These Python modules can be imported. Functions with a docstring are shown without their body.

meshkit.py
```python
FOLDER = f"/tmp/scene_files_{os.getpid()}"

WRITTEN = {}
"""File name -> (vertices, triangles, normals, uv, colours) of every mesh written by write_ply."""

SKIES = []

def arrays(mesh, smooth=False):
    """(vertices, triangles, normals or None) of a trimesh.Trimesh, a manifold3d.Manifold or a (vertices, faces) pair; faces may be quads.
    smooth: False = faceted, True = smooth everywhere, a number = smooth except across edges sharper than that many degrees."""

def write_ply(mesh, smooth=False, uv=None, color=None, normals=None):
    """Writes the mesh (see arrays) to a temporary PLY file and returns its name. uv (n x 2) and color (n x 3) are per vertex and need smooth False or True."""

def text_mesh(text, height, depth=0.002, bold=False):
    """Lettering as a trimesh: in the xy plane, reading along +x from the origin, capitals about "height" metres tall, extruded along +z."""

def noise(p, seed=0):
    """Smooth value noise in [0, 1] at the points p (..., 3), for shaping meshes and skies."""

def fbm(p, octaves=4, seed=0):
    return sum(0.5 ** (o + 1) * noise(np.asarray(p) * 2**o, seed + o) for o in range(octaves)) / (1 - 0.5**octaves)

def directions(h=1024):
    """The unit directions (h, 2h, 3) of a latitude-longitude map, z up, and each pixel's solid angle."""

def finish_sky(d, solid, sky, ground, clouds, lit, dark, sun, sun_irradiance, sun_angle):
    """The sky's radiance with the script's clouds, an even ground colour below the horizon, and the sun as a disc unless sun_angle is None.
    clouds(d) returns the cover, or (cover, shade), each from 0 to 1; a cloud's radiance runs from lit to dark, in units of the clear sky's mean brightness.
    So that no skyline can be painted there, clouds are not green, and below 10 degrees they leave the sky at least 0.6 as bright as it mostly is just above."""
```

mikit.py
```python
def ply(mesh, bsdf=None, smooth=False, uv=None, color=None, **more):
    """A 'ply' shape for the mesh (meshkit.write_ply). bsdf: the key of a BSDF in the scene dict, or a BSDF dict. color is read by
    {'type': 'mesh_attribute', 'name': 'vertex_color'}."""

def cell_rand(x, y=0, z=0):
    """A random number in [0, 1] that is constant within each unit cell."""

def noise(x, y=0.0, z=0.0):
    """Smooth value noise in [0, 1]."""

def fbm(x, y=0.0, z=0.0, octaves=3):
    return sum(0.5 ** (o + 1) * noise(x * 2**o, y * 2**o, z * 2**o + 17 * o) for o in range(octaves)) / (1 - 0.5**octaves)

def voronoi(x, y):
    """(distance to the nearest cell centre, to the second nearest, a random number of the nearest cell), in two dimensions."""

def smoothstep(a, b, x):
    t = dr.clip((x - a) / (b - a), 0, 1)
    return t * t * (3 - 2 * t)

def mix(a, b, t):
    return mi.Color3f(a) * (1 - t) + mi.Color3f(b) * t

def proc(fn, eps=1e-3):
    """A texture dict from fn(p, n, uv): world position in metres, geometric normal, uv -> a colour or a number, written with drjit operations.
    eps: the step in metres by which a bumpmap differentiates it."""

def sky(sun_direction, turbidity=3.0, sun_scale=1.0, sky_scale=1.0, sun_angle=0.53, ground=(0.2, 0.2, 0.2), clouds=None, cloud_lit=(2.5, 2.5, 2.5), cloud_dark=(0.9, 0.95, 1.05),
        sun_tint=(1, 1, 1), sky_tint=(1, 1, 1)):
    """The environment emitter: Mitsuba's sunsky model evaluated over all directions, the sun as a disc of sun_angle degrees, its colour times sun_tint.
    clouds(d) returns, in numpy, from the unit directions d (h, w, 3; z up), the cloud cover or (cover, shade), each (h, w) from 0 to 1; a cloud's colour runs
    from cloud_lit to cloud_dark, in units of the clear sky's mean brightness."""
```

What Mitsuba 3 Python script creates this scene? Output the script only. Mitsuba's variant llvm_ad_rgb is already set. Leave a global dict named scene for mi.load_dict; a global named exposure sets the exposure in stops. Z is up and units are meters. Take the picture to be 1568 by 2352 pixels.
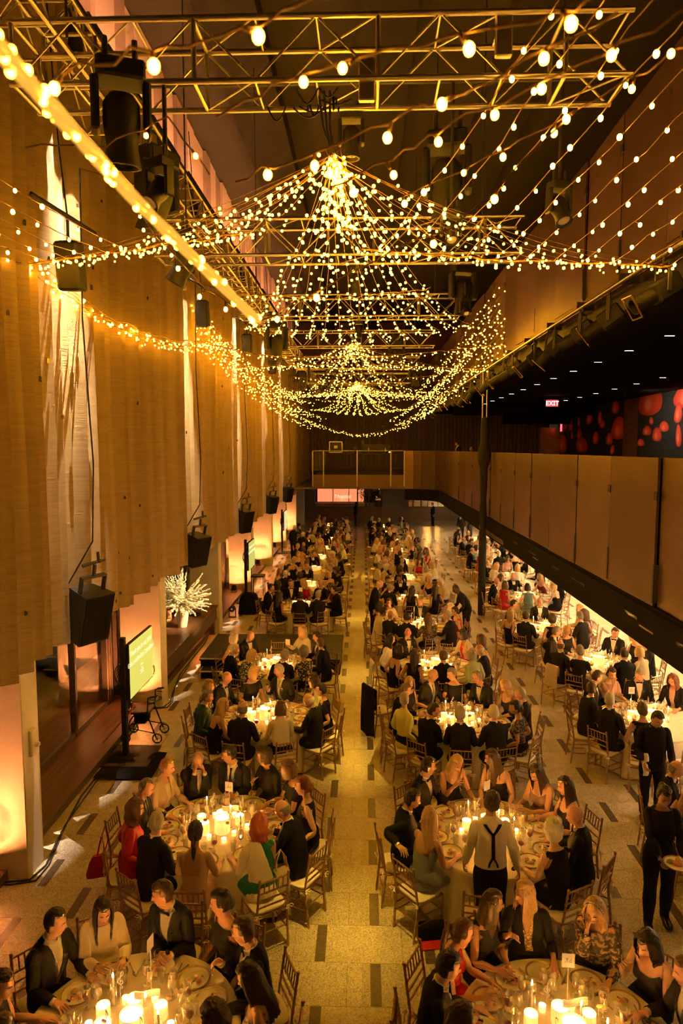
import math, random
import numpy as np, trimesh, drjit as dr, mitsuba as mi
import mikit, meshkit
from mikit import proc, noise, fbm, voronoi, cell_rand, smoothstep, mix
PI = math.pi
T = mi.ScalarTransform4f
scene, labels = {}, {}
exposure = 5.0

# ---------------------------------------------------------------- camera: standing at the rail of the near balcony
EYE = (0.0, 0.0, 5.70)
FWD = (-0.031734, 0.995187, -0.092711)
scene['camera'] = dict(type='thinlens', fov=53.13, fov_axis='x', aperture_radius=0.006, focus_distance=13.0, near_clip=0.05, far_clip=400.0,
                       to_world=T().look_at(EYE, [e + f for e, f in zip(EYE, FWD)], [0, 0, 1]))

def rgb(*c): return {'type': 'rgb', 'value': [float(x) for x in c]}
def lum(*c): return rgb(*[x * 2.0 ** -exposure for x in c])
# ---------------------------------------------------------------- the strengths and colours of the lights (each lamp is built further down)
BULB = (50.0, 18.8, 0.66)            # clear filament bulbs of the fairy strings
BULB_NEAR = (46.0, 18.5, 1.25)
CANDLE = (4600.0, 1850.0, 290.0)          # candle flames and votives
SHADE = (0.85, 0.40, 0.10)          # lit paper of the lanterns
SHADE_TOP = (8.0, 4.4, 1.5)
UPLIGHT = (230.0, 70.0, 20.0)       # amber LED flood at the foot of each column
WASH = (150.0, 54.0, 21.0)            # salmon LED battens behind the truss that wash the upper wall
SPOT_WHITE = (1500.0, 1180.0, 800.0)  # white profile spots on the curtain
SOFFIT = (560.0, 370.0, 170.0)            # downlights under the balcony
AISLE = (210.0, 118.0, 14.0)          # warm profile spots along the aisle
# ---------------------------------------------------------------- helpers and materials
def fresh(name):
    if name not in USED:
        USED[name] = 0; return name
    USED[name] += 1
    return f'{name}_{USED[name]:03d}'
USED = {}

def tag(key, label=None, cat=None, group=None, kind=None):
    d = labels.setdefault(key, {})
    for k, v in (('label', label), ('category', cat), ('group', group), ('kind', kind)):
        if v: d[k] = v
    return key

def put(name, mesh, bsdf, smooth=False, parent=None, M=None, **kw):
    key = fresh((parent + '__' if parent else '') + name)
    scene[key] = mikit.ply(mesh, bsdf, smooth=smooth, **kw)
    if M is not None: scene[key]['to_world'] = M
    return key

def again(name, like, parent=None, M=None, bsdf=None):
    """another entry of a mesh that is already there"""
    key = fresh((parent + '__' if parent else '') + name)
    scene[key] = dict(scene[like] if isinstance(like, str) else like)
    if M is not None: scene[key]['to_world'] = M
    if bsdf: scene[key]['bsdf'] = {'type': 'ref', 'id': bsdf}
    return key

BOXF = np.array([[0, 2, 3], [0, 3, 1], [4, 5, 7], [4, 7, 6], [0, 1, 5], [0, 5, 4], [2, 6, 7], [2, 7, 3], [0, 4, 6], [0, 6, 2], [1, 3, 7], [1, 7, 5]])
def bx(x0, x1, y0, y1, z0, z1):
    v = np.array([[x, y, z] for z in (z0, z1) for y in (y0, y1) for x in (x0, x1)], float)
    return v, BOXF

def bxr(x0, x1, y0, y1, z0, z1, r=.01):
    """box with rounded (chamfered) edges"""
    x0, x1, y0, y1, z0, z1 = min(x0, x1), max(x0, x1), min(y0, y1), max(y0, y1), min(z0, z1), max(z0, z1)
    p = [(x, y, z) for x, i in ((x0, 1), (x1, -1)) for y in (y0, y1) for z in (z0, z1)]
    pts = []
    for x, sx in ((x0, 1), (x1, -1)):
        for y, sy in ((y0, 1), (y1, -1)):
            for z, sz in ((z0, 1), (z1, -1)):
                pts += [(x, y + sy * r, z + sz * r), (x + sx * r, y, z + sz * r), (x + sx * r, y + sy * r, z)]
    h = trimesh.convex.convex_hull(np.array(pts))
    return np.array(h.vertices), np.array(h.faces)

def lathe(prof, n=20, closed=False):
    """surface of revolution about z through (radius, z) pairs"""
    prof = np.asarray(prof, float); t = np.arange(n) * 2 * PI / n
    v = np.stack([np.outer(prof[:, 0], np.cos(t)), np.outer(prof[:, 0], np.sin(t)), np.repeat(prof[:, 1:2], n, 1)], -1).reshape(-1, 3)
    i = np.arange(n); j = (i + 1) % n; f = []
    for r in range(len(prof) - 1):
        a, b = r * n, (r + 1) * n
        f += [np.stack([a + i, a + j, b + j], 1), np.stack([a + i, b + j, b + i], 1)]
    return v, np.vstack(f)

def moved(m, d): return np.asarray(m[0]) + np.asarray(d, float), m[1]
def turned(m, R, d=(0, 0, 0)): return np.asarray(m[0]) @ np.asarray(R).T + np.asarray(d, float), m[1]
def place(x, y, z=0, rot=0, s=1):
    return T().translate([float(x), float(y), float(z)]) @ T().rotate([0, 0, 1], float(rot)) @ T().scale(float(s))
def bar(a, b, r, n=8):
    return tube_path([a, b], r, n)

def group(gname, children):
    """a shapegroup: list of (part name, mesh, bsdf, smooth, extra dict)"""
    g = {'type': 'shapegroup'}; seen = {}
    for c in children:
        nm, mesh, b, sm = c[:4]
        seen[nm] = seen.get(nm, -1) + 1
        g[nm if seen[nm] == 0 else f'{nm}_{seen[nm]:03d}'] = mikit.ply(mesh, b, smooth=sm, **(c[4] if len(c) > 4 else {}))
    scene['shapes_' + gname] = g

def inst(name, gname, M, label=None, cat=None, grp=None, parent=None, kind=None):
    key = fresh((parent + '__' if parent else '') + name)
    scene[key] = {'type': 'instance', 'to_world': M, 'shapegroup': {'type': 'ref', 'id': 'shapes_' + gname}}
    tag(key, label, cat, grp, kind)
    return key

def area(c, w=1.0):
    return {'emitter': {'type': 'area', 'radiance': lum(*c), 'sampling_weight': float(w)}}

def mat(name, color, rough=.6, spec=.5, metal=0.0, **kw):
    b = {'type': 'principled', 'base_color': color if isinstance(color, dict) else rgb(*color), 'roughness': rough, 'metallic': metal}
    if metal == 0: b['specular'] = spec
    b.update(kw)
    scene[name] = {'type': 'twosided', 'inner': b}

def bumpy(name, color, rough, bump, scale, spec=.5, metal=0.0, eps=1e-3):
    b = {'type': 'principled', 'base_color': color if isinstance(color, dict) else rgb(*color), 'roughness': rough, 'metallic': metal}
    if metal == 0: b['specular'] = spec
    scene[name] = {'type': 'twosided', 'inner': {'type': 'bumpmap', 'tex': proc(bump, eps), 'scale': scale, 'bsdf': b}}

def terrazzo(p, n, uv):
    d1, d2, c = voronoi(p.x * 62, p.y * 62)
    e1, e2, c2 = voronoi(p.x * 30 + 40, p.y * 30)
    base = mix((.40, .35, .27), (.52, .46, .36), fbm(p.x * 1.3, p.y * 1.3, 3, 3))
    chip = dr.select((d1 < .36) & (c > .55), mix(base, (.74, .68, .56), .75), base)
    chip = dr.select((d1 < .34) & (c < .22), mix(base, (.13, .10, .07), .8), chip)
    chip = dr.select((e1 < .30) & (c2 > .72), mix((.62, .56, .45), (.30, .24, .17), c2 * 3 - 2.2), chip)
    slab = cell_rand(dr.floor(p.x / 1.24), dr.floor((p.y - .5) / .6), 5)
    return chip * (.90 + .2 * slab)

mat('m_floor', proc(terrazzo), .24, .5)
mat('m_joint', (.10, .08, .06), .8)
mat('m_inlay', proc(lambda p, n, uv: mix((.085, .062, .045), (.15, .115, .085), fbm(p.x * 60, p.y * 60, 1, 2))), .22, .5)
mat('m_plaster', proc(lambda p, n, uv: mix((.66, .61, .52), (.74, .69, .60), fbm(p.x * 3, p.y * 3, p.z * 3, 3))), .7)
mat('m_wood', proc(lambda p, n, uv: mix((.10, .045, .022), (.19, .09, .045), fbm(p.x * 22, p.y * 1.5, p.z * 22, 3))), .4)
mat('m_darkwall', proc(lambda p, n, uv: mix((.15, .125, .10), (.19, .16, .13), fbm(p.x * .6, p.y * .6, p.z * .6, 3))), .7)
mat('m_ceiling', (.050, .041, .022), .8)
mat('m_beam', (.028, .023, .013), .8)
mat('m_black', (.018, .017, .016), .55)
mat('m_blackgloss', (.014, .013, .013), .18)
mat('m_darkmetal', (.05, .045, .04), .4)
mat('m_softblack', (.012, .011, .011), .95, .1)
mat('m_pale', (.78, .74, .66), .6)
mat('m_white', (.82, .80, .76), .5)
mat('m_salmon', (.80, .66, .58), .7)
mat('m_salmon_dark', (.46, .34, .29), .7)
mat('m_orange_cable', (.45, .10, .03), .5)
mat('m_frame', (.13, .09, .06), .45)
mat('m_carpet', (.11, .085, .06), .9)
mat('m_alu', (.72, .66, .56), .28, metal=1.0)
mat('m_steel', (.42, .38, .33), .35, metal=1.0)
mat('m_chrome', (.85, .83, .80), .12, metal=1.0)
mat('m_gold', (.62, .40, .14), .34, metal=1.0)
mat('m_gilt', proc(lambda p, n, uv: mix((.30, .175, .075), (.44, .27, .115), fbm(p.x * 30, p.y * 30, p.z * 30, 2))), .32, metal=.55)
for k, c in enumerate(((.215, .135, .055), (.19, .118, .046), (.235, .15, .062), (.20, .125, .05), (.175, .108, .042))):
    mat(f'm_bronze{k}', proc(lambda p, n, uv, c=c, k=k: mix([x * .88 for x in c], [x * 1.1 for x in c], fbm(p.x * 2 + k, p.y * 1.4, p.z * 1.1, 3))), .36 + .03 * (k % 3), metal=.75)
def weave(p, n, uv): return fbm(p.y * 3, p.z * 150, 0, 2)
def clothcol(p, n, uv):
    s = fbm(p.y * 2.2, p.z * 70, 0, 2); t = noise(p.y * 14, p.z * .35)
    return mix((.27, .185, .075), (.44, .32, .15), .5 * s + .5 * t)
bumpy('m_curtain', proc(clothcol), .62, weave, .004, .4)
mat('m_curtain_far', proc(lambda p, n, uv: mix((.40, .30, .17), (.58, .45, .27), noise(p.x * 5, p.z * .3))), .7)
mat('m_tab_dark', (.05, .035, .025), .5)
mat('m_tab_gold', (.85, .62, .25), .25, metal=1.0)
mat('m_cord', (.02, .018, .015), .6)
mat('m_wire', (.30, .17, .05), .35, metal=.6)
mat('m_bulb', (.9, .8, .6), .3)
mat('m_sleeve', (.015, .014, .013), .85)
mat('m_linen', proc(lambda p, n, uv: mix((.70, .66, .55), (.80, .76, .66), fbm(p.x * 9, p.y * 9, p.z * 9, 2))), .75)
mat('m_paper', (.86, .83, .76), .7)
mat('m_china', (.86, .84, .79), .22)
mat('m_rim', (.33, .24, .12), .25, metal=.7)
mat('m_cushion', (.80, .76, .66), .8)
mat('m_wine', (.14, .006, .014), .12)
mat('m_water', (.80, .80, .76), .08)
mat('m_food1', (.55, .27, .20), .45)
mat('m_food2', (.24, .30, .06), .5)
mat('m_food3', (.72, .55, .38), .5)
mat('m_food4', (.11, .035, .03), .4)
mat('m_pot', (.80, .76, .68), .3)
mat('m_flower', proc(lambda p, n, uv: mix((.62, .58, .40), (.88, .86, .72), noise(p.x * 60, p.y * 60, p.z * 60))), .7)
mat('m_leaf', (.16, .22, .05), .6)
mat('m_ink', (.06, .05, .045), .6)
mat('m_note', (.42, .27, .13), .4, metal=.4)
mat('m_road', (.03, .03, .03), .5)
scene['m_glassware'] = {'type': 'blendbsdf', 'weight': .10, 'a': {'type': 'thindielectric', 'int_ior': 1.6}, 'b': {'type': 'twosided', 'inner': {'type': 'principled', 'base_color': rgb(.8, .78, .72), 'roughness': .15, 'specular': .8}}}
scene['m_glass'] = {'type': 'thindielectric', 'int_ior': 1.8}
# people
for k, c in dict(fair=(.63, .40, .28), light=(.58, .36, .25), tan=(.46, .27, .17), brown=(.27, .15, .085), deep=(.09, .045, .026), rosy=(.63, .36, .27)).items():
    mat('skin_' + k, c, .48, .35)
def hairmat(name, c0, c1):
    mat(name, proc(lambda p, n, uv, a=c0, b=c1: mix(a, b, noise(p.x * 260, p.y * 260, p.z * 28))), .38, .5)
for k, (a, b) in dict(black=((.010, .008, .007), (.030, .022, .018)), dark=((.028, .016, .010), (.070, .040, .023)), brown=((.075, .038, .018), (.17, .088, .042)), auburn=((.13, .035, .012), (.25, .075, .025)),
                      blonde=((.42, .27, .11), (.68, .48, .23)), honey=((.27, .15, .06), (.45, .27, .11)), grey=((.28, .25, .21), (.48, .44, .38)), white=((.62, .58, .50), (.82, .78, .69)), red=((.30, .055, .02), (.50, .11, .04)), pepper=((.11, .095, .08), (.28, .25, .21))).items():
    hairmat('hair_' + k, a, b)
FAB = dict(tux=(.006, .006, .007), navy=(.009, .010, .016), charcoal=(.016, .015, .015), shirt=(.80, .78, .73), black=(.008, .0075, .008), red=(.42, .012, .018), burgundy=(.12, .010, .020), green=(.012, .15, .055), cream=(.76, .70, .58), beige=(.58, .48, .33),
           chartreuse=(.66, .66, .20), sage=(.55, .62, .34), greyblue=(.20, .22, .24), blush=(.66, .47, .40), mauve=(.40, .26, .24), white=(.80, .78, .74), purple=(.10, .05, .12), teal=(.10, .22, .24), gold=(.62, .45, .16), silver=(.5, .48, .44), brownfab=(.16, .10, .07), darkgreen=(.02, .05, .03), satin=(.70, .62, .45), pink=(.70, .36, .33))
for k, c in FAB.items():
    mat('fab_' + k, c, .45 if k in ('satin', 'red', 'green', 'gold') else .75, (.18 if k in ('tux', 'black', 'navy', 'charcoal') else .35) if k != 'satin' else .6)
def pattern(name, a, b, s, th):
    mat(name, proc(lambda p, n, uv, a=a, b=b: mix(a, b, smoothstep(th, th + .06, fbm(p.x * s + 7, p.y * s, p.z * s, 2)))), .7)
pattern('fab_floral', (.025, .022, .018), (.55, .48, .26), 34, .52)
pattern('fab_lace', (.020, .016, .014), (.22, .15, .08), 42, .50)
pattern('fab_print', (.03, .03, .035), (.62, .58, .48), 40, .50)
pattern('fab_sequin', (.25, .16, .05), (.85, .62, .25), 70, .5)
mat('fab_lapel', (.020, .019, .020), .28, .5)
scene['m_eye'] = {'type': 'twosided', 'inner': {'type': 'principled', 'base_color': rgb(.26, .22, .19), 'roughness': .25}}
mat('m_lips', (.48, .13, .11), .4)
mat('m_pearl', (.85, .80, .70), .2)
mat('m_redcloth', (.50, .02, .03), .6)
# ---------------------------------------------------------------- people: template bodies, clothes, hair, poses
import manifold3d as m3
from scipy import sparse

def _man(v, f):
    m = m3.Manifold(m3.Mesh(np.ascontiguousarray(v, np.float32), np.ascontiguousarray(f, np.uint32)))
    return m if m.volume() > 0 else m3.Manifold(m3.Mesh(np.ascontiguousarray(v, np.float32), np.ascontiguousarray(np.asarray(f)[:, ::-1], np.uint32)))

def _unman(m):
    q = m.to_mesh()
    return np.array(q.vert_properties[:, :3], float), np.array(q.tri_verts, int)

def loft(rings, cap=True):
    """closed tube through equal-length rings of points"""
    n, k = len(rings[0]), len(rings)
    v = np.vstack(rings)
    i = np.arange(n); j = (i + 1) % n
    f = []
    for r in range(k - 1):
        a, b = r * n, (r + 1) * n
        f += [np.stack([a + i, a + j, b + j], 1), np.stack([a + i, b + j, b + i], 1)]
    if cap:
        v = np.vstack([v, rings[0].mean(0), rings[-1].mean(0)])
        f += [np.stack([j, i, 0 * i + k * n], 1), np.stack([(k - 1) * n + i, (k - 1) * n + j, 0 * i + k * n + 1], 1)]
    return v, np.vstack(f)

def ring(c, u, w, a, b, n=14, e=2.0):
    t = np.arange(n) * 2 * PI / n
    cs, sn = np.cos(t), np.sin(t)
    cs, sn = np.sign(cs) * abs(cs) ** (2 / e), np.sign(sn) * abs(sn) ** (2 / e)
    return np.asarray(c, float) + np.outer(a * cs, u) + np.outer(b * sn, w)

def unit(a):
    a = np.asarray(a, float)
    return a / max(np.linalg.norm(a), 1e-9)

def tube_path(pts, rad, n=6, cap=True, up=(0.13, 0.2, 0.97)):
    """round tube along points; rad a number or one per point (or a pair of radii)"""
    pts = np.asarray(pts, float); rings = []
    for i, p in enumerate(pts):
        d = unit(pts[min(i + 1, len(pts) - 1)] - pts[max(i - 1, 0)])
        u = np.cross(d, up)
        u = unit(u if np.linalg.norm(u) > 1e-3 else np.cross(d, (1, 0, 0))); w = np.cross(d, u)
        r = rad[i] if np.ndim(rad) else rad
        a, b = r if np.ndim(r) else (r, r)
        rings.append(ring(p, u, w, a, b, n)[::-1])
    v, f = loft(rings, cap)
    return v, f[:, ::-1]

def cat(parts):
    vs, fs, o = [], [], 0
    for v, f in parts:
        vs.append(v); fs.append(np.asarray(f) + o); o += len(v)
    return np.vstack(vs), np.vstack(fs)

def adjacency(nv, f):
    e = np.vstack([f[:, [0, 1]], f[:, [1, 2]], f[:, [2, 0]]])
    A = sparse.coo_matrix((np.ones(len(e) * 2), (np.r_[e[:, 0], e[:, 1]], np.r_[e[:, 1], e[:, 0]])), shape=(nv, nv)).tocsr()
    A.data[:] = 1
    d = np.maximum(np.asarray(A.sum(1)).ravel(), 1)
    return sparse.diags(1 / d) @ A

def taubin(v, f, it=6, lam=.5, mu=-.53):
    L = adjacency(len(v), f)
    for _ in range(it):
        v = v + lam * (L @ v - v)
        v = v + mu * (L @ v - v)
    return v

def vnormals(v, f):
    n = np.zeros_like(v); c = np.cross(v[f[:, 1]] - v[f[:, 0]], v[f[:, 2]] - v[f[:, 0]])
    for k in range(3):
        for a in range(3):
            n[:, a] += np.bincount(f[:, k], c[:, a], len(v))
    return n / np.maximum(np.linalg.norm(n, axis=1, keepdims=True), 1e-12)

def clip(v, f, field, attrs=()):
    """the part of the mesh where field > 0, cut along the zero line; attrs are carried along"""
    field = np.where(abs(field) < 1e-6, 1e-6, field)
    data = np.hstack([v] + [np.asarray(a).reshape(len(v), -1) for a in attrs])
    pos = field > 0
    s = pos[f].sum(1)
    out, newv, cache, base = [f[s == 3]], [], {}, len(v)
    def cut(a, b):
        k = (a, b) if a < b else (b, a)
        if k not in cache:
            t = field[k[0]] / (field[k[0]] - field[k[1]])
            newv.append(data[k[0]] * (1 - t) + data[k[1]] * t); cache[k] = base + len(newv) - 1
        return cache[k]
    extra = []
    for t in f[s == 1]:
        i = int(np.argmax(pos[t])); a, b, c = t[i], t[(i + 1) % 3], t[(i + 2) % 3]
        extra.append((a, cut(a, b), cut(a, c)))
    for t in f[s == 2]:
        i = int(np.argmin(pos[t])); a, b, c = t[i], t[(i + 1) % 3], t[(i + 2) % 3]
        p, q = cut(a, b), cut(a, c)
        extra += [(b, c, q), (b, q, p)]
    if extra:
        out.append(np.array(extra))
    ff = np.vstack(out)
    dd = np.vstack([data] + ([np.array(newv)] if newv else []))
    used, inv = np.unique(ff, return_inverse=True)
    dd = dd[used]; res, o = [], 3
    for a in attrs:
        w = np.asarray(a).reshape(len(v), -1).shape[1]
        res.append(dd[:, o:o + w]); o += w
    return dd[:, :3], inv.reshape(-1, 3), res

def bump1(x, c, s):
    return np.exp(-((x - c) / s) ** 2)

def head_surface(d, female=False, off=0.0):
    """point of the head, centre at the origin, for unit directions d (x right, y forward, z up)"""
    x, y, z = d.T
    t = np.clip(-z, 0, 1)
    jaw = .30 if not female else .36
    X = (.076 if not female else .072) * x * (1 - jaw * t ** 1.6)
    Y = .098 * y; Z = .119 * z
    fr = np.clip(y * 3, 0, 1)
    Y = np.where(y < 0, Y * (1 - .42 * t ** 1.3) * (1 + .05 * np.clip(z, 0, 1)), Y * (1 - .07 * bump1(z, -.05, .5)))
    ax = abs(x)
    nose = np.where(z > -.24, np.clip((.20 - z) / .44, 0, 1) ** .9, bump1(z, -.24, .07))
    Y = Y + fr * (.027 * nose * bump1(x, 0, .10 + .05 * bump1(z, -.22, .1))
                  - .015 * bump1(ax, .40, .17) * bump1(z, .04, .12)
                  + .007 * bump1(ax, .32, .25) * bump1(z, .21, .07)
                  + .004 * bump1(ax, .52, .2) * bump1(z, -.22, .15)
                  + .008 * bump1(x, 0, .26) * (bump1(z, -.45, .04) + bump1(z, -.55, .04))
                  - .006 * bump1(x, 0, .28) * bump1(z, -.66, .05)
                  + .013 * bump1(x, 0, .3) * bump1(z, -.84, .13))
    p = np.stack([X, Y, Z], 1)
    return p + off * d if np.ndim(off) == 0 else p + off[:, None] * d

def hand_mesh(side, lod):
    """hand with five fingers along -z from the wrist at the origin, palm facing -x*side, thumb to +y"""
    s = 1.0
    def hull(a, ra, b, rb):
        k = {0: 10, 1: 6, 2: 4}[lod]
        A = m3.Manifold.sphere(ra, k).translate(list(a)); B = m3.Manifold.sphere(rb, k).translate(list(b))
        return m3.Manifold.batch_hull([A, B])
    pc = [(0, .030, -.085), (0, .010, -.090), (0, -.010, -.087), (0, -.028, -.080)]
    k = {0: 10, 1: 6, 2: 4}[lod]
    palm = m3.Manifold.batch_hull([m3.Manifold.sphere(r, k).translate(list(p)) for p, r in
        [((0, .012, 0), .017), ((0, -.012, 0), .017), ((0, .030, -.080), .0125), ((0, -.028, -.074), .0115), ((-.004, .026, -.035), .016), ((0, -.022, -.035), .013)]])
    parts = [palm]
    L = [(.040, .024, .020), (.044, .028, .021), (.040, .026, .020), (.031, .020, .018)]
    for (b, l, sp, curl) in zip(pc, L, (.10, .03, -.05, -.14), (.42, .50, .55, .60)):
        p = np.array(b); ang = curl * .6; r = .0092
        for j, ll in enumerate(l):
            d = np.array([-math.sin(ang), sp, -math.cos(ang)]); q = p + unit(d) * ll
            parts.append(hull(p, r, q, r * .92)); p = q; r *= .92; ang += curl
    p = np.array((-.006, .028, -.028)); d = unit((-.35, .72, -.55)); r = .0115
    for ll, tw in ((.040, 0), (.030, .25), (.024, .3)):
        d = unit(d + tw * np.array((-.45, -.35, -.5))); q = p + d * ll
        parts.append(hull(p, r, q, r * .88)); p = q; r *= .9
    m = m3.Manifold.batch_boolean(parts, m3.OpType.Add)
    if lod == 0:
        m = m.refine_to_length(.007)
    v, f = _unman(m)
    if lod == 0:
        v = taubin(v, f, 3)
    if side < 0:
        v = v * [-1, 1, 1]; f = f[:, ::-1]
    return v, f

BN = ['pelvis', 'spine', 'chest', 'neck', 'head', 'uaR', 'faR', 'haR', 'uaL', 'faL', 'haL', 'thR', 'shR', 'foR', 'thL', 'shL', 'foL']
BI = {n: i for i, n in enumerate(BN)}
ARM_A = math.radians(38)

class Template:
    pass

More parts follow.
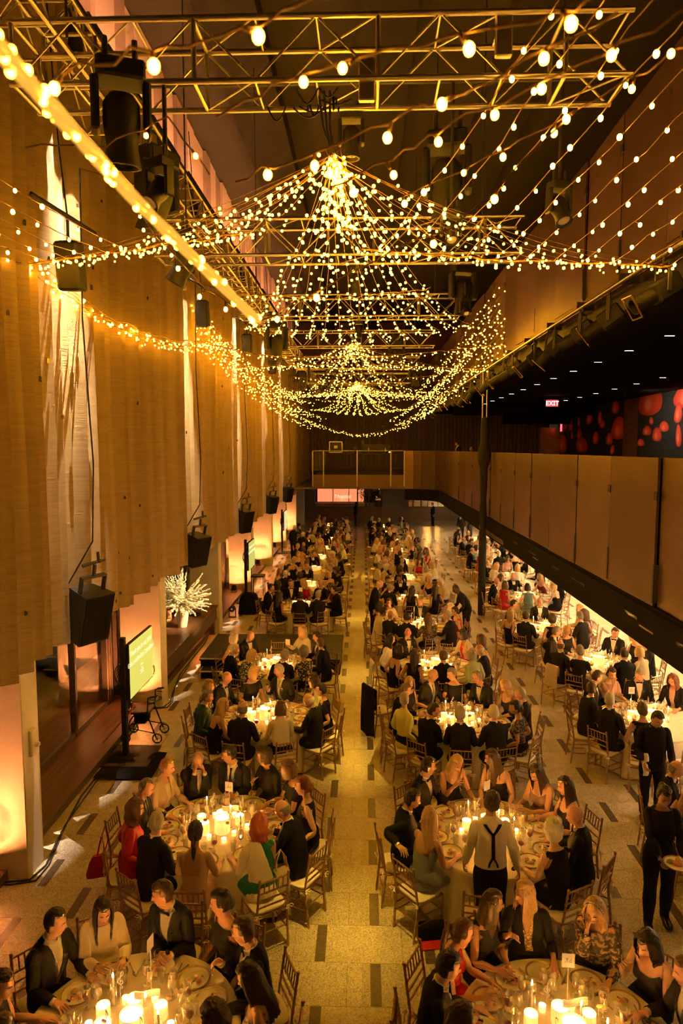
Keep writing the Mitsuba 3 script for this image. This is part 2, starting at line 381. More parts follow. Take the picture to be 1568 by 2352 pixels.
def make_template(female, lod):
    T_ = Template(); T_.female, T_.lod = female, lod
    el = {0: .026, 1: .045, 2: .085}[lod]
    J = {}
    sh = .172 if not female else .150
    J['pelvis'] = (0, 0, .93); J['spine'] = (0, -.01, 1.04); J['chest'] = (0, -.015, 1.20); J['neck'] = (0, -.02, 1.475); J['head'] = (0, 0.0, 1.585)
    da = np.array([math.sin(ARM_A), 0, -math.cos(ARM_A)])
    for s, n in ((1, 'R'), (-1, 'L')):
        d = da * [s, 1, 1]
        S = np.array([s * sh, -.015, 1.425]); E = S + d * .285; W = E + d * .255
        J['ua' + n], J['fa' + n], J['ha' + n] = S, E, W
        J['th' + n], J['sh' + n], J['fo' + n] = (s * .092, 0, .915), (s * .092, .01, .49), (s * .092, -.015, .085)
    J = {k: np.array(v, float) for k, v in J.items()}
    T_.J = J
    X, Y_, Z = np.eye(3)
    nr = {0: 18, 1: 12, 2: 8}[lod]
    if not female:
        tor = [(.82, .13, .10, -.01), (.88, .168, .122, -.012), (.95, .172, .125, -.008), (1.03, .162, .118, .002), (1.11, .158, .115, .008), (1.20, .166, .118, .01), (1.30, .180, .124, .008), (1.38, .182, .118, -.002), (1.435, .168, .094, -.012), (1.472, .132, .074, -.018), (1.505, .082, .062, -.018), (1.53, .057, .057, -.012), (1.60, .054, .056, .0)]
    else:
        tor = [(.82, .13, .10, -.01), (.88, .176, .122, -.012), (.95, .174, .122, -.008), (1.03, .145, .103, .0), (1.10, .128, .094, .004), (1.18, .136, .098, .006), (1.27, .150, .112, .012), (1.33, .152, .112, .010), (1.39, .150, .096, -.004), (1.435, .138, .080, -.012), (1.475, .098, .062, -.018), (1.50, .060, .052, -.018), (1.53, .047, .048, -.012), (1.60, .045, .047, .0)]
    parts = [_man(*loft([ring((0, yc, z), X, Y_, a, b, nr + 6, 2.3) for z, a, b, yc in tor]))]
    k = .86 if female else 1.0
    for s, n in ((1, 'R'), (-1, 'L')):
        S, E, W = J['ua' + n], J['fa' + n], J['ha' + n]
        d = unit(W - S); u = np.array([0, 1., 0]); w = np.cross(d, u)
        rr = [(-.045, .030), (-.02, .045), (.03, .053), (.10, .050), (.20, .045), (.285, .042), (.33, .045), (.40, .040), (.48, .030), (.545, .025)]
        rings = [ring(S + d * t, u, w, r * k, r * k * (.9 if t > .45 else 1), nr) for t, r in rr]
        parts.append(_man(*loft(rings)))
        if female:
            parts.append(m3.Manifold.sphere(.062, nr).scale([1, .95, 1]).translate([s * .072, .085, 1.275]))
        H, K, A = J['th' + n], J['sh' + n], J['fo' + n]
        lr = [(.98, .05), (.93, .085), (.86, .092), (.76, .084), (.64, .070), (.53, .058), (.47, .055), (.38, .057), (.28, .050), (.17, .038), (.09, .036), (.05, .040)]
        parts.append(_man(*loft([ring((s * .092, .01 * math.sin(z * 3) - .01, z), X, -Y_, r, r * 1.03, nr) for z, r in lr])))
        foot = [((s * .092, -.07, .045), .030, .040), ((s * .095, -.02, .055), .037, .052), ((s * .10, .06, .042), .042, .038), ((s * .104, .13, .030), .046, .027), ((s * .104, .18, .022), .030, .018)]
        parts.append(_man(*loft([ring(c, X, Z, a, b, nr) for c, a, b in foot])))
    body = m3.Manifold.batch_boolean(parts, m3.OpType.Add)
    if el < .08:
        body = body.refine_to_length(el)
    v, f = _unman(body)
    v = taubin(v, f, {0: 10, 1: 5, 2: 1}[lod])
    body = _man(v, f)
    # head
    ico = trimesh.creation.icosphere({0: 4, 1: 3, 2: 2}[lod])
    d = np.array(ico.vertices); hf = np.array(ico.faces)
    T_.hc = np.array([0, .022, 1.665]) if not female else np.array([0, .02, 1.66])
    T_.ico = (d, hf)
    hv = head_surface(d, female) + T_.hc
    head = _man(hv, hf)
    ears = []
    if lod < 2:
        for s in (1, -1):
            ears.append(m3.Manifold.sphere(1, 10).scale([.010, .021, .033]).rotate([-12, 0, s * 18]).translate([s * (.074 if not female else .070), .012, 1.655]))
    hands = []
    for s, n in ((1, 'R'), (-1, 'L')):
        hv_, hf_ = hand_mesh(s, lod)
        W = J['ha' + n]; dd = unit(J['ha' + n] - J['ua' + n])
        c, sn_ = math.cos(s * ARM_A), math.sin(s * ARM_A)
        R = np.array([[c, 0, -sn_], [0, 1, 0], [sn_, 0, c]])
        sc = (.93 if female else 1.03)
        hands.append(_man(hv_ * sc @ R.T + W - dd * .012, hf_))
    allm = m3.Manifold.batch_boolean([body, head] + ears + hands, m3.OpType.Add)
    v, f = _unman(allm)
    T_.v, T_.f = v, f
    # skin weights
    seg = []
    ends = {'pelvis': 'spine', 'spine': 'chest', 'chest': 'neck', 'neck': 'head', 'uaR': 'faR', 'faR': 'haR', 'uaL': 'faL', 'faL': 'haL', 'thR': 'shR', 'shR': 'foR', 'thL': 'shL', 'shL': 'foL'}
    T_.J = J
    def weights(v, f, it):
        D = np.full((len(v), 17), 9.0)
        for b in BN:
            a = J[b]
            if b in ends: e = J[ends[b]]
            elif b == 'head': e = a + [0, .02, .14]
            elif b[:2] == 'ha': e = a + unit(J[b] - J['ua' + b[2]]) * .16
            else: e = a + [0, .15, -.05]
            ab = e - a; t = np.clip(((v - a) @ ab) / (ab @ ab), 0, 1)
            D[:, BI[b]] = np.linalg.norm(v - a - t[:, None] * ab, axis=1)
        bias = dict(pelvis=.05, spine=.07, chest=.09)
        for b, x in bias.items(): D[:, BI[b]] -= x
        hd = v[:, 2] > 1.56
        D[hd, BI['head']] = -1
        for n, s in (('R', 1), ('L', -1)):
            q = (v - J['ha' + n]) @ unit(J['ha' + n] - J['ua' + n])
            D[(q > 0) & (v[:, 0] * s > .3), BI['ha' + n]] = -1
            q2 = (v - J['ua' + n]) @ unit(J['ha' + n] - J['ua' + n])
            D[q2 < .0, BI['ua' + n]] += .06
        w = np.zeros((len(v), 17)); w[np.arange(len(v)), D.argmin(1)] = 1
        L = adjacency(len(v), f)
        for _ in range(it):
            w = .5 * w + .5 * (L @ w)
        # joints that must not stretch: head and hands stay rigid away from their joint
        return w / w.sum(1, keepdims=True)
    T_.weights = weights
    it = {0: 9, 1: 5, 2: 3}[lod]
    T_.w = weights(v, f, it)
    T_.n = vnormals(v, f)
    # arm coordinate (distance along the arm), 0 in the torso
    t = np.full(len(v), -1.0); side = np.sign(v[:, 0])
    for n, s in (('R', 1), ('L', -1)):
        dd = unit(J['ha' + n] - J['ua' + n]); q = (v - J['ua' + n]) @ dd
        rad = np.linalg.norm(v - J['ua' + n] - q[:, None] * dd, axis=1)
        m = (q > -.02) & (rad < .085) & (v[:, 0] * s > .1)
        t = np.where(m, q, t)
    T_.arm = t
    T_.g = {}
    return T_

def fold_noise(v, amp, sc=9.0, seed=0):
    return amp * (2 * meshkit.fbm(v * [sc, sc, sc * .55], 2, seed) - 1)

def garment(T_, kind):
    """(vertices, faces, weights) of a piece of clothing over the template body, in the rest pose"""
    if kind in T_.g:
        return T_.g[kind]
    v, f, w, n, arm = T_.v, T_.f, T_.w, T_.n, T_.arm
    x, y, z = v.T
    lod = T_.lod
    onarm = arm > .0
    neck = np.where(y > 0, 1.497, 1.535) - z                     # below the base of the neck
    front = y > .0
    hw = .012
    def arms_to(L):                                              # positive up to L along the arm, torso always inside
        return np.where(onarm, L - arm, .3)
    legs = (z < .80) & (arm < 0)
    if kind == 'jacket':
        vee = np.where(y > .02, abs(x) - np.clip((z - 1.13) * .19, -.03, .09), .2)
        field = np.minimum.reduce([neck * 1.0, arms_to(.520), np.where(onarm, .3, z - .80), vee])
        off = .017 + .012 * np.clip((1.0 - z) / .2, 0, 1) * ~onarm + fold_noise(v, .009, 13)
        smooth = 3
    elif kind == 'jacket_closed':
        field = np.minimum.reduce([neck, arms_to(.505), np.where(onarm, .3, z - .84)])
        off = .016 + .012 * np.clip((1.0 - z) / .2, 0, 1) * ~onarm + fold_noise(v, .009, 13); smooth = 3
    elif kind == 'cardigan':                                     # open at the front
        vee = np.where(y > .0, abs(x) - .035 - np.clip((z - 1.2) * .08, 0, .05), .2)
        field = np.minimum.reduce([neck + .01, arms_to(.46), np.where(onarm, .3, z - .86), vee])
        off = .017 + .012 * np.clip((1.0 - z) / .2, 0, 1) * ~onarm + fold_noise(v, .009, 13); smooth = 3
    elif kind == 'shirt':
        field = np.minimum.reduce([neck + .006, arms_to(.535), np.where(onarm, .3, z - .98)])
        off = .006 + 0 * z + fold_noise(v, .002); smooth = 2
    elif kind == 'loose_shirt':
        field = np.minimum.reduce([neck + .006, arms_to(.53), np.where(onarm, .3, z - .99)])
        off = .013 + fold_noise(v, .008, 11) + .012 * bump1(z, 1.04, .05) * ~onarm; smooth = 2
    elif kind in ('dress', 'dress_strap', 'dress_halter', 'dress_square', 'top_short', 'blouse', 'dress_scoop', 'top_sheer'):
        top = {'dress': np.where(front, 1.445, 1.47), 'dress_strap': np.where(front, 1.335, 1.30), 'dress_halter': np.where(front, 1.50 - 1.1 * np.clip(abs(x) - .055, 0, 1), 1.36 - 0 * x),
               'dress_square': np.where(front, 1.38, np.where(abs(x) < .085, 1.24, 1.47)), 'top_short': np.where(front, 1.45, 1.48), 'blouse': np.where(front, 1.47, 1.50),
               'dress_scoop': np.where(front, 1.34 + .6 * np.clip(abs(x) - .05, 0, 1), np.where(abs(x) < .11, 1.26, 1.42)), 'top_sheer': np.where(front, 1.44, 1.47)}[kind]
        sleeve = {'top_short': .16, 'blouse': .52, 'top_sheer': .50, 'dress_square': .50}.get(kind, -.1)
        if sleeve < 0:
            armf = np.where(onarm, -.05 - arm, .3)
            armf = np.where(abs(x) > .155, .155 - abs(x), armf) if kind != 'dress_strap' else np.where(arm > .0, -.05, .3)
        else:
            armf = arms_to(sleeve)
        field = np.minimum.reduce([top - z, armf, np.where(onarm, .3, z - .86)])
        loose = kind in ('blouse', 'top_sheer')
        off = (.012 if loose else .008) + fold_noise(v, .006 if loose else .003) + (.014 * bump1(arm, .30, .18) * onarm if loose else 0); smooth = 2
    elif kind == 'shawl':
        field = np.minimum.reduce([neck + .02, arms_to(.30), np.where(onarm, .3, z - .90), .05 - x - .25 * (z - 1.25)])
        off = .026 + fold_noise(v, .010, 10); smooth = 4
    elif kind == 'trousers':
        field = np.minimum.reduce([np.where(arm > 0, -.3, 1.045 - z), z - .075])
        off = .013 + fold_noise(v, .005, 8) + .008 * bump1(z, .25, .25); smooth = 3
    elif kind == 'shoes':
        field = np.where(z < .2, .075 - z + .02 * (y > .03), -.2)
        off = .009 + 0 * z; smooth = 1
    elif kind == 'gloves':
        field = np.where(onarm, arm - .53, -.2); off = .003 + 0 * z; smooth = 0
    a = v + n * off[:, None]
    if smooth:
        a2 = taubin(a, f, smooth, .5, -.15 if smooth > 2 else -.3)
        a = np.where((field > -.05)[:, None], a2, a)
        # never inside the body
        dd = ((a - v) * n).sum(1); a = a + n * np.clip(.5 * np.minimum(off, .012) - dd, 0, 1)[:, None]
    if kind not in ('trousers', 'shoes', 'gloves'):
        field = np.minimum(field, .40 - w[:, BI['haR']] - w[:, BI['haL']])
    nv, nf, (nw,) = clip(a, f, field, (w,))
    T_.g[kind] = (nv, nf, nw)
    return T_.g[kind]

# ---- small pieces tied to one bone, in the rest pose
def rigid(T_, vf, bone, b2=None, wfun=None):
    v, f = vf
    w = np.zeros((len(v), 17)); w[:, BI[bone]] = 1
    if b2:
        t = wfun(v); w[:, BI[bone]] = 1 - t; w[:, BI[b2]] = t
    return np.asarray(v, float), np.asarray(f), w

def ringband(z0, z1, c0, c1, a0, b0, a1, b1, n=20, gap=0.0, th=.004, tilt=0.0):
    """a band (collar) as a closed strip with thickness, open at the front by the angle gap"""
    t = np.linspace(PI / 2 + gap, PI / 2 + 2 * PI - gap, n)
    def row(c, a, b, z): return np.stack([a * np.cos(t), c + b * np.sin(t), z + tilt * np.sin(t)], 1)
    o0, o1 = row(c0, a0 + th, b0 + th, z0), row(c1, a1 + th, b1 + th, z1)
    i0, i1 = row(c0, a0, b0, z0), row(c1, a1, b1, z1)
    i = np.arange(n - 1); v = np.vstack([o0, o1, i1, i0]); fs = []
    for r in range(4):
        a, b = r * n, ((r + 1) % 4) * n
        fs += [np.stack([a + i, a + i + 1, b + i + 1], 1), np.stack([a + i, b + i + 1, b + i], 1)]
    return v, np.vstack(fs)

def extra(T_, kind):
    if kind in T_.g:
        return T_.g[kind]
    fem = T_.female; J = T_.J
    nk = (.057, .057) if not fem else (.047, .048)
    def front_y(z):                                              # the chest's front surface at x = 0
        m = (abs(T_.v[:, 0]) < .03) & (T_.v[:, 1] > 0) & (T_.v[:, 2] < 1.53)
        i = np.argsort(T_.v[m][:, 2]); return np.interp(z, T_.v[m][i][:, 2], T_.v[m][i][:, 1])
    if kind == 'collar':
        r = rigid(T_, ringband(1.503, 1.542, -.015, -.008, nk[0] + .012, nk[1] + .014, nk[0] + .005, nk[1] + .007, gap=.22, tilt=-.012), 'chest', 'neck', lambda v: np.clip((v[:, 2] - 1.48) / .08, 0, .6))
    elif kind == 'bow_tie':
        parts = []
        yb = front_y(1.495) + .020
        for s in (1, -1):
            rings = [ring((s * t, yb, 1.503), (0, 1, 0), (0, 0, 1), .007 + .004 * (t > .02), h, 8) for t, h in ((.004, .008), (.02, .013), (.042, .021), (.056, .022))]
            parts.append(loft(rings if s > 0 else [q[::-1] for q in rings]))
        parts.append(loft([ring((x, yb + .003, 1.503), (0, 1, 0), (0, 0, 1), .010, .010, 8) for x in (-.008, .008)]))
        r = rigid(T_, cat(parts), 'chest', 'neck', lambda v: 0 * v[:, 0] + .25)
    elif kind == 'tie':
        zz = np.array([1.49, 1.47, 1.45, 1.38, 1.28, 1.18, 1.12])
        hw = np.array([.018, .020, .012, .020, .028, .034, .034])
        rows = [ring((0, front_y(z) + .020, z), (1, 0, 0), (0, 1, 0), a, .006, 8) for z, a in zip(zz, hw)]
        r = rigid(T_, loft(rows), 'chest', 'spine', lambda v: np.clip((1.25 - v[:, 2]) / .2, 0, .8))
    elif kind == 'lapel':
        parts = []
        for s in (1, -1):
            zs = np.linspace(1.14, 1.47, 7); L = []
            for z in zs:
                xi = max(.004, (z - 1.13) * .19 - .003); xo = xi + .006 + .052 * min(1, (z - 1.12) / .24) * (1 if z < 1.42 else .45)
                L.append((z, xi, xo))
            def py(xx, z):
                m = (T_.v[:, 1] > 0) & (T_.arm < .02) & (abs(T_.v[:, 2] - z) < .06) & (abs(T_.v[:, 0] - s * xx) < .05)
                q = T_.v[m]; ww = 1 / (((q[:, 2] - z) ** 2 + (q[:, 0] - s * xx) ** 2) + 1e-4); return (q[:, 1] * ww).sum() / ww.sum()
            rows = []
            for z, xi, xo in L:
                yi, yo = py(xi, z) + .024, py(xo, z) + .025
                rows.append(np.array([[s * xi, yi, z], [s * xo, yo, z - .012], [s * xo, yo - .006, z - .012], [s * xi, yi - .006, z]]))
            v, f = loft(rows)
            parts.append((v, f if s > 0 else f[:, ::-1]))
        r = rigid(T_, cat(parts), 'chest', 'spine', lambda v: np.clip((1.25 - v[:, 2]) / .2, 0, .7))
    elif kind in ('cuff', 'cuff2'):
        n = 'R' if kind == 'cuff' else 'L'
        d = unit(J['ha' + n] - J['ua' + n]); u = np.array([0, 1., 0]); w = np.cross(d, u)
        rr = .033 * (.9 if fem else 1)
        a, b = J['ua' + n] + d * .505, J['ua' + n] + d * .545
        v, f = loft([ring(a, u, w, rr, rr, 12), ring(b, u, w, rr, rr, 12), ring(b, u, w, rr - .005, rr - .005, 12), ring(a, u, w, rr - .005, rr - .005, 12), ring(a, u, w, rr, rr, 12)], cap=False)
        r = rigid(T_, (v, f), 'fa' + n, 'ha' + n, lambda v: 0 * v[:, 0] + .3)
    elif kind in ('eye', 'eye2'):
        s = 1 if kind == 'eye' else -1
        d = unit((s * .40, .9, .035)); p = head_surface(d[None], fem)[0] + T_.hc
        ico = trimesh.creation.icosphere(2); q = np.array(ico.vertices) * [.0125, .0095, .0085]
        r = rigid(T_, (q + p - d * .0045, ico.faces), 'head')
    elif kind in ('brow', 'brow2'):
        s = 1 if kind == 'brow' else -1
        pts = [head_surface(unit((s * a, .9, z))[None], fem, .003)[0] + T_.hc for a, z in ((.16, .19), (.32, .235), (.50, .225), (.62, .17))]
        r = rigid(T_, tube_path(pts, [(.003, .0035), (.003, .0045), (.003, .004), (.002, .0025)], 6), 'head')
    elif kind == 'lips':
        d, hf = trimesh.creation.icosphere(4).vertices, trimesh.creation.icosphere(4).faces
        d = np.array(d); q = head_surface(d, fem, .0016) + T_.hc
        fld = np.where(d[:, 1] > 0, .085 - abs(d[:, 2] + .50) - .25 * d[:, 0] ** 2 - .3 * np.clip(abs(d[:, 0]) - .2, 0, 1), -1)
        v, f, _ = clip(q, np.array(hf), fld)
        r = rigid(T_, (v, f), 'head')
    elif kind == 'glasses':
        parts = []; e = [head_surface(unit((s * .40, .9, .035))[None], fem, .012)[0] + T_.hc for s in (1, -1)]
        for q in e:
            t = np.linspace(0, 2 * PI, 15)
            parts.append(tube_path(np.stack([q[0] + .026 * np.cos(t), q[1] + 0 * t + .004, q[2] + .019 * np.sin(t)], 1), .0022, 5))
        parts.append(tube_path([e[0] + [-.025, .004, 0], e[1] + [.025, .004, 0]], .0022, 5))
        for s, q in zip((1, -1), e):
            parts.append(tube_path([q + [s * .026, .004, .004], [s * .080, .03, q[2] + .004], [s * .080, -.01, q[2]]], .002, 5))
        r = rigid(T_, cat(parts), 'head')
    elif kind == 'suspenders':
        parts = []
        def back(xx, z):
            m = (T_.v[:, 1] < 0) & (T_.arm < .02); q = T_.v[m]; ww = 1 / (((q[:, 2] - z) ** 2 + (q[:, 0] - xx) ** 2) + 2e-4); return (q[:, 1] * ww).sum() / ww.sum()
        def strip(pts, hw=.018):
            rows = [np.array([[x - hw, back(x, z) - .056, z], [x + hw, back(x, z) - .056, z], [x + hw, back(x, z) - .020, z], [x - hw, back(x, z) - .020, z]]) for x, z in pts]
            return loft(rows)
        parts.append(strip([(0, 1.38), (0, 1.30), (0, 1.2), (0, 1.12)]))
        for s in (1, -1):
            parts += [strip([(s * .085, 1.475), (s * .06, 1.44), (s * .03, 1.40), (0, 1.37)]), strip([(0, 1.125), (s * .025, 1.09), (s * .045, 1.05), (s * .05, 1.02)], .010)]
        r = rigid(T_, cat(parts), 'chest', 'spine', lambda v: np.clip((1.28 - v[:, 2]) / .25, 0, 1))
    elif kind == 'necklace':
        t = np.linspace(.6, 2 * PI + PI - .6 - PI, 26); parts = []
        for a in np.linspace(PI / 2 - 1.25, PI / 2 + 1.25, 22):
            x = .075 * math.cos(a); zz = 1.475 - .10 * math.sin(a) ** 2 * 1.2
            yy = front_y(zz) * (1 - (x / .2) ** 2) + .012
            ico = trimesh.creation.icosphere(0); parts.append((np.array(ico.vertices) * .006 + [x, yy, zz], np.array(ico.faces)))
        r = rigid(T_, cat(parts), 'chest')
    elif kind in ('earring', 'earring2'):
        s = 1 if kind == 'earring' else -1
        ico = trimesh.creation.icosphere(1); r = rigid(T_, (np.array(ico.vertices) * [.006, .006, .009] + [s * .077, .014, 1.618], ico.faces), 'head')
    elif kind == 'straps':
        parts = []
        for s in (1, -1):
            m = (T_.arm < .05)
            pts = []
            for a, z in ((.075, 1.33), (.078, 1.40), (.080, 1.45)):
                q = T_.v[m & (T_.v[:, 1] > 0)]; ww = 1 / (((q[:, 2] - z) ** 2 + (q[:, 0] - s * a) ** 2) + 1e-4); pts.append((s * a, (q[:, 1] * ww).sum() / ww.sum() + .008, z))
            for a, z in ((.080, 1.462), (.076, 1.40), (.072, 1.30)):
                q = T_.v[m & (T_.v[:, 1] < 0)]; ww = 1 / (((q[:, 2] - z) ** 2 + (q[:, 0] - s * a) ** 2) + 1e-4); pts.append((s * a, (q[:, 1] * ww).sum() / ww.sum() - .010, z))
            pts.insert(3, (s * .082, -.01, 1.485))
            parts.append(tube_path(pts, .006, 6))
        r = rigid(T_, cat(parts), 'chest')
    elif kind == 'headband':
        pts = []
        for a in np.linspace(-1.35, 1.35, 17):
            d = unit((math.sin(a), .30, math.cos(a))); pts.append(head_surface(d[None], fem, .024)[0] + T_.hc)
        r = rigid(T_, tube_path(pts, .010, 6), 'head')
    elif kind == 'headband_pearl':
        parts = []
        for a in np.linspace(-1.1, 1.1, 15):
            d = unit((math.sin(a), .32, math.cos(a))); p = head_surface(d[None], fem, .034)[0] + T_.hc
            ico = trimesh.creation.icosphere(1); parts.append((np.array(ico.vertices) * .007 + p, np.array(ico.faces)))
        r = rigid(T_, cat(parts), 'head')
    elif kind == 'turban':
        d, hf = T_.ico; th = .035 + .006 * np.sin(d[:, 2] * 26 + 5 * d[:, 0])
        q = head_surface(d, fem, th) + T_.hc
        v, f, _ = clip(q, hf, d[:, 2] - .28 + .25 * d[:, 1] * 0 - .15 * (d[:, 1] > 0))
        r = rigid(T_, (v, f), 'head')
    elif kind == 'apron':
        r = None
    T_.g[kind] = r
    return r

def strand_noise(a, z, seed):
    p = np.stack([a * 9, 0 * a + z * 3, 0 * a + seed], -1)
    return meshkit.fbm(p, 2, int(seed))

def curtain_hair(T_, length, open_ang, vol, wave, seed, front=0.0, nz=None):
    """a mass of hair that follows the skull, then hangs down to `length` below the head centre"""
    fem = T_.female
    na = {0: 44, 1: 26, 2: 14}[T_.lod]; nz = {0: 22, 1: 14, 2: 8}[T_.lod]
    al = np.linspace(PI / 2 + open_ang, PI / 2 + 2 * PI - open_ang, na)
    rows_o, rows_i = [], []
    tops = np.linspace(.96, -.12, nz // 2)
    for d_z in tops:
        rr = math.sqrt(1 - d_z ** 2)
        d = np.stack([rr * np.cos(al), rr * np.sin(al), 0 * al + d_z], 1)
        amp = vol * (.6 + .5 * (1 - d_z)) * (.75 + .5 * strand_noise(al, d_z, seed))
        rows_o.append(head_surface(d, fem, amp)); rows_i.append(head_surface(d, fem, .001))
    last = rows_o[-1].copy(); base = rows_i[-1].copy()
    k = nz - nz // 2
    for j in range(1, k + 1):
        t = j / k
        dz = -t * (length + .119 * .12)
        o = last.copy(); back = np.clip(-np.sin(al), 0, 1)
        pin = 1 - .22 * t * (1 if length > .2 else .6)
        w = wave * math.sin(t * 9 + seed) * np.cos(al * 3)
        o[:, 0] = last[:, 0] * (pin + .10 * t) + w + .012 * (strand_noise(al, 3 + t * 2, seed) - .5)
        o[:, 1] = last[:, 1] * (1 - .10 * t) - back * (.05 * t if length > .2 else .0) + front * t * np.clip(np.sin(al) + .5, 0, 1) + .012 * (strand_noise(al + 9, 3 + t * 2, seed) - .5)
        ln = dz * (1 - .10 * strand_noise(al, 11, seed) * t)
        o[:, 2] = last[:, 2] + ln
        rows_o.append(o)
        i = o.copy(); th = .022 * (1 - .6 * t)
        nrm = np.stack([np.cos(al), np.sin(al), 0 * al], 1); rows_i.append(o - nrm * th)
    V = np.array(rows_o + rows_i[::-1])                       # closed loop of rows
    R, n = V.shape[:2]
    v = V.reshape(-1, 3); i = np.arange(n - 1); fs = []
    for r in range(R):
        a, b = r * n, ((r + 1) % R) * n
        fs += [np.stack([a + i, b + i, b + i + 1], 1), np.stack([a + i, b + i + 1, a + i + 1], 1)]
    return v + T_.hc, np.vstack(fs)[:, ::-1]

def cap_hair(T_, style, seed):
    fem = T_.female
    d, hf = T_.ico
    if T_.lod == 0:
        pass
    x, y, z = d.T; ax = abs(x)
    sideb = z - np.where(y > .25, .30, np.where(y > -.15, .12, -.52)) - .2 * np.clip(y + .15, 0, .4)
    if style == 'short':
        fld = np.minimum(np.where(y > .2, z - (.60 + .10 * ax), 9), sideb); th = .013 + .012 * np.clip(z, 0, 1)
    elif style == 'thick':
        fld = np.minimum(np.where(y > .2, z - (.52 + .06 * ax), 9), sideb); th = .016 + .014 * np.clip(z, 0, 1)
    elif style == 'receding':
        fld = np.minimum(np.where(y > -.05, z - (.80 - .35 * (1 - np.clip(ax * 2.2, 0, 1)) + .0 * ax) - .25 * np.clip(y, 0, 1), 9), sideb); th = .011 + .006 * np.clip(z, 0, 1)
    elif style == 'fringe':
        fld = np.minimum(.42 - z - .55 * np.clip(y + .1, 0, 1), sideb); th = .011 + 0 * z
    elif style == 'woman':
        fld = np.minimum(np.where(y > .2, z - (.56 + .12 * ax), 9), z - np.where(y > .2, .02, np.where(y > -.2, -.05, -.6))); th = .014 + .012 * np.clip(z, 0, 1)
    elif style == 'curly':
        fld = np.minimum(np.where(y > .25, z - (.45 + .15 * ax), 9), z - np.where(y > .3, -.05, np.where(y > -.1, -.35, -.75))); th = .034 + .016 * np.clip(z, 0, 1)
    nz_ = meshkit.fbm(d * (14 if style == 'curly' else 7) * [1.6, .7, 1], 2, seed)
    th = th * (.55 + .9 * nz_) * np.clip(.25 + np.maximum(fld, 0) * 6, .25, 1)
    q = head_surface(d, fem, th)
    fld = fld + .07 * (nz_ - .5)
    v, f, _ = clip(q, hf, fld)
    return v + T_.hc, f

def hair(T_, style, seed=1):
    key = ('hair', style, seed)
    if key in T_.g:
        return T_.g[key]
    fem = T_.female; hc = T_.hc; parts = []
    if style in ('short', 'receding', 'fringe', 'thick', 'curly'):
        parts.append(cap_hair(T_, style, seed))
    elif style == 'bob':
        parts.append(curtain_hair(T_, .085, .80, .026, .004, seed)); parts.append(cap_hair(T_, 'woman', seed))
    elif style == 'wavy':
        parts.append(curtain_hair(T_, .15, .80, .034, .012, seed)); parts.append(cap_hair(T_, 'woman', seed))
    elif style == 'long':
        parts.append(curtain_hair(T_, .34, .90, .022, .006, seed, .05)); parts.append(cap_hair(T_, 'woman', seed))
    elif style == 'longback':
        parts.append(curtain_hair(T_, .36, 1.15, .024, .008, seed)); parts.append(cap_hair(T_, 'woman', seed))
    elif style in ('bun', 'updo', 'pony', 'lowpony'):
        parts.append(cap_hair(T_, 'woman', seed))
        if style == 'bun':
            ico = trimesh.creation.icosphere(2 if T_.lod < 2 else 1); q = np.array(ico.vertices); q = q * (.042 + .006 * meshkit.fbm(q * 4, 2, seed)[:, None]); parts.append((q + hc + [0, -.105, .065], np.array(ico.faces)))
        elif style == 'updo':
            ico = trimesh.creation.icosphere(2 if T_.lod < 2 else 1); q = np.array(ico.vertices); q = q * [.055, .045, .060] * (.9 + .35 * meshkit.fbm(q * 4, 2, seed)[:, None]); parts.append((q + hc + [0, -.09, -.015], np.array(ico.faces)))
        else:
            z0 = .05 if style == 'pony' else -.03
            p = [(0, -.085, z0), (0, -.125, z0 + .01), (0, -.150, z0 - .05), (.004, -.155, z0 - .14), (.0, -.150, z0 - .23), (0, -.145, z0 - .30)]
            r = [.018, .022, .034, .036, .028, .008] if style == 'pony' else [.02, .026, .034, .030, .022, .006]
            parts.append(tube_path(np.array(p) * ([1, 1, 1] if style == 'pony' else [1, 1, .75]) + hc, [(q, q * .8) for q in r], {0: 12, 1: 8, 2: 6}[T_.lod]))
    v, f = cat(parts)
    z = v[:, 2]
    t = np.clip((1.46 - z) / .20, 0, 1) * .45
    w = np.zeros((len(v), 17)); w[:, BI['head']] = 1 - t; w[:, BI['chest']] = t
    T_.g[key] = (v, f, w)
    return T_.g[key]

def rx(a): c, s = math.cos(a), math.sin(a); return np.array([[1, 0, 0], [0, c, -s], [0, s, c]])
def ry(a): c, s = math.cos(a), math.sin(a); return np.array([[c, 0, s], [0, 1, 0], [-s, 0, c]])
def rz(a): c, s = math.cos(a), math.sin(a); return np.array([[c, -s, 0], [s, c, 0], [0, 0, 1]])

def frame_rot(d0, n0, d1, n1):
    """rotation that takes direction d0 with side n0 to d1 with side n1"""
    def fr(d, n):
        d = unit(d); n = np.asarray(n, float) - d * (d @ n); n = unit(n) if np.linalg.norm(n) > 1e-6 else unit(np.cross(d, (.3, .5, .8)))
        return np.stack([d, n, np.cross(d, n)], 1)
    return fr(d1, n1) @ fr(d0, n0).T

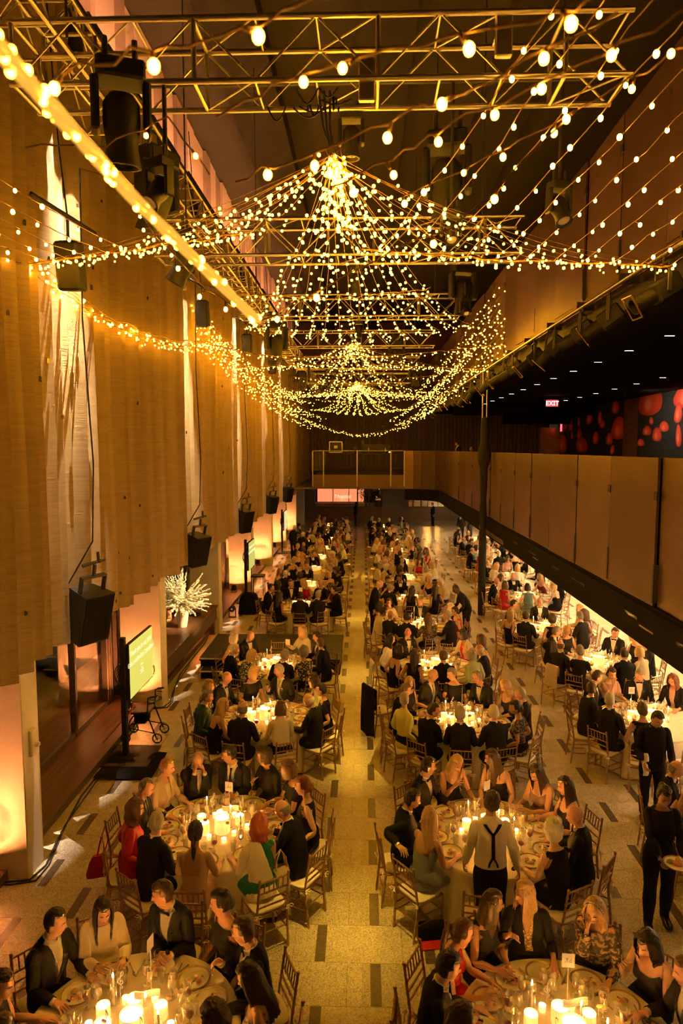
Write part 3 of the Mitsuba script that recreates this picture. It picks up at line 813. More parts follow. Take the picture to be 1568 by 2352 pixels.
def pose(T_, seated=True, lean=10, side=0, twist=0, hyaw=0, hpitch=10, hroll=0, R=None, L=None, palmR=(0, 0, -1), palmL=(0, 0, -1), poleR=None, poleL=None, seat=.57, step=0, legs=None):
    """bone transforms; R and L are wrist targets in the person's own frame (origin on the floor under the hips, facing +y)"""
    J = T_.J; r = math.radians
    hip = np.array([0, 0, seat if seated else .925])
    Rp = rx(r(2)); out = {}
    def put(b, Rm, pos): out[b] = (Rm, J[b], np.asarray(pos, float))
    put('pelvis', Rp, hip + [0, 0, .015])
    def child(b, par, Rm):
        Rq, j0, p0 = out[par]; put(b, Rm, p0 + Rq @ (J[b] - j0))
    l = -r(lean)
    child('spine', 'pelvis', rz(r(twist * .35)) @ ry(r(side * .4)) @ rx(l * .45))
    child('chest', 'spine', rz(r(twist)) @ ry(r(side)) @ rx(l))
    child('neck', 'chest', rz(r(twist + hyaw * .45)) @ ry(r(side * .6 + hroll * .4)) @ rx(l * .8 - r(hpitch) * .4))
    child('head', 'neck', rz(r(twist + hyaw)) @ ry(r(hroll)) @ rx(-r(hpitch) - max(0, r(lean)) * .25))
    for n, s in (('R', 1), ('L', -1)):
        Rq, j0, p0 = out['chest']; S = p0 + Rq @ (J['ua' + n] - j0)
        tgt = R if n == 'R' else L
        if tgt is None:
            tgt = (s * .22, .12, seat + .10) if seated else (s * .30, .06, .80)
        tgt = np.array(tgt, float); pole = poleR if n == 'R' else poleL
        pole = np.array(pole if pole is not None else (s * .34, -.35, -.90), float)
        l1, l2 = .285, .258
        D = tgt - S; dist = np.linalg.norm(D); dist2 = min(max(dist, .16), l1 + l2 - .006); u = D / max(dist, 1e-6)
        if dist > dist2: tgt = S + u * dist2
        a = math.acos(np.clip((l1 ** 2 + dist2 ** 2 - l2 ** 2) / (2 * l1 * dist2), -1, 1))
        pp = pole - u * (pole @ u); pp = unit(pp)
        E = S + u * (l1 * math.cos(a)) + pp * (l1 * math.sin(a)); W = S + u * dist2
        d0 = unit(J['ha' + n] - J['ua' + n]); n0 = np.array([-s * math.cos(ARM_A), 0, -math.sin(ARM_A)])
        palm = np.array(palmR if n == 'R' else palmL, float)
        d1, d2 = unit(E - S), unit(W - E)
        inw = np.cross(np.cross(pp, d1), d1)
        Rf = frame_rot(d0, n0, d2, palm)
        Ru = frame_rot(d0, (0, 1, 0), d1, unit(-pp + .35 * np.array([0, .4, 1.])))
        put('ua' + n, Ru, S)
        elbow_n = Rf
        put('fa' + n, Rf, E); put('ha' + n, Rf, W)
    for n, s in (('R', 1), ('L', -1)):
        if seated:
            td, sd = unit((s * .10, 1, -.04)), unit((s * .02, -.10 + (.12 if s > 0 else -.05), -1))
            if legs: td, sd = [unit(q) * 1 for q in legs]; td = unit(td * [s, 1, 1])
        else:
            td, sd = unit((s * .04, .0 + step * s, -1)), unit((0, -.03 - (step if s < 0 else 0) * 1.3, -1))
        Rq, j0, p0 = out['pelvis']; H = p0 + Rq @ (J['th' + n] - j0)
        d0 = np.array([0, 0, -1.])
        Rt = frame_rot(d0, (1, 0, 0), td, (1, 0, 0)); Rs = frame_rot(d0, (1, 0, 0), sd, (1, 0, 0))
        put('th' + n, Rt, H); K = H + Rt @ (J['sh' + n] - J['th' + n]); put('sh' + n, Rs, K)
        A = K + Rs @ (J['fo' + n] - J['sh' + n]); put('fo' + n, np.eye(3) if seated else np.eye(3), A)
    A = np.zeros((17, 3, 3)); B = np.zeros((17, 3))
    for b, (Rm, j, p) in out.items():
        A[BI[b]] = Rm; B[BI[b]] = p - Rm @ j
    return A, B

def skinned(piece, P):
    v, f, w = piece
    A, B = P
    M = w @ A.reshape(17, 9); t = w @ B
    return np.einsum('nij,nj->ni', M.reshape(-1, 3, 3), v) + t, f

def seated_skirt(lod, hem=.06, flare=1.0, seed=0):
    """skirt of a seated woman: from the waist over the lap and down in front of the chair"""
    path = [(0, -.015, .74, .150, .115), (0, -.01, .67, .190, .145), (0, .03, .60, .215, .140), (0, .16, .585, .215, .108), (0, .30, .58, .205, .098), (0, .42, .565, .180, .090), (0, .49, .50, .175, .085 * flare), (0, .52, .38, .18 * flare, .09 * flare), (0, .53, .22, .20 * flare, .11 * flare), (0, .53, hem, .22 * flare, .14 * flare)]
    tang = [(0, 0, -1), (0, .3, -1), (0, .8, -.5), (0, 1, -.08), (0, 1, -.05), (0, .9, -.4), (0, .5, -.9), (0, .1, -1), (0, 0, -1), (0, 0, -1)]
    n = {0: 28, 1: 18, 2: 10}[lod]; rings = []
    for i, ((x, y, z, a, b), d) in enumerate(zip(path, tang)):
        d = unit(d); u = np.array([1., 0, 0]); w = np.cross(u, d)
        q = ring((x, y, z), u, w, a, b, n, 2.2)
        t = np.arange(n) * 2 * PI / n
        k = 1 + .05 * max(0, i - 3) / 4 * np.sin(t * 6 + seed + i * .3) * (i > 3)
        rings.append((q - [x, y, z]) * k[:, None] + [x, y, z])
    v, f = loft(rings, cap=False)
    return v, f[:, ::-1]
# ---------------------------------------------------------------- the hall: floor, walls, ceilings, balconies
rng = np.random.default_rng(11)
ORD = ['first', 'second', 'third', 'fourth', 'fifth', 'sixth', 'seventh', 'eighth', 'ninth', 'tenth', 'eleventh', 'twelfth', 'thirteenth', 'fourteenth', 'fifteenth', 'sixteenth', 'seventeenth']
def struct(name, mesh, m, parent=None, smooth=False, **kw):
    k = put(name, mesh, m, smooth, parent, **kw)
    if not parent: tag(k, kind='structure')
    return k

struct('floor', bx(-4.72, 11, -2, 60, -.30, -.006), 'm_joint')
SX, SY = 1.24, .6
ys = [5.3 + SY * j for j in range(19)]
for j, y in enumerate(ys):
    for i in range(-4, 9):
        x0 = .15 - .31 + SX * i - (.62 if j % 2 else 0)
        x1 = min(x0 + SX, 11); x0 = max(x0, -4.72)
        if x1 - x0 > .05:
            put('slab', bx(x0 + .002, x1 - .002, y + .002, y + SY - .002, -.02, 0), 'm_floor', parent='floor')
yfar = ys[-1] + SY
put('far_paving', bx(-4.72, 11, yfar + .002, 60, -.02, 0), 'm_floor', parent='floor')
put('near_paving', bx(-4.72, 11, -2, ys[0] - .002, -.02, 0), 'm_floor', parent='floor')
strip = scene[put('dark_inlay', bx(-.058, .058, .008, SY - .008, -.004, .0012), 'm_inlay', parent='floor', M=T().translate([.15, 6.5, 0]))]
far_strips = []
for j in range(-2, 60):
    for i in range(-8, 18):
        if (i + j) % 2 == 0 or (i == 0 and j == -1): continue
        x, y = .15 + .62 * i, 7.1 + .6 * j
        if x < -4.6 or x > 10.6: continue
        if y < 16.6 and not (y < 8 and x > 4):
            again('dark_inlay', strip, 'floor', T().translate([x, y, 0]))
        else:
            far_strips.append(moved(bx(-.058, .058, .008, SY - .008, -.004, .0012), (x, y, 0)))
k = put('far_inlays', cat(far_strips), 'm_inlay', parent='floor'); tag(k, kind='stuff')

# raised plinth along the glass wall, columns, glazing
struct('plinth', bx(-7.2, -4.72, 2, 60, -.02, .13), 'm_wood')
struct('trim_1', bx(-4.722, -4.70, 2, 60, 0, .135), 'm_frame')
COLY = [8.44 + 6.06 * k for k in range(8)]
for k, y in enumerate(COLY):
    c = struct('column', bxr(-5.32, -4.42, y, y + .44, 0, 3.12, .012), 'm_plaster')
struct('soffit', bx(-7.2, -4.62, 0, 60, 3.12, 3.34), 'm_plaster')
struct('ground_outside', bx(-40, -7.2, -5, 70, -.3, -.05), 'm_road')
win = 0
for k in range(len(COLY)):
    y0, y1 = COLY[k] + .44 - 6.06 * 1, COLY[k]
    y0, y1 = COLY[k] - 5.62, COLY[k]
    win += 1
    w = f'window_{win}'
    post = (y1 - y0) / 3
    fr = [bx(-5.62, -5.54, y0, y1, .13, .23), bx(-5.62, -5.54, y0, y1, 3.02, 3.12)]
    struct(w, cat(fr), 'm_frame')
    for q in (0, 1, 2, 2.86, 2.93, 3):
        yy = y0 + post * q
        put('mullion', bx(-5.64, -5.52, yy - .035, yy + .035, .13, 3.12), 'm_frame', parent=w)
    for q in range(3):
        put('pane', (np.array([[-5.58, y0 + post * q + .03, .22], [-5.58, y0 + post * (q + 1) - .03, .22], [-5.58, y0 + post * (q + 1) - .03, 3.03], [-5.58, y0 + post * q + .03, 3.03]]), np.array([[0, 1, 2], [0, 2, 3]])), 'm_glass', parent=w)
# the high wall above, with its vertical salmon bands
struct('wall_left', bx(-5.6, -5.10, 0, 60, 3.34, 15.2), 'm_darkwall')
y = 3.0; q = 0
while y < 50:
    w_ = .55 + .75 * rng.random()
    put('panel', bx(-5.10, -5.0 - .04 * (q % 3), y, y + w_ - .03, 11.6, 15.05), 'm_salmon' if q % 5 not in (1, 3) else 'm_salmon_dark', parent='wall_left')
    y += w_; q += 1
struct('ceiling', bx(-5.6, 16, -4, 62, 15.1, 15.4), 'm_ceiling')
for x0, x1, d in ((-3.5, -2.2, .5), (-.2, 1.1, .5), (3.1, 4.4, .5)):
    put('beam', bx(x0, x1, -2, 60, 15.1 - d, 15.12), 'm_beam', parent='ceiling')
struct('wall_far', bx(-7, 16, 57, 57.4, 4.0, 15.2), 'm_darkwall')
struct('wall_back', bx(-7, 16, -4.4, -4, -1, 15.2), 'm_darkwall')
struct('wall_right', bx(11, 11.3, -4, 60, -.3, 2.7), 'm_pale')

# balcony along the right side: bronze fascia panels over a black band, floor slab, soffit with downlights
FX = 4.30
def fascia(name, z0, z1, label_kind, last):
    root = struct(name, bx(FX + .05, FX + .18, -2, 38.5, z0 - .55, z1 - .02), 'm_black')
    y = -1.22; k = 0
    while y < last:
        t = math.radians(rng.normal(0, .9))
        v, f = bxr(-.022, .022, .02, 1.86, z0, z1 + .0, .006)
        v = v @ rz(t).T + [FX, y, 0]
        p = put('panel', (v, f), f'm_bronze{k % 5}', parent=root)
        put('hinge', bx(FX - .045, FX + .03, y - .035, y + .02, z0 + .06, z0 + .62), 'm_darkmetal', parent=root)
        put('clip', bx(FX - .05, FX - .01, y - .04, y + .06, z1 - .62, z1 - .50), 'm_darkmetal', parent=root)
        y += 1.88; k += 1
    return root
fascia('balcony_front', 3.37, 5.57, 'lower', 36.4)
band = struct('balcony_edge', cat([bx(4.24, 4.40, -2, 38.6, 2.72, 3.30), bx(4.28, 4.44, -2, 38.6, 3.30, 3.36)]), 'm_softblack')
for k in range(14):
    y = 6.4 + 2.1 * k + rng.uniform(-.3, .3)
    put('slot', bx(4.232, 4.242, y, y + rng.uniform(.35, .8), 3.06, 3.11), 'm_blackgloss', parent=band)
for y in (9.9, 16.5):
    put('vent', bx(4.230, 4.242, y, y + .5, 2.99, 3.02), 'm_bronze0', parent=band)
# long vent grille further along the band
for k in range(16):
    put('grille_bar', bx(4.222, 4.242, 20.6 + .27 * k, 20.6 + .27 * k + .22, 2.78, 2.92), 'm_bronze2', parent=band)
struct('balcony_floor', bx(4.40, 17, -2, 60, 3.9, 4.30), 'm_carpet')
struct('balcony_soffit', bx(4.40, 11.2, -2, 60, 2.72, 2.80), 'm_pale')
group('downlight', [('lens', lathe([(.001, 2.705), (.15, 2.705)], 20), 'm_white', False, area(SOFFIT, 3.0))])
group('downlight_trim', [('trim', lathe([(.15, 2.705), (.17, 2.70), (.17, 2.72)], 20), 'm_white', False)])
for k in range(12):
    d = inst('downlight', 'downlight', place(8.3, 9.0 + 3.2 * k), f'{ORD[k]} round recessed downlight from the camera in the soffit under the balcony', 'downlight', 'downlights under the balcony')
    inst('trim', 'downlight_trim', place(8.3, 9.0 + 3.2 * k), parent=d)
fascia('upper_balcony_front', 8.55, 11.2, 'upper', 44)
struct('upper_balcony_edge', cat([bx(4.22, 4.46, -2, 46, 8.36, 8.52)]), 'm_bronze1')
struct('mezzanine_ceiling', bx(4.46, 17, -2, 60, 8.30, 8.50), 'm_softblack')
struct('upper_floor', bx(4.46, 17, -2, 60, 8.52, 8.8), 'm_black')
struct('wall_upper_right', bx(9, 9.3, -2, 60, 8.8, 15.2), 'm_darkwall')

# mezzanine: back wall with the red petal mural, far lit wall, slots of light in the ceiling
pet = []
r2 = random.Random(5)
for k in range(400):
    big = r2.random() < .45
    c = (r2.uniform(25, 49.5), r2.uniform(5.6, 8.1), (r2.uniform(.75, 1.5) if big else r2.uniform(.25, .6)), (r2.uniform(.45, .95) if big else r2.uniform(.18, .5)), r2.uniform(-.3, .3), r2.random())
    if all(((c[0] - q[0]) / (c[2] + q[2])) ** 2 + ((c[1] - q[1]) / (c[3] + q[3])) ** 2 > .62 for q in pet): pet.append(c)
    if len(pet) >= 34: break
def petals(p, n, uv):
    col = mi.Color3f(.020, .022, .022)
    for y, z, a, b, tl, s in pet:
        u = (p.y - y + tl * (p.z - z)) / a; w = (p.z - z) / b
        d = u * u * dr.clip(1.15 + .55 * w, .5, 1.8) + w * w
        e = dr.square(u - .15) * 2.2 + dr.square(w + .25)
        c = mix((.70, .085, .04), (.46, .03, .016), smoothstep(.1, 1.0, d) * .8 + .2 * s)
        c = mix((.85, .25, .16), c, smoothstep(.0, .35, e))
        col = dr.select(d < 1, c, col)
    return col
mat('m_mural', proc(petals), .6)
for y0, y1 in ((27.0, 35.6), (37.6, 49.5)):
    w = struct('wall_mezzanine', bx(14.0, 14.3, y0, y1, 4.3, 8.3), 'm_mural')
struct('wall_mezzanine', bx(14.02, 14.3, 35.6, 37.6, 4.3, 8.3), 'm_wood')
struct('wall_mezzanine', bx(14.1, 14.3, -2, 27, 4.3, 8.3), 'm_darkwall')
for k, ch in enumerate(['I', 'I', 'U']):
    m = meshkit.text_mesh(ch, .62, .03, bold=True)
    v = np.array(m.vertices); v = np.stack([13.985 - v[:, 2], -v[:, 0], v[:, 1]], 1) + [0, 29.2 - .55 * k, 6.35]
    tag(put('wall_letter', (v, np.array(m.faces)), 'm_gold'), f'gold capital letter {ch} on the dark mural at the right edge', 'letter', 'gold letters on the mural' if ch == 'I' else None)
mat('m_stonewall', proc(lambda p, n, uv: mix((.34, .22, .10), (.66, .46, .22), fbm(p.x * 4, p.z * 4, 1, 3) * .7 + .3 * cell_rand(dr.floor(p.x * 3), dr.floor(p.z * 5)))), .35, metal=.5)
struct('wall_far_mezzanine', bx(12.8, 16, 50.2, 50.5, 4.3, 7.2), 'm_stonewall')
mat('m_slat', proc(lambda p, n, uv: mix((.13, .095, .055), (.24, .175, .10), noise(p.x * 9, p.z * .2))), .6)
slats = struct('wall_slatted', bx(-5, 14, 52.3, 52.5, 4.0, 15.1), 'm_wood')
for k in range(62):
    x = -4.6 + .3 * k
    put('slat', bx(x, x + .2 + .05 * (k % 3 == 0), 52.12 + .05 * ((k * 7) % 3), 52.3, 4.3, 12.0), 'm_slat', parent=slats)
struct('mezzanine_beam', cat([bx(5.5, 16, 42.0, 42.4, 7.72, 8.3), bx(9.5, 14, 47, 47.4, 7.35, 8.3)]), 'm_softblack')
group('slot', [('slot', bx(-.11, .11, -.02, .02, 8.285, 8.31), 'm_white', False, area((3.0, 2.2, 1.3), .2))])
for k in range(15):
    inst('ceiling_slot', 'slot', place(7.07, 11.5 + 2.42 * k), f'{ORD[k]} short bright slot light from the camera in the nearer row of the mezzanine ceiling', 'ceiling light', 'slot lights of the mezzanine ceiling')
for k in range(12):
    inst('ceiling_slot', 'slot', place(11.0, 21 + 2.42 * k), f'{ORD[k]} short bright slot light from the camera in the further row of the mezzanine ceiling', 'ceiling light', 'slot lights of the mezzanine ceiling')
# spots that wash the mural and the far wall, in small black cans under the ceiling
def can_spot(x, y, z, target, power, cut, label, col=(1, .8, .55)):
    k = fresh('wall_washer')
    d = unit(np.array(target) - [x, y, z]); u = unit(np.cross(d, (0, 0, 1))); R = np.stack([u, np.cross(d, u), d], 1)
    v, f = lathe([(.001, -.12), (.055, -.12), (.06, .10), (.05, .10), (.045, .02), (.001, .02)], 14)
    scene[k + '__body'] = mikit.ply(turned((v, f), R, (x, y, z)), 'm_black', smooth=30)
    scene[k + '__bracket'] = mikit.ply(bar((x, y, z), (x, y, 8.32), .015), 'm_black')
    tag(k, label, 'spotlight')
    scene['lamp_' + k] = dict(type='spot', intensity=lum(*[power * c for c in col]), cutoff_angle=cut, beam_width=cut * .6, to_world=T().look_at([x + d[0] * .13, y + d[1] * .13, z + d[2] * .13], [float(q) for q in target], [0, 0.01, 1]))
can_spot(11.6, 31, 8.05, (14.0, 31.5, 6.2), 22, 62, 'small black can light aimed at the right half of the petal mural')
can_spot(11.6, 42, 8.05, (14.0, 43, 6.2), 22, 64, 'small black can light aimed at the left half of the petal mural')
can_spot(14.3, 47.6, 7.2, (14.3, 50.2, 5.6), 50, 50, 'small black can light aimed at the stone wall at the far end')
# exit sign
e = fresh('exit_sign')
scene[e + '__case'] = mikit.ply(bxr(9.15, 9.77, 34.93, 35.0, 7.78, 8.14, .01), 'm_white')
scene[e + '__face'] = mikit.ply(bx(9.17, 9.75, 34.922, 34.93, 7.80, 8.12), 'm_redcloth', emitter={'type': 'area', 'sampling_weight': .15, 'radiance': lum(2.6, .10, .12)})
scene[e + '__bracket'] = mikit.ply(bx(9.40, 9.52, 34.95, 34.99, 8.14, 8.31), 'm_black')
m = meshkit.text_mesh('EXIT', .20, .006, bold=True); v = np.array(m.vertices); w_ = v[:, 0].max()
v = np.stack([9.46 - w_ / 2 + v[:, 0], 34.921 - v[:, 2], 7.86 + v[:, 1]], 1)
scene[e + '__lettering'] = mikit.ply((v, np.array(m.faces)), 'm_white', emitter={'type': 'area', 'sampling_weight': .15, 'radiance': lum(5, 2.4, 2.2)})
tag(e, 'glowing red EXIT sign hanging under the black mezzanine ceiling', 'exit sign')
e = put('emergency_light', bx(13.93, 14.0, 49.0, 49.2, 6.9, 7.5), 'm_white', emitter={'type': 'area', 'sampling_weight': .15, 'radiance': lum(4, .25, .3)})
tag(e, 'small glowing red light beside the left edge of the petal mural', 'light')

# far balcony with its glass balustrade, and the rounded corner
for k in range(6):
    a0, a1 = math.radians(15 * k), math.radians(15 * (k + 1)); R_ = 1.9; cx_, cy_ = FX - R_, 37.7
    p0, p1 = (cx_ + R_ * math.cos(a0), cy_ + R_ * math.sin(a0)), (cx_ + R_ * math.cos(a1), cy_ + R_ * math.sin(a1))
    d = np.array([p1[0] - p0[0], p1[1] - p0[1]]); L = np.linalg.norm(d); t = math.atan2(d[1], d[0])
    v, f = bxr(.006, L - .006, -.02, .02, 3.37, 5.57, .005)
    put('corner_panel', (v @ rz(t).T + [p0[0], p0[1], 0], f), f'm_bronze{k % 5}', parent='balcony_front')
    v, f = bx(0, L, -.10, .0, 2.72, 3.36)
    put('corner_band', (v @ rz(t).T + [p0[0], p0[1], 0], f), 'm_softblack', parent='balcony_edge')
fb = struct('far_balcony', bx(-2.95, 2.4, 39.55, 39.75, 3.42, 4.18), 'm_bronze4')
struct('far_balcony_floor', bx(-2.95, 4.4, 39.75, 52.3, 3.5, 4.1), 'm_carpet')
struct('far_balcony_soffit', bx(-4.7, 4.4, 39.6, 57, 3.36, 3.42), 'm_darkwall')
for k, x in enumerate((-2.93, -2.3, -.36, 1.58, 2.36)):
    put('balustrade_post', bx(x - .035, x + .035, 39.50, 39.60, 3.5, 5.54), 'm_steel', parent=fb)
    if k:
        xp = (-2.93, -2.3, -.36, 1.58)[k - 1]
        put('glass_panel', (np.array([[xp + .05, 39.56, 4.2], [x - .05, 39.56, 4.2], [x - .05, 39.56, 5.5], [xp + .05, 39.56, 5.5]]), np.array([[0, 1, 2], [0, 2, 3]])), 'm_glass', parent=fb)
put('hand_rail', bar((-2.95, 39.56, 5.56), (2.4, 39.56, 5.56), .03, 8), 'm_steel', True, fb)

# ground floor beyond: end wall of glass with the street outside
struct('baseboard_far', bx(-5, 11, 54.0, 54.12, 0, 1.05), 'm_wood')
for x0, x1 in ((-5.6, -3.9), (1.5, 3.5), (6.95, 11)):
    struct('pier', bx(x0, x1, 54.0, 54.6, 0, 3.4), 'm_darkwall')
win += 1
w = f'window_{win}'
struct(w, cat([bx(-3.9, 7, 54.2, 54.3, 1.02, 1.10), bx(-3.9, 7, 54.2, 54.3, 3.3, 3.42)]), 'm_frame')
for x in (-3.88, -.45, .45, 1.45, 3.55, 4.6, 6.9):
    put('mullion', bx(x - .05, x + .05, 54.18, 54.32, 1.05, 3.35), 'm_frame', parent=w)
for x0, x1 in ((-3.85, -.48), (-.42, .42), (.48, 1.42), (3.58, 4.57), (4.63, 6.87)):
    put('pane', (np.array([[x0, 54.26, 1.08], [x1, 54.26, 1.08], [x1, 54.26, 3.32], [x0, 54.26, 3.32]]), np.array([[0, 1, 2], [0, 2, 3]])), 'm_glass', parent=w)
struct('street', bx(-14, 20, 60, 110, -.3, -.05), 'm_road')
# theatre sign across the passage: three lit panes and a word
sgn = fresh('theater_sign')
for k, (x0, x1) in enumerate(((-3.92, -2.62), (-2.56, -1.26), (-1.20, .05))):
    scene[sgn + '__pane' + (f'_{k:03d}' if k else '')] = mikit.ply(bx(x0, x1, 58.4, 58.44, 1.15, 2.35), 'm_salmon', emitter={'type': 'area', 'sampling_weight': .15, 'radiance': lum(1.25, .34, .15)})
scene[sgn + '__frame'] = mikit.ply(cat([bx(-3.98, .1, 58.38, 58.46, 1.08, 1.15), bx(-3.98, .1, 58.38, 58.46, 2.35, 2.41)] + [bx(x - .03, x + .03, 58.38, 58.46, 1.1, 2.4) for x in (-3.95, -2.59, -1.23, .08)]), 'm_frame')
m = meshkit.text_mesh('Theater', .30, .01); v = np.array(m.vertices)
scene[sgn + '__lettering'] = mikit.ply((np.stack([-2.5 + v[:, 0], 58.385 - v[:, 2], 1.45 + v[:, 1]], 1), np.array(m.faces)), 'm_white', emitter={'type': 'area', 'sampling_weight': .15, 'radiance': lum(1.6, .75, .45)})
tag(sgn, 'pink lit sign reading Theater beyond the far end window', 'sign')
struct('plinth_outside', bx(-5, 1, 58.0, 59, -.05, 1.05), 'm_salmon_dark')
# pavement outside the right end window, a low lit wall, trees and two street lamps
mat('m_litwall', (.75, .62, .40), .8)
struct('building_outside', bx(3, 14, 66, 66.4, 0, 2.6), 'm_litwall')
tag('building_outside', kind='structure')
for k in range(2):
    t = fresh('street_lamp'); x = (5.66, 6.55)[k]
    scene[t + '__post'] = mikit.ply(bar((x, 60, -.05), (x, 60, 2.55), .03), 'm_black')
    ico = trimesh.creation.icosphere(1)
    scene[t + '__globe'] = mikit.ply((np.array(ico.vertices) * .13 + [x, 60, 2.62], np.array(ico.faces)), 'm_white', emitter={'type': 'area', 'sampling_weight': .15, 'radiance': lum(150, 70, 15)})
    tag(t, ('left', 'right')[k] + ' globe of the two street lamps beyond the far right window', 'street lamp')
def leafy(x, y, h, r, n, seed, label):
    q = np.random.default_rng(seed); t = fresh('street_tree')
    scene[t + '__trunk'] = mikit.ply(cat([tube_path([(x, y, -.05), (x + .05, y, h * .45), (x, y, h * .9)], [.08, .06, .02], 6)] + [tube_path([(x, y, h * .5), (x + r * .8 * math.cos(a), y + .3 * math.sin(a), h * (.7 + .15 * math.sin(a * 3)))], [.035, .01], 5) for a in np.linspace(0, 6, 7)]), 'm_wood')
    c = q.normal(0, 1, (n, 3)); c /= np.linalg.norm(c, axis=1)[:, None]; c = c * (q.random((n, 1)) ** .4) * [r, r * .6, h * .36] + [x, y, h * .72]
    vs = []; fs = []
    for i, p in enumerate(c):
        a = unit(q.normal(0, 1, 3)); b = unit(np.cross(a, q.normal(0, 1, 3))); s = .09
        vs += [p - a * s, p + b * s * .5, p + a * s, p - b * s * .5]; fs += [[4 * i, 4 * i + 1, 4 * i + 2], [4 * i, 4 * i + 2, 4 * i + 3]]
    scene[t + '__foliage'] = mikit.ply((np.array(vs), np.array(fs)), 'm_leaf')
    tag(t + '__foliage', kind='stuff')
    tag(t, label, 'tree')
leafy(4.15, 57.5, 3.3, .8, 420, 1, 'dark leafy tree outside the right end window, left of the lamps')
leafy(6.9, 58.2, 3.2, .7, 320, 2, 'dark leafy tree outside the right end window, right of the lamps')
leafy(.2, 56.8, 3.2, .7, 300, 3, 'dark leafy tree outside the narrow end window by the Theater sign')
# ---------------------------------------------------------------- curtains along the left wall
rng = np.random.default_rng(23)
CX = -4.30
y = 2.6; ci = 0
while y < 52:
    yl = [y]; xl = [CX - .09]; hem = []
    pts = []; yy = y
    while yy < y + 4.0:
        wd = rng.uniform(.16, .40); rt_ = rng.uniform(.03, .09); dpt = rng.uniform(.12, .34)
        pts += [(yy, CX - .09), (yy + wd * .5, CX - .09 + dpt * .55 + rng.normal(0, .006)), (yy + wd, CX - .09 + dpt), (yy + wd + rt_ * .5, CX - .08 + dpt * .5), (yy + wd + rt_, CX - .09)]
        hem.append(rng.uniform(-.06, .06)); yy += wd + rt_
    pts = np.array(pts); zs = np.array([11.95, 11.2, 10, 8.5, 7, 5.5, 4.2, 3.4, 2.96]); n = len(pts)
    V = []
    for z in zs:
        sway = .012 * math.sin(z * 1.3 + ci) * (12 - z) / 10
        zz = np.full(n, z)
        if z < 3: zz = zz + np.repeat(hem, 5)
        V.append(np.stack([pts[:, 1] * 1 + sway + .010 * np.sin(z * .9 + pts[:, 0] * 2), pts[:, 0] + .012 * np.sin(z * .7 + pts[:, 0] * 3), zz], 1))
    V = np.vstack(V); i = np.arange(n - 1); F = []
    for r in range(len(zs) - 1):
        a, b = r * n, (r + 1) * n
        F += [np.stack([a + i, a + i + 1, b + i + 1], 1), np.stack([a + i, b + i + 1, b + i], 1)]
    F = np.vstack(F)
    back = V - [.004, 0, 0]; m = (np.vstack([V, back]), np.vstack([F, F[:, ::-1] + len(V)]))
    c = put('curtain', m, 'm_curtain')
    tag(c, f'{ORD[ci]} tall pleated gold curtain from the camera along the left wall', 'curtain')
    for q in range(30 if ci < 5 else 12):
        j = int(rng.integers(0, len(hem))) * 5; f = rng.random(); z = 2.95 + 8.5 * rng.random() ** 1.7
        p0, p1 = pts[j], pts[j + 2]; p = p0 * (1 - f) + p1 * f
        d = unit([p1[1] - p0[1], p1[0] - p0[0], 0]); nn = np.array([d[1], -d[0], 0]); nn = nn if nn[0] > 0 else -nn
        o = np.array([p[1], p[0], z]) + nn * .012
        a, b = .016, rng.uniform(.022, .034)
        put('tab', (np.array([o - d * a - [0, 0, b], o + d * a - [0, 0, b], o + d * a + [0, 0, b * .8], o + [0, 0, b * 1.2], o - d * a + [0, 0, b * .8],
                              o - nn * .018 - d * a - [0, 0, b], o - nn * .018 + d * a - [0, 0, b], o - nn * .018 + [0, 0, b * 1.2]]),
                    np.array([[0, 1, 2], [0, 2, 3], [0, 3, 4], [0, 5, 6], [0, 6, 1], [1, 6, 7], [1, 7, 3], [0, 4, 5], [4, 3, 7], [4, 7, 5]])), 'm_tab_dark' if rng.random() < .84 else 'm_tab_gold', parent=c)
    y = yy; ci += 1
struct('curtain_track', bx(-4.55, -4.05, 2, 52, 11.95, 12.02), 'm_black')

# ---------------------------------------------------------------- box trusses
def truss(x0, x1, y, z, single, label, along='x', m='m_alu', step=.5, w=.5):
    """box truss with its top front chord at (y, z)"""
    k = fresh('lighting_truss')
    def P(t, i, j):                                            # t along, i front/back, j bottom/top
        return np.array([t, y + i * w, z - (1 - j) * w]) if along == 'x' else np.array([y + i * w, t, z - (1 - j) * w])
    for i in (0, 1):
        for j in (0, 1):
            put('chord', bar(P(x0, i, j), P(x1, i, j), .025, 8), m, True, k)
    n = max(2, int(round((x1 - x0) / step))); ts = np.linspace(x0 + .03, x1 - .03, n + 1); lac = []
    for q in range(n + 1):
        big = q % 3 == 0
        for i in (0, 1): lac.append(bar(P(ts[q], i, 0), P(ts[q], i, 1), .022 if big else .012, 6)) if big else None
        for j in (0, 1): lac.append(bar(P(ts[q], 0, j), P(ts[q], 1, j), .020 if big else .012, 6))
        if q < n:
            a, b = ts[q], ts[q + 1]
            for i in (0, 1): lac.append(bar(P(a, i, q % 2), P(b, i, 1 - q % 2), .011, 6))
            for j in (0, 1): lac.append(bar(P(a, q % 2, j), P(b, 1 - q % 2, j), .010, 6)) if q % 2 else None
    if single:
        for g in lac: put('brace', g, m, True, k)
    else:
        tag(put('braces', cat(lac), m, True, k), kind='stuff')
    tag(k, label, 'truss')
TY = [6.0, 10.0, 16.6, 23.0, 29.5, 36.0, 42.5]; TZ = [9.27, 8.95, 9.34, 9.58, 9.6, 9.6, 9.6]
for i, (ty, tz) in enumerate(zip(TY, TZ)):
    truss(-3.0, 2.2 + .05 * i, ty, tz, i < 3, f'{ORD[i]} crosswise lighting truss from the camera under the ceiling')
truss(4.0, 46, -3.15, 9.75, False, 'long lighting truss running down the hall beside the left curtains', along='y')
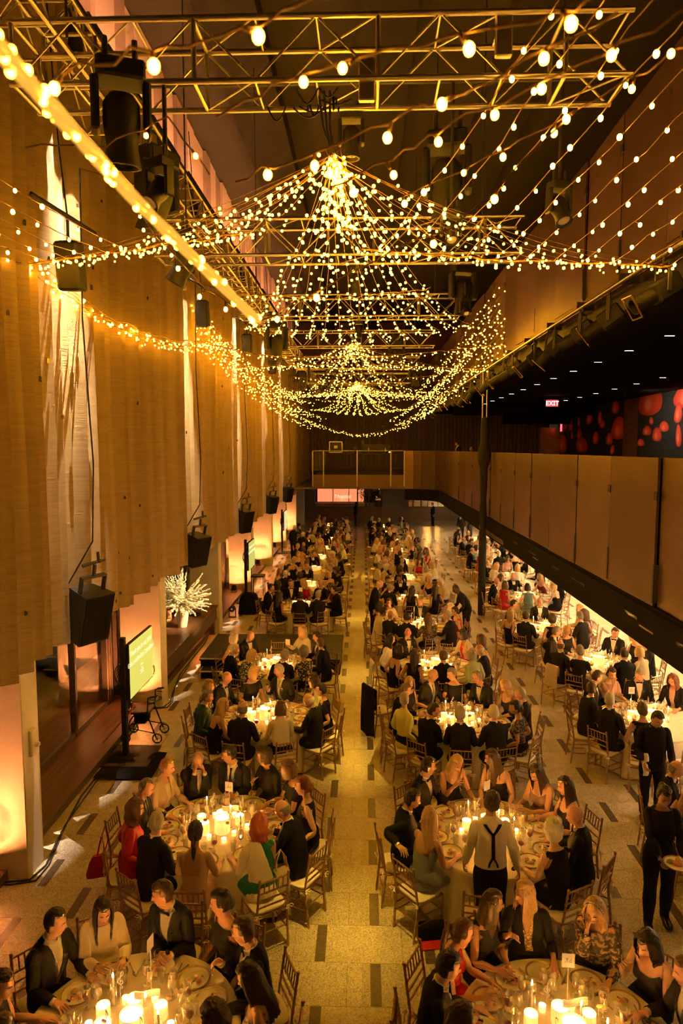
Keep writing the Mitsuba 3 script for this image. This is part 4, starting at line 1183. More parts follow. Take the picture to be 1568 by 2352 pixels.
for i, (ty, tz) in enumerate(zip(TY, TZ)):
    for x in (-2.6, 1.7):
        k = put('truss_chain', tube_path([(x, ty + .25, tz), (x + .01, ty + .25, 12), (x, ty + .25, 15.1)], .012, 5), 'm_darkmetal')
        tag(k, f'{"left" if x < 0 else "right"} hoist chain of the {ORD[i]} crosswise truss', 'chain')
# upright lamp battens on the near truss
for x, z in ((.02, 8.72), (1.15, 9.05)):
    k = put('truss_plate', bxr(x - .07, x + .07, 6.0, 6.06, z - .12, z + .22, .01), 'm_alu'); tag(k, f'bright metal coupling block {"at the middle" if x < .5 else "on the right"} of the first truss', 'coupling')

# fixtures: moving heads under the trusses, profile spots along the balcony pipe
def moving_head(x, y, z, tilt, pan, s, label, lit=0.0):
    k = fresh('moving_light')
    R = rz(math.radians(pan)); Rt = R @ rx(math.radians(tilt)); O = np.array([x, y, z])
    def w(m, Q, o=(0, 0, 0)): return turned((np.asarray(m[0]) * s, m[1]), Q, O + Q @ (np.array(o) * s))
    scene[k + '__base'] = mikit.ply(w(bxr(-.20, .20, -.14, .14, .30, .46, .02), R), 'm_black', smooth=30)
    for dx in (-.12, .12): put('clamp', w(bar((dx, 0, .46), (dx, 0, .66), .025, 8), R), 'm_darkmetal', False, k)
    for sx in (-.21, .21): put('yoke_arm', w(bxr(sx - .035, sx + .035, -.09, .09, -.12, .32, .02), R), 'm_black', 30, k)
    scene[k + '__head'] = mikit.ply(w(lathe([(.001, .20), (.10, .20), (.15, .13), (.155, -.02), (.13, -.20), (.155, -.34), (.155, -.36), (.13, -.36), (.12, -.31), (.001, -.31)], 20), Rt), 'm_black', smooth=35)
    kw = {'emitter': {'type': 'area', 'radiance': lum(lit, lit * .72, lit * .42)}} if lit else {}
    scene[k + '__lens'] = mikit.ply(w(lathe([(.001, -.335), (.06, -.33), (.11, -.315)][::-1], 16), Rt), 'm_white' if lit else 'm_blackgloss', smooth=True, **kw)
    tag(k, label, 'stage light')
moving_head(-1.95, 5.7, 8.32, 8, 20, .95, 'large black moving light under the left end of the first truss')
moving_head(-1.75, 6.02, 7.90, -40, -30, .55, 'small black spotlight with a lit lens below the large moving light', 5)
moving_head(-2.35, 8.0, 8.55, 20, 60, 1.1, 'black moving light on the long truss behind the first moving light')
moving_head(-2.45, 9.6, 8.25, 30, 90, .9, 'third black moving light along the long left truss')
moving_head(.95, 8.2, 8.75, 5, -10, 1.15, 'black moving light hanging right of the middle behind the first truss')
moving_head(.98, 8.0, 8.15, -35, 0, .5, 'small lit spotlight below the right of middle moving light', 6)
moving_head(2.15, 7.9, 8.35, -30, 20, .6, 'small lit spotlight hanging at the right behind the first truss', 6)
moving_head(2.2, 15.6, 9.15, 0, 15, 1.3, 'black moving light at the right end of the third truss')
moving_head(2.2, 15.3, 8.72, -45, 10, .5, 'small lit spotlight under the right end of the third truss', 6)
moving_head(-2.4, 19, 8.55, 10, 30, 1.3, 'black moving light on the left between the third and fourth trusses')
moving_head(-2.15, 24, 8.15, 0, 10, 1.2, 'black moving light on the left under the fourth truss')
moving_head(-1.4, 30, 8.6, 0, 0, 1.2, 'black moving light on the left under the fifth truss')
moving_head(1.1, 23.2, 8.75, 0, 0, 1.1, 'black moving light right of the middle under the fourth truss')
moving_head(2.2, 29.6, 8.75, 0, 0, 1.1, 'black moving light at the right under the fifth truss')
moving_head(1.5, 36.2, 8.7, 0, 0, 1.1, 'black moving light at the right under the sixth truss')
for j, (ty, tz, ay) in enumerate(((6.6, 8.75, 7.6), (10.6, 8.4, 12.0), (17.2, 8.8, 16.6), (23.6, 9.0, 22.5), (30.1, 9.0, 30.0))):
    moving_head(-.12, ty, tz - .20, 0, 0, .5, f'{ORD[j]} small moving light from the camera over the aisle on its truss')
    scene[f'lamp_aisle_{j}'] = dict(type='spot', intensity=lum(*AISLE), cutoff_angle=9.5, beam_width=1.5, to_world=T().look_at([-.12, ty, tz - .50], [-.16, ay, 0], [0, 1, 0]))
for x, y, z0, z1, lb in ((-1.69, 6.02, 8.15, 8.79, 'stub pipe above the small spotlight under the first truss'), (.98, 8.0, 8.4, 9.75, 'stub pipe above the small right of middle spotlight'), (2.15, 7.9, 8.6, 9.75, 'stub pipe above the small right spotlight'), (2.2, 15.3, 9.0, 9.3, 'stub pipe under the right end of the third truss')):
    tag(put('stub_pipe', bar((x, y, z0), (x, y, z1), .02, 7), 'm_darkmetal', True), lb, 'pipe')
tag(put('cross_pipe', bar((-3.0, 8.0, 9.75), (2.4, 8.0, 9.75), .025, 8), 'm_darkmetal', True), 'dark crosswise pipe between the first and second trusses', 'pipe')
# cable bundle with shackles at the middle of the first truss, from which the first canopy hangs
k = fresh('cable_bundle')
q = np.random.default_rng(4)
for i in range(11):
    a = q.uniform(-.35, .25); b = a + q.uniform(-.3, .3); t = np.linspace(0, 1, 7)
    p = np.stack([-.45 + a + (b - a) * t, 6.1 + q.uniform(-.1, .3) + 0 * t, 8.76 - q.uniform(.03, .14) * np.sin(t * PI) - .05 * q.random()], 1)
    put('cable', tube_path(p, .008, 5), 'm_cord', True, k)
for i in range(3):
    put('strap', tube_path([(-.40 + .05 * i, 6.25, 8.8), (-.36 + .03 * i, 6.28, 8.5), (-.28 + .01 * i, 6.3, 8.3)], .011, 5), 'm_darkmetal', True, k)
tag(k, 'tangle of black cables and straps at the middle of the first truss', 'cables')

def profile(x, y, z, tilt, pan, label, frame=True):
    k = fresh('profile_spot'); R = rz(math.radians(pan)); Rt = R @ rx(math.radians(tilt)); O = np.array([x, y, z])
    def w(m): return turned(m, Rt, O)
    scene[k + '__body'] = mikit.ply(w(bxr(-.14, .14, -.24, .16, -.14, .14, .03)), 'm_black', smooth=30)
    scene[k + '__barrel'] = mikit.ply(w(turned(lathe([(.001, 0), (.11, 0), (.115, .30), (.10, .30), (.09, .05), (.001, .05)], 16), rx(-PI / 2), (0, .16, 0))), 'm_black', smooth=35)
    scene[k + '__yoke'] = mikit.ply(cat([turned(bxr(sx - .012, sx + .012, -.03, .03, -.05, .34, .008), R, O) for sx in (-.17, .17)] + [turned(bxr(-.18, .18, -.03, .03, .32, .35, .008), R, O), bar(O + [0, 0, .34], O + [0, 0, .46], .02, 8)]), 'm_darkmetal')
    if frame:
        pr = [(-.13, -.16), (.13, -.16), (.13, .16), (-.13, .16)]
        scene[k + '__color_frame'] = mikit.ply(w(cat([bar((pr[i][0], .48, pr[i][1]), (pr[(i + 1) % 4][0], .48, pr[(i + 1) % 4][1]), .012, 5) for i in range(4)])), 'm_gold')
    tag(k, label, 'stage light')
pk = put('lighting_pipe', bar((4.0, 8, 8.28), (4.0, 42, 8.28), .035, 10), 'm_steel', True); tag(pk, 'long steel pipe under the upper balcony edge that carries the spotlights', 'pipe')
for j in range(16):
    put('hanger', bx(3.98, 4.30, 9 + 2.1 * j - .02, 9 + 2.1 * j + .02, 8.26, 8.42), 'm_darkmetal', parent=pk)
q = np.random.default_rng(8)
for j in range(17):
    yy = 9.6 + 1.75 * j + q.uniform(-.25, .25)
    profile(4.0, yy, 7.80 + .02 * q.random(), -q.uniform(20, 55), q.uniform(40, 110), f'{ORD[j]} black spotlight from the camera on the balcony pipe', j % 3 != 2)
# white profile spots high on the curtain rail that graze the pleats
for j, yy in enumerate((9.55, 16.0, 22.1, 28.2, 34.3)):
    k = fresh('curtain_spot'); p = np.array([-3.86, yy, 11.1])
    scene[k + '__body'] = mikit.ply(turned(lathe([(.001, .22), (.09, .22), (.10, -.16), (.085, -.16), (.08, -.05), (.001, -.05)], 16), np.eye(3), p), 'm_black', smooth=35)
    scene[k + '__arm'] = mikit.ply(bar(p + [0, 0, .2], (-4.1, yy, 11.98), .02, 6), 'm_darkmetal')
    tag(k, f'{ORD[j]} black can light from the camera grazing the left curtain', 'spotlight')
    for dx, dy, cut, pw in ((-.165, -.03, 9.0, 1.0), (-.12, .13, 6.5, .8)):
        scene[f'lamp_{k}_{int(cut * 10)}'] = dict(type='spot', intensity=lum(*[c * pw for c in SPOT_WHITE]), cutoff_angle=cut, beam_width=cut * .35, to_world=T().look_at([float(p[0]), yy, 10.9], [float(p[0] + dx), yy + dy, 9.9], [0, 1, 0]))
# the smaller black fixtures on stub pipes beside the curtain
for j, (yy, zz) in enumerate(((8.9, 8.35), (16.2, 9.15), (22.4, 9.4), (28.6, 9.4))):
    k = fresh('side_light'); p = np.array([-3.78, yy, zz])
    scene[k + '__pipe'] = mikit.ply(tube_path([p + [-.25, -.45, .42], p + [0, 0, .30], p + [.2, .4, .20]], .028, 8), 'm_black', smooth=True)
    scene[k + '__case'] = mikit.ply(turned(bxr(-.15, .15, -.14, .14, -.62, -.02, .03), rx(.15), p), 'm_black', smooth=30)
    scene[k + '__bracket'] = mikit.ply(cat([bar(p + [0, 0, .28], p + [0, 0, -.05], .018, 6), bar(p + [-.12, 0, -.02], p + [.12, 0, -.02], .02, 6)]), 'm_darkmetal')
    scene[k + '__cable'] = mikit.ply(tube_path([p + [0, 0, .3], p + [-.12, .1, 1.2], p + [-.25, .1, 3.8]], .010, 5), 'm_cord', smooth=True)
    tag(k, f'{ORD[j]} black box light from the camera on a stub pipe beside the left curtain', 'stage light')
# LED battens that wash the salmon wall
sv = np.array([[-4.26, -2.6, 12.07], [-4.26, 2.6, 12.07], [-4.23, 2.6, 12.15], [-4.23, -2.6, 12.15]])
group('wash_strip', [('strip', (sv, np.array([[0, 1, 2], [0, 2, 3]])[:, ::-1]), 'm_white', False, area(WASH, 2.0))])
for j in range(7):
    yy = 7.5 + 6.0 * j
    k = put('wash_batten', cat([bx(-4.30, -4.18, yy - 2.62, yy + 2.62, 12.02, 12.06), bx(-4.215, -4.18, yy - 2.62, yy + 2.62, 12.06, 12.30)]), 'm_black'); tag(k, f'{ORD[j]} long LED batten from the camera on top of the left curtain track', 'lamp')
    inst('strip', 'wash_strip', place(0, yy), parent=k)

# ---------------------------------------------------------------- fairy lights
ico0 = trimesh.creation.icosahedron(); ico1 = trimesh.creation.icosphere(1)
bulbv = np.array(ico1.vertices); bulbv = bulbv * [1, 1, 1.25]
group('bulb_near', [('bulb', (bulbv, np.array(ico1.faces)), 'm_bulb', True, area(BULB_NEAR, 1.0))])
group('bulb_canopy', [('bulb', (np.array(ico0.vertices), np.array(ico0.faces)), 'm_bulb', False, area(BULB, 7.0))])
srng = np.random.default_rng(77)
def sagged(a, b, sag, n=10, jit=.0):
    a, b = np.array(a, float), np.array(b, float); t = np.linspace(0, 1, n)[:, None]
    p = a * (1 - t) + b * t; p[:, 2] -= sag * 4 * t[:, 0] * (1 - t[:, 0])
    if jit: p[1:-1] += srng.normal(0, jit, (n - 2, 3))
    return p
def along(p, s):
    d = np.r_[0, np.cumsum(np.linalg.norm(np.diff(p, axis=0), axis=1))]
    return np.stack([np.interp(np.atleast_1d(s), d, p[:, k]) for k in range(3)], 1), d[-1]
def fairy(p, spacing, r, label, grp=None, near=False, wire=.003, drop=.07, phase=None, thick=True):
    k = fresh('fairy_light_string')
    scene[k + '__wire'] = mikit.ply(tube_path(p, wire, 5 if near else 3), 'm_wire', smooth=True)
    L = along(p, 0)[1]; s = np.arange(srng.uniform(.1, 1) * spacing if phase is None else phase, L, spacing)
    s = s + srng.normal(0, spacing * .12, len(s)); q, _ = along(p, s)
    for i, c in enumerate(q):
        off = srng.normal(0, 1, 3) * drop * .6; off[2] = -abs(off[2]) - drop * .5
        c2 = c + off; rr = r * srng.uniform(.85, 1.15)
        M = T().translate(c2.tolist()) @ T().scale(float(rr))
        if near:
            inst('bulb', 'bulb_near', M, parent=k)
            put('socket', tube_path([c, c + off * .55], wire * 1.5, 5), 'm_wire', True, k)
        else:
            scene[f'{k}__bulbs__{i + 1:03d}'] = {'type': 'instance', 'to_world': M, 'shapegroup': {'type': 'ref', 'id': 'shapes_bulb_canopy'}}
    if not near: tag(k + '__bulbs', kind='stuff')
    tag(k, label, 'string lights', grp)
    return k
# close to the camera: thick out of focus strands overhead
NEAR = [([(-.98, 2.3, 6.9), (-.67, 2.25, 6.96), (-.37, 2.2, 6.97), (-.15, 2.1, 7.0)], .30, 'near thick string of bulbs crossing the top left of the first truss'),
        ([(-.6, 3.3, 6.94), (-.29, 3.1, 6.95), (.04, 2.9, 7.0), (.31, 2.7, 7.01), (.51, 2.5, 7.0), (.79, 2.3, 7.06)], .33, 'near string of bulbs rising right above the middle of the first truss'),
        ([(-.17, 3.7, 7.06), (.17, 3.4, 7.1), (.4, 3.1, 7.1), (.64, 2.9, 7.12), (.87, 2.6, 7.11), (1.08, 2.4, 7.14)], .30, 'near string of bulbs second below the one over the first truss'),
        ([(.18, 4.6, 7.3), (.8, 4.1, 7.4), (1.06, 3.7, 7.4), (1.3, 3.3, 7.42), (1.39, 3.0, 7.41)], .26, 'near string of bulbs third below the one over the first truss'),
        ([(-.58, 2.8, 7.0), (-.29, 2.6, 7.02), (.05, 2.4, 7.02), (.48, 2.2, 6.97), (.7, 2.1, 7.0)], .36, 'nearest string of bulbs in front of the upper middle of the first truss'),
        ([(-2.6, 7.9, 8.4), (-1.2, 5.2, 6.9), (-.68, 4.4, 6.5), (-.17, 4.0, 6.65), (.15, 3.7, 6.73), (.44, 3.5, 6.79), (1.06, 3.7, 7.4)], .6, 'loose near string of bulbs below the first canopy peak'),
        ([(-2.21, 4.6, 7.66), (-1.65, 4.5, 7.63), (-1.15, 4.2, 7.65), (-.94, 4.3, 7.36)], .5, 'near string of bulbs in front of the left moving lights')]
for p, sp, lb in NEAR:
    pp = np.array(p); t = np.linspace(0, len(pp) - 1, 4 * len(pp)); q = np.stack([np.interp(t, np.arange(len(pp)), pp[:, k]) for k in range(3)], 1)
    q[1:-1] += srng.normal(0, .008, (len(q) - 2, 3))
    fairy(q, sp, .0165, lb, None, True, .0055, .045)
# the thick bundle of rope lights at upper left
k = fresh('rope_light_bundle'); base = np.array([(-.86, 1.0, 6.62), (-.8, 1.2, 6.59), (-.77, 1.5, 6.54), (-.73, 2.2, 6.49), (-.46, 3.0, 6.25)])
t = np.linspace(0, 4, 60); core = np.stack([np.interp(t, np.arange(5), base[:, i]) for i in range(3)], 1)
for i in range(4):
    a = t * 5 + i * PI / 2
    put('rope', tube_path(core + .013 * np.stack([np.cos(a), 0 * a, np.sin(a)], 1), .0085, 6), 'm_wire', True, k, **area((.95, .46, .05), .5))
for i in range(120):
    j = srng.integers(0, 60); a = srng.uniform(0, 6.28)
    inst('bulb', 'bulb_near', T().translate((core[j] + .017 * np.array([math.cos(a), srng.normal(0, 1), math.sin(a)])).tolist()) @ T().scale(.0085), parent=k)
tag(k, 'thick bundle of glowing rope lights slanting across the upper left', 'rope light')
# canopy ropes and strands
LR = [(-4.2, 8.5, 7.95), (-3.0, 8.7, 8.15), (-1.52, 8.9, 8.42)]; RR = [(-.03, 9.2, 8.28), (2.0, 9.25, 8.15), (4.05, 9.3, 8.06)]
def rope(pts, label, r=.018, sp=.085, wire=.02):
    pp = np.array(pts, float); t = np.linspace(0, len(pp) - 1, 24); q = np.stack([np.interp(t, np.arange(len(pp)), pp[:, k]) for k in range(3)], 1)
    q[:, 2] += srng.normal(0, .012, 24)
    fairy(q, sp, r, label, None, False, wire, .05)
rope(LR, 'thick rope of fairy lights from the left curtain to the first canopy', .022)
rope(RR, 'thick rope of fairy lights from the first canopy to the right balcony', .022)
def on(pts, f):
    pp = np.array(pts, float); t = f * (len(pp) - 1); return np.array([np.interp(t, np.arange(len(pp)), pp[:, k]) for k in range(3)])
P1 = np.array([-.27, 6.3, 8.27])
for i in range(11):
    fairy(sagged(P1 + srng.normal(0, .03, 3), on(LR, i / 10), .14, 9, .006), .20, .016, f'{ORD[i]} strand from the left fanning from the first canopy peak to the left rope', 'left strands of the first canopy')
    fairy(sagged(P1 + srng.normal(0, .03, 3), on(RR, i / 10), .14, 9, .006), .20, .016, f'{ORD[i]} strand from the left fanning from the first canopy peak to the right rope', 'right strands of the first canopy')
for i in range(15):
    x = -2.9 + 5.5 * i / 14
    fairy(sagged(P1 + srng.normal(0, .04, 3), (x, 16.6, 8.60 - .40 * (1 - abs(i - 7) / 7)), .32, 12, .008), .29, .019, f'{ORD[i]} strand from the left running from the first canopy peak to the third truss', 'long strands of the first canopy')
# vertical cluster at the peak
for i in range(5):
    fairy(sagged(P1 + [srng.normal(0, .03), 0, .08], P1 + [srng.normal(0, .10), srng.normal(0, .1), -.55], 0, 5, .01), .06, .018, 'short bright strand bunched at the first canopy peak', 'bunched strands at the first peak')
rope([(-2.2, 12, 8.36), (-.72, 12, 8.27)], 'short left rope of lights between the first and third trusses', .022, .11, .014)
rope([(-.26, 12, 8.29), (1.15, 12.1, 8.44)], 'short right rope of lights between the first and third trusses', .022, .11, .014)
rope([(-4.15, 16.9, 8.32), (-2.6, 17, 8.0), (-1.2, 17, 7.9)], 'left rope of lights under the third truss', .020, .12, .014)
rope([(.0, 17, 7.9), (1.8, 17.3, 8.1), (3.61, 17.6, 8.31)], 'right rope of lights under the third truss', .020, .12, .014)
# garlands along the left side
g = np.array([(-4.2, 8.5, 7.96), (-4.05, 10.7, 7.68), (-4.08, 12.8, 7.72), (-3.95, 15, 7.87), (-3.6, 18, 8.38)])
for i in range(3):
    t = np.linspace(0, 4, 22); q = np.stack([np.interp(t, np.arange(5), g[:, k]) for k in range(3)], 1) + srng.normal(0, .02, (22, 3)) + [0, 0, .06 * i * 1]
    fairy(q, .24, .022, f'{ORD[i]} lowest string in the drooping garland along the left curtain', 'garland along the left curtain', wire=.007)
# near fans on the right and left, from the ropes back towards the camera
for i in range(11):
    a = on(RR, .06 + .92 * i / 10); b = np.array([1.7 + .27 * i, 3.3, 8.95 - .02 * i])
    fairy(sagged(a, b, .10, 14, .012), .42, .021, f'{ORD[i]} string from the left in the fan above the right balcony', None, True, .0055, .03)
for i in range(6):
    a = on(LR, .02 + .10 * i); b = np.array([-4.15 + .22 * i, 3.4, 7.7 + .05 * i])
    fairy(sagged(a, b, .12, 12, .012), .62, .019, f'{ORD[i]} string from the left in the fan before the near curtain', None, True, .0045, .03)
# side sails: from uprights at the sides down the hall
for i in range(11):
    f = i / 10
    ye = 28 + 12 * srng.random()
    fairy(sagged((-4.14 + .15 * f, 16.7, 9.25 - .95 * f), (-3.7 + 1.3 * srng.random() + 1.6 * f * (ye - 28) / 12, ye, 8.6 - 1.5 * f - .5 * (ye - 28) / 12), .35, 14, .02), .32, .022, f'{ORD[i]} strand from the top of the left side sail running down the hall', 'strands of the left side sail', drop=.12)
    ye = 28 + 12 * srng.random()
    fairy(sagged((3.36 + .25 * f, 17.6, 9.81 - 1.5 * f), (3.5 - 1.2 * srng.random() - 1.5 * f * (ye - 28) / 12, ye, 8.7 - 1.5 * f - .5 * (ye - 28) / 12), .25, 14, .02), .32, .022, f'{ORD[i]} strand from the top of the right side sail running down the hall', 'strands of the right side sail', drop=.12)
for i in range(3):
    p = np.array([(-3.41, 40, 7.47), (-1.8, 40, 6.75), (-.24, 40, 6.46), (1.3, 40, 6.68), (2.67, 40, 7.08)]); t = np.linspace(0, 4, 18)
    q = np.stack([np.interp(t, np.arange(5), p[:, k]) for k in range(3)], 1) + srng.normal(0, .05, (18, 3))
    fairy(q, .22, .024, 'string in the low garland across the far end', 'garland across the far end')
# second and third canopies
for (P, yr, yf, nm, nx) in ((np.array([-.3, 17.6, 8.33]), 20.2, 28, 'second', 'fifth'), (np.array([-.26, 28, 8.33]), 30.6, 39.5, 'third', 'seventh')):
    L2 = [(-3.9, yr - .3, 8.0), (-.9, yr, 8.15)]; R2 = [(.2, yr, 8.12), (3.5, yr + .2, 8.0)]
    rope(L2, f'left rope of lights of the {nm} canopy', .020, .16, .014); rope(R2, f'right rope of lights of the {nm} canopy', .020, .16, .014)
    rope([(-2.4, yr + 3, 8.1), (-.6, yr + 3.2, 7.95)], f'left inner rope of lights of the {nm} canopy', .020, .17, .014); rope([(.1, yr + 3.2, 7.95), (2.6, yr + 3, 8.15)], f'right inner rope of lights of the {nm} canopy', .020, .17, .014)
    for i in range(9):
        fairy(sagged(P + srng.normal(0, .04, 3), on(L2, i / 8), .15, 7, .01), .25, .019, f'{ORD[i]} strand from the left fanning left from the {nm} canopy peak', f'left strands of the {nm} canopy')
        fairy(sagged(P + srng.normal(0, .04, 3), on(R2, i / 8), .15, 7, .01), .25, .019, f'{ORD[i]} strand from the left fanning right from the {nm} canopy peak', f'right strands of the {nm} canopy')
    for i in range(13):
        fairy(sagged(P + srng.normal(0, .05, 3), (-3.0 + 5.8 * i / 12, yf, 8.0 - .35 * (1 - abs(i - 6) / 6)), .35, 10, .015), .34, .020, f'{ORD[i]} strand from the left running down the hall from the {nm} canopy peak', f'long strands of the {nm} canopy')
# ---------------------------------------------------------------- chairs, tables, tableware (each kind once, as a shapegroup)
def turned_leg(p, q, r, beads, n):
    p, q = np.array(p, float), np.array(q, float); t = [0.0]; rad = [r * .85]
    for b in beads: t += [b - .022, b, b + .022]; rad += [r, r * 1.38, r]
    t.append(1.0); rad.append(r)
    return tube_path([p * (1 - a) + q * a for a in t], rad, n)
def chair_parts(near):
    n = 6 if near else 4; B = 'm_gilt'; P = []
    for s in (1, -1):
        lo, mid, top = (s * .178, -.245, 0), (s * .188, -.195, .45), (s * .180, -.265, .905)
        a = turned_leg(lo, mid, .0150, (.25, .5, .75) if near else (), n); b = turned_leg(mid, top, .0135, (.2, .4, .6, .8) if near else (), n)
        fin = lathe([(.001, -.012), (.017, -.004), (.019, .008), (.012, .020), (.001, .024)], n + 1)
        P.append(('back_post', cat([a, b, moved(fin, top)]), B, 40))
        P.append(('front_leg', turned_leg((s * .205, .185, 0), (s * .200, .18, .44), .0150, (.25, .5, .75) if near else (), n), B, 40))
    def back(z):                                               # point of the back plane at height z
        f = (z - .45) / .455; return -.195 - .07 * f, .188 - .008 * f
    for z in (.875, .735, .645, .555):
        y, x = back(z); P.append(('back_rail', turned_leg((-x, y, z), (x, y, z), .0105, (.25, .5, .75) if near else (), n), B, 40))
    for i in range(5):
        x = -.115 + .0575 * i; y0, _ = back(.735); y1, _ = back(.875)
        P.append(('spindle', turned_leg((x, y0, .735), (x, y1, .875), .0075, (.3, .7) if near else (), n if near else 3), B, 40))
    for s in (1, -1):
        for z in ((.30, .20) if near else (.25,)):
            P.append(('stretcher', bar((s * .203, .185, z), (s * .184, -.215, z), .0085, n), B, True))
    P.append(('stretcher', bar((-.2, .185, .25), (.2, .185, .25), .0085, n), B, True))
    P.append(('stretcher', bar((-.184, -.22, .25), (.184, -.22, .25), .0085, n), B, True))
    P.append(('seat', bxr(-.205, .205, -.20, .205, .43, .455, .008), B, 30))
    cv = []
    for z, e in ((.452, -.012), (.462, .0), (.480, .004), (.494, -.010), (.499, -.05)):
        cv.append(ring((0, .005, z), (1, 0, 0), (0, 1, 0), .200 + e, .198 + e, 20 if near else 12, 4.5))
    P.append(('cushion', loft(cv), 'm_cushion', 40))
    for s in (1, -1):
        o = np.array([s * .196, -.222, .475])
        if near:
            lp = [tube_path([o, o + [s * .03, -.02, .02], o + [s * .055, -.03, .0], o + [s * .03, -.03, -.015], o], (.005, .006, .006, .006, .004), 5), tube_path([o, o + [-s * .03, -.03, .02], o + [-s * .05, -.04, -.005], o + [-s * .02, -.03, -.015], o], (.005, .006, .006, .006, .004), 5),
                  tube_path([o, o + [s * .015, -.025, -.05], o + [s * .02, -.02, -.12]], .0045, 5), tube_path([o, o + [-s * .01, -.03, -.05], o + [-s * .005, -.03, -.10]], .0045, 5)]
        else:
            lp = [tube_path([o + [s * .04, -.03, .0], o + [0, -.02, .0], o + [-s * .03, -.03, .0]], .008, 4), tube_path([o, o + [s * .02, -.02, -.10]], .006, 4)]
        P.append(('tie', cat(lp), 'm_cushion', True))
    return P
group('chair_near', chair_parts(True)); group('chair_far', chair_parts(False))

def cloth_mesh(n=72, seed=0):
    t = np.arange(n) * 2 * PI / n; q = np.random.default_rng(seed); V = []
    ph = q.uniform(0, 6, 3)
    prof = [(.001, .760), (.45, .760), (.86, .760), (.905, .759), (.922, .750), (.930, .72), (.945, .55), (.965, .35), (.985, .08), (.985, .02)]
    for r, z in prof:
        k = np.clip((.75 - z) / .7, 0, 1)
        rr = r + k * (.055 * np.sin(11 * t + ph[0]) + .03 * np.sin(17 * t + ph[1]) + .015 * np.sin(29 * t + ph[2]))
        V.append(np.stack([rr * np.cos(t), rr * np.sin(t), np.full(n, z) + (z > .755) * .0], 1))
    v, f = loft(V, cap=False)
    return v, f[:, ::-1] if False else f
group('cloth', [('cloth', cloth_mesh(), 'm_linen', 60)])
group('table', [('tabletop', lathe([(.001, .752), (.905, .752), (.910, .745), (.905, .732), (.001, .732)], 40), 'm_wood', 30)] +
      [('leg', tube_path([(.5 * math.cos(a), .5 * math.sin(a), .735), (.55 * math.cos(a), .55 * math.sin(a), .0)], .018, 6), 'm_darkmetal', True) for a in (PI / 4, 3 * PI / 4, 5 * PI / 4, 7 * PI / 4)])
def plate(R, n):
    return [('plate', lathe([(.001, .006), (R * .62, .006), (R * .68, .009), (R * .90, .020), (R * .90, .016), (R * .66, .002), (.001, .0)], n), 'm_china', 50),
            ('rim', lathe([(R * .885, .0205), (R * .93, .0235), (R, .026), (R, .021), (R * .90, .0155)], n), 'm_rim', 50)]
group('plate_near', plate(.150, 32)); group('plate_far', plate(.150, 14)); group('saucer', plate(.08, 20)); group('serving_plate', plate(.155, 32))
def glass(kind, n):
    if kind == 'wine':
        return [('bowl', lathe([(.006, .085), (.020, .092), (.036, .115), (.040, .145), (.036, .185), (.0335, .205)], n), 'm_glassware', 50), ('stem', lathe([(.034, .0), (.033, .003), (.007, .008), (.004, .03), (.004, .07), (.008, .088)], n), 'm_glassware', 50),
                ('wine', lathe([(.001, .094), (.019, .096), (.034, .117), (.036, .128), (.001, .128)], n), 'm_wine', 30)]
    if kind == 'white':
        return [('bowl', lathe([(.006, .085), (.020, .092), (.034, .115), (.037, .145), (.033, .185), (.031, .205)], n), 'm_glassware', 50), ('stem', lathe([(.034, .0), (.033, .003), (.007, .008), (.004, .03), (.004, .07), (.008, .088)], n), 'm_glassware', 50)]
    return [('bowl', lathe([(.001, .004), (.027, .004), (.031, .02), (.036, .09), (.039, .125)], n), 'm_glassware', 50), ('water', lathe([(.001, .008), (.025, .008), (.033, .078), (.001, .080)], n), 'm_glassware', 30)]
for k in ('wine', 'white', 'water'):
    group(k + '_near', glass(k, 14)); group(k + '_far', glass(k, 7))
def fork():
    P = [tube_path([(0, -.10, .004), (0, -.02, .006), (0, .03, .010), (0, .045, .006)], [(.006, .002), (.004, .002), (.003, .002), (.011, .0015)], 6)]
    for x in (-.009, -.003, .003, .009): P.append(tube_path([(x, .043, .006), (x, .062, .003), (x, .09, .008)], .0016, 4))
    return cat(P)
def knife():
    return cat([tube_path([(0, -.11, .005), (0, -.01, .005)], [(.006, .003), (.005, .003)], 6), loft([ring((0, y, .005), (1, 0, 0), (0, 0, 1), a, .0012, 6) for y, a in ((-.01, .006), (.03, .010), (.09, .009), (.115, .002))])])
group('fork', [('fork', fork(), 'm_steel', True)]); group('knife', [('knife', knife(), 'm_steel', True)])
def blob(s, seed, n=2):
    ico = trimesh.creation.icosphere(n); v = np.array(ico.vertices); v = v * (.7 + .6 * meshkit.fbm(v * 2.2 + 5, 2, seed)[:, None]) * s
    return v, np.array(ico.faces)
for k in range(3):
    q = np.random.default_rng(40 + k); P = []
    for m_, s, nn in (('m_food1', (.030, .022, .012), 2), ('m_food3', (.026, .020, .012), 1), ('m_food2', (.024, .026, .006), 1), ('m_food4', (.018, .012, .010), 1), ('m_food1', (.016, .016, .008), 1)):
        for _ in range(nn):
            P.append(({'m_food1': 'ham', 'm_food3': 'bread', 'm_food2': 'leaf', 'm_food4': 'beet'}[m_], moved(blob(s, int(q.integers(99)), 1), (q.uniform(-.06, .06), q.uniform(-.05, .05), .014)), m_, True))
    group(f'meal{k}', P)
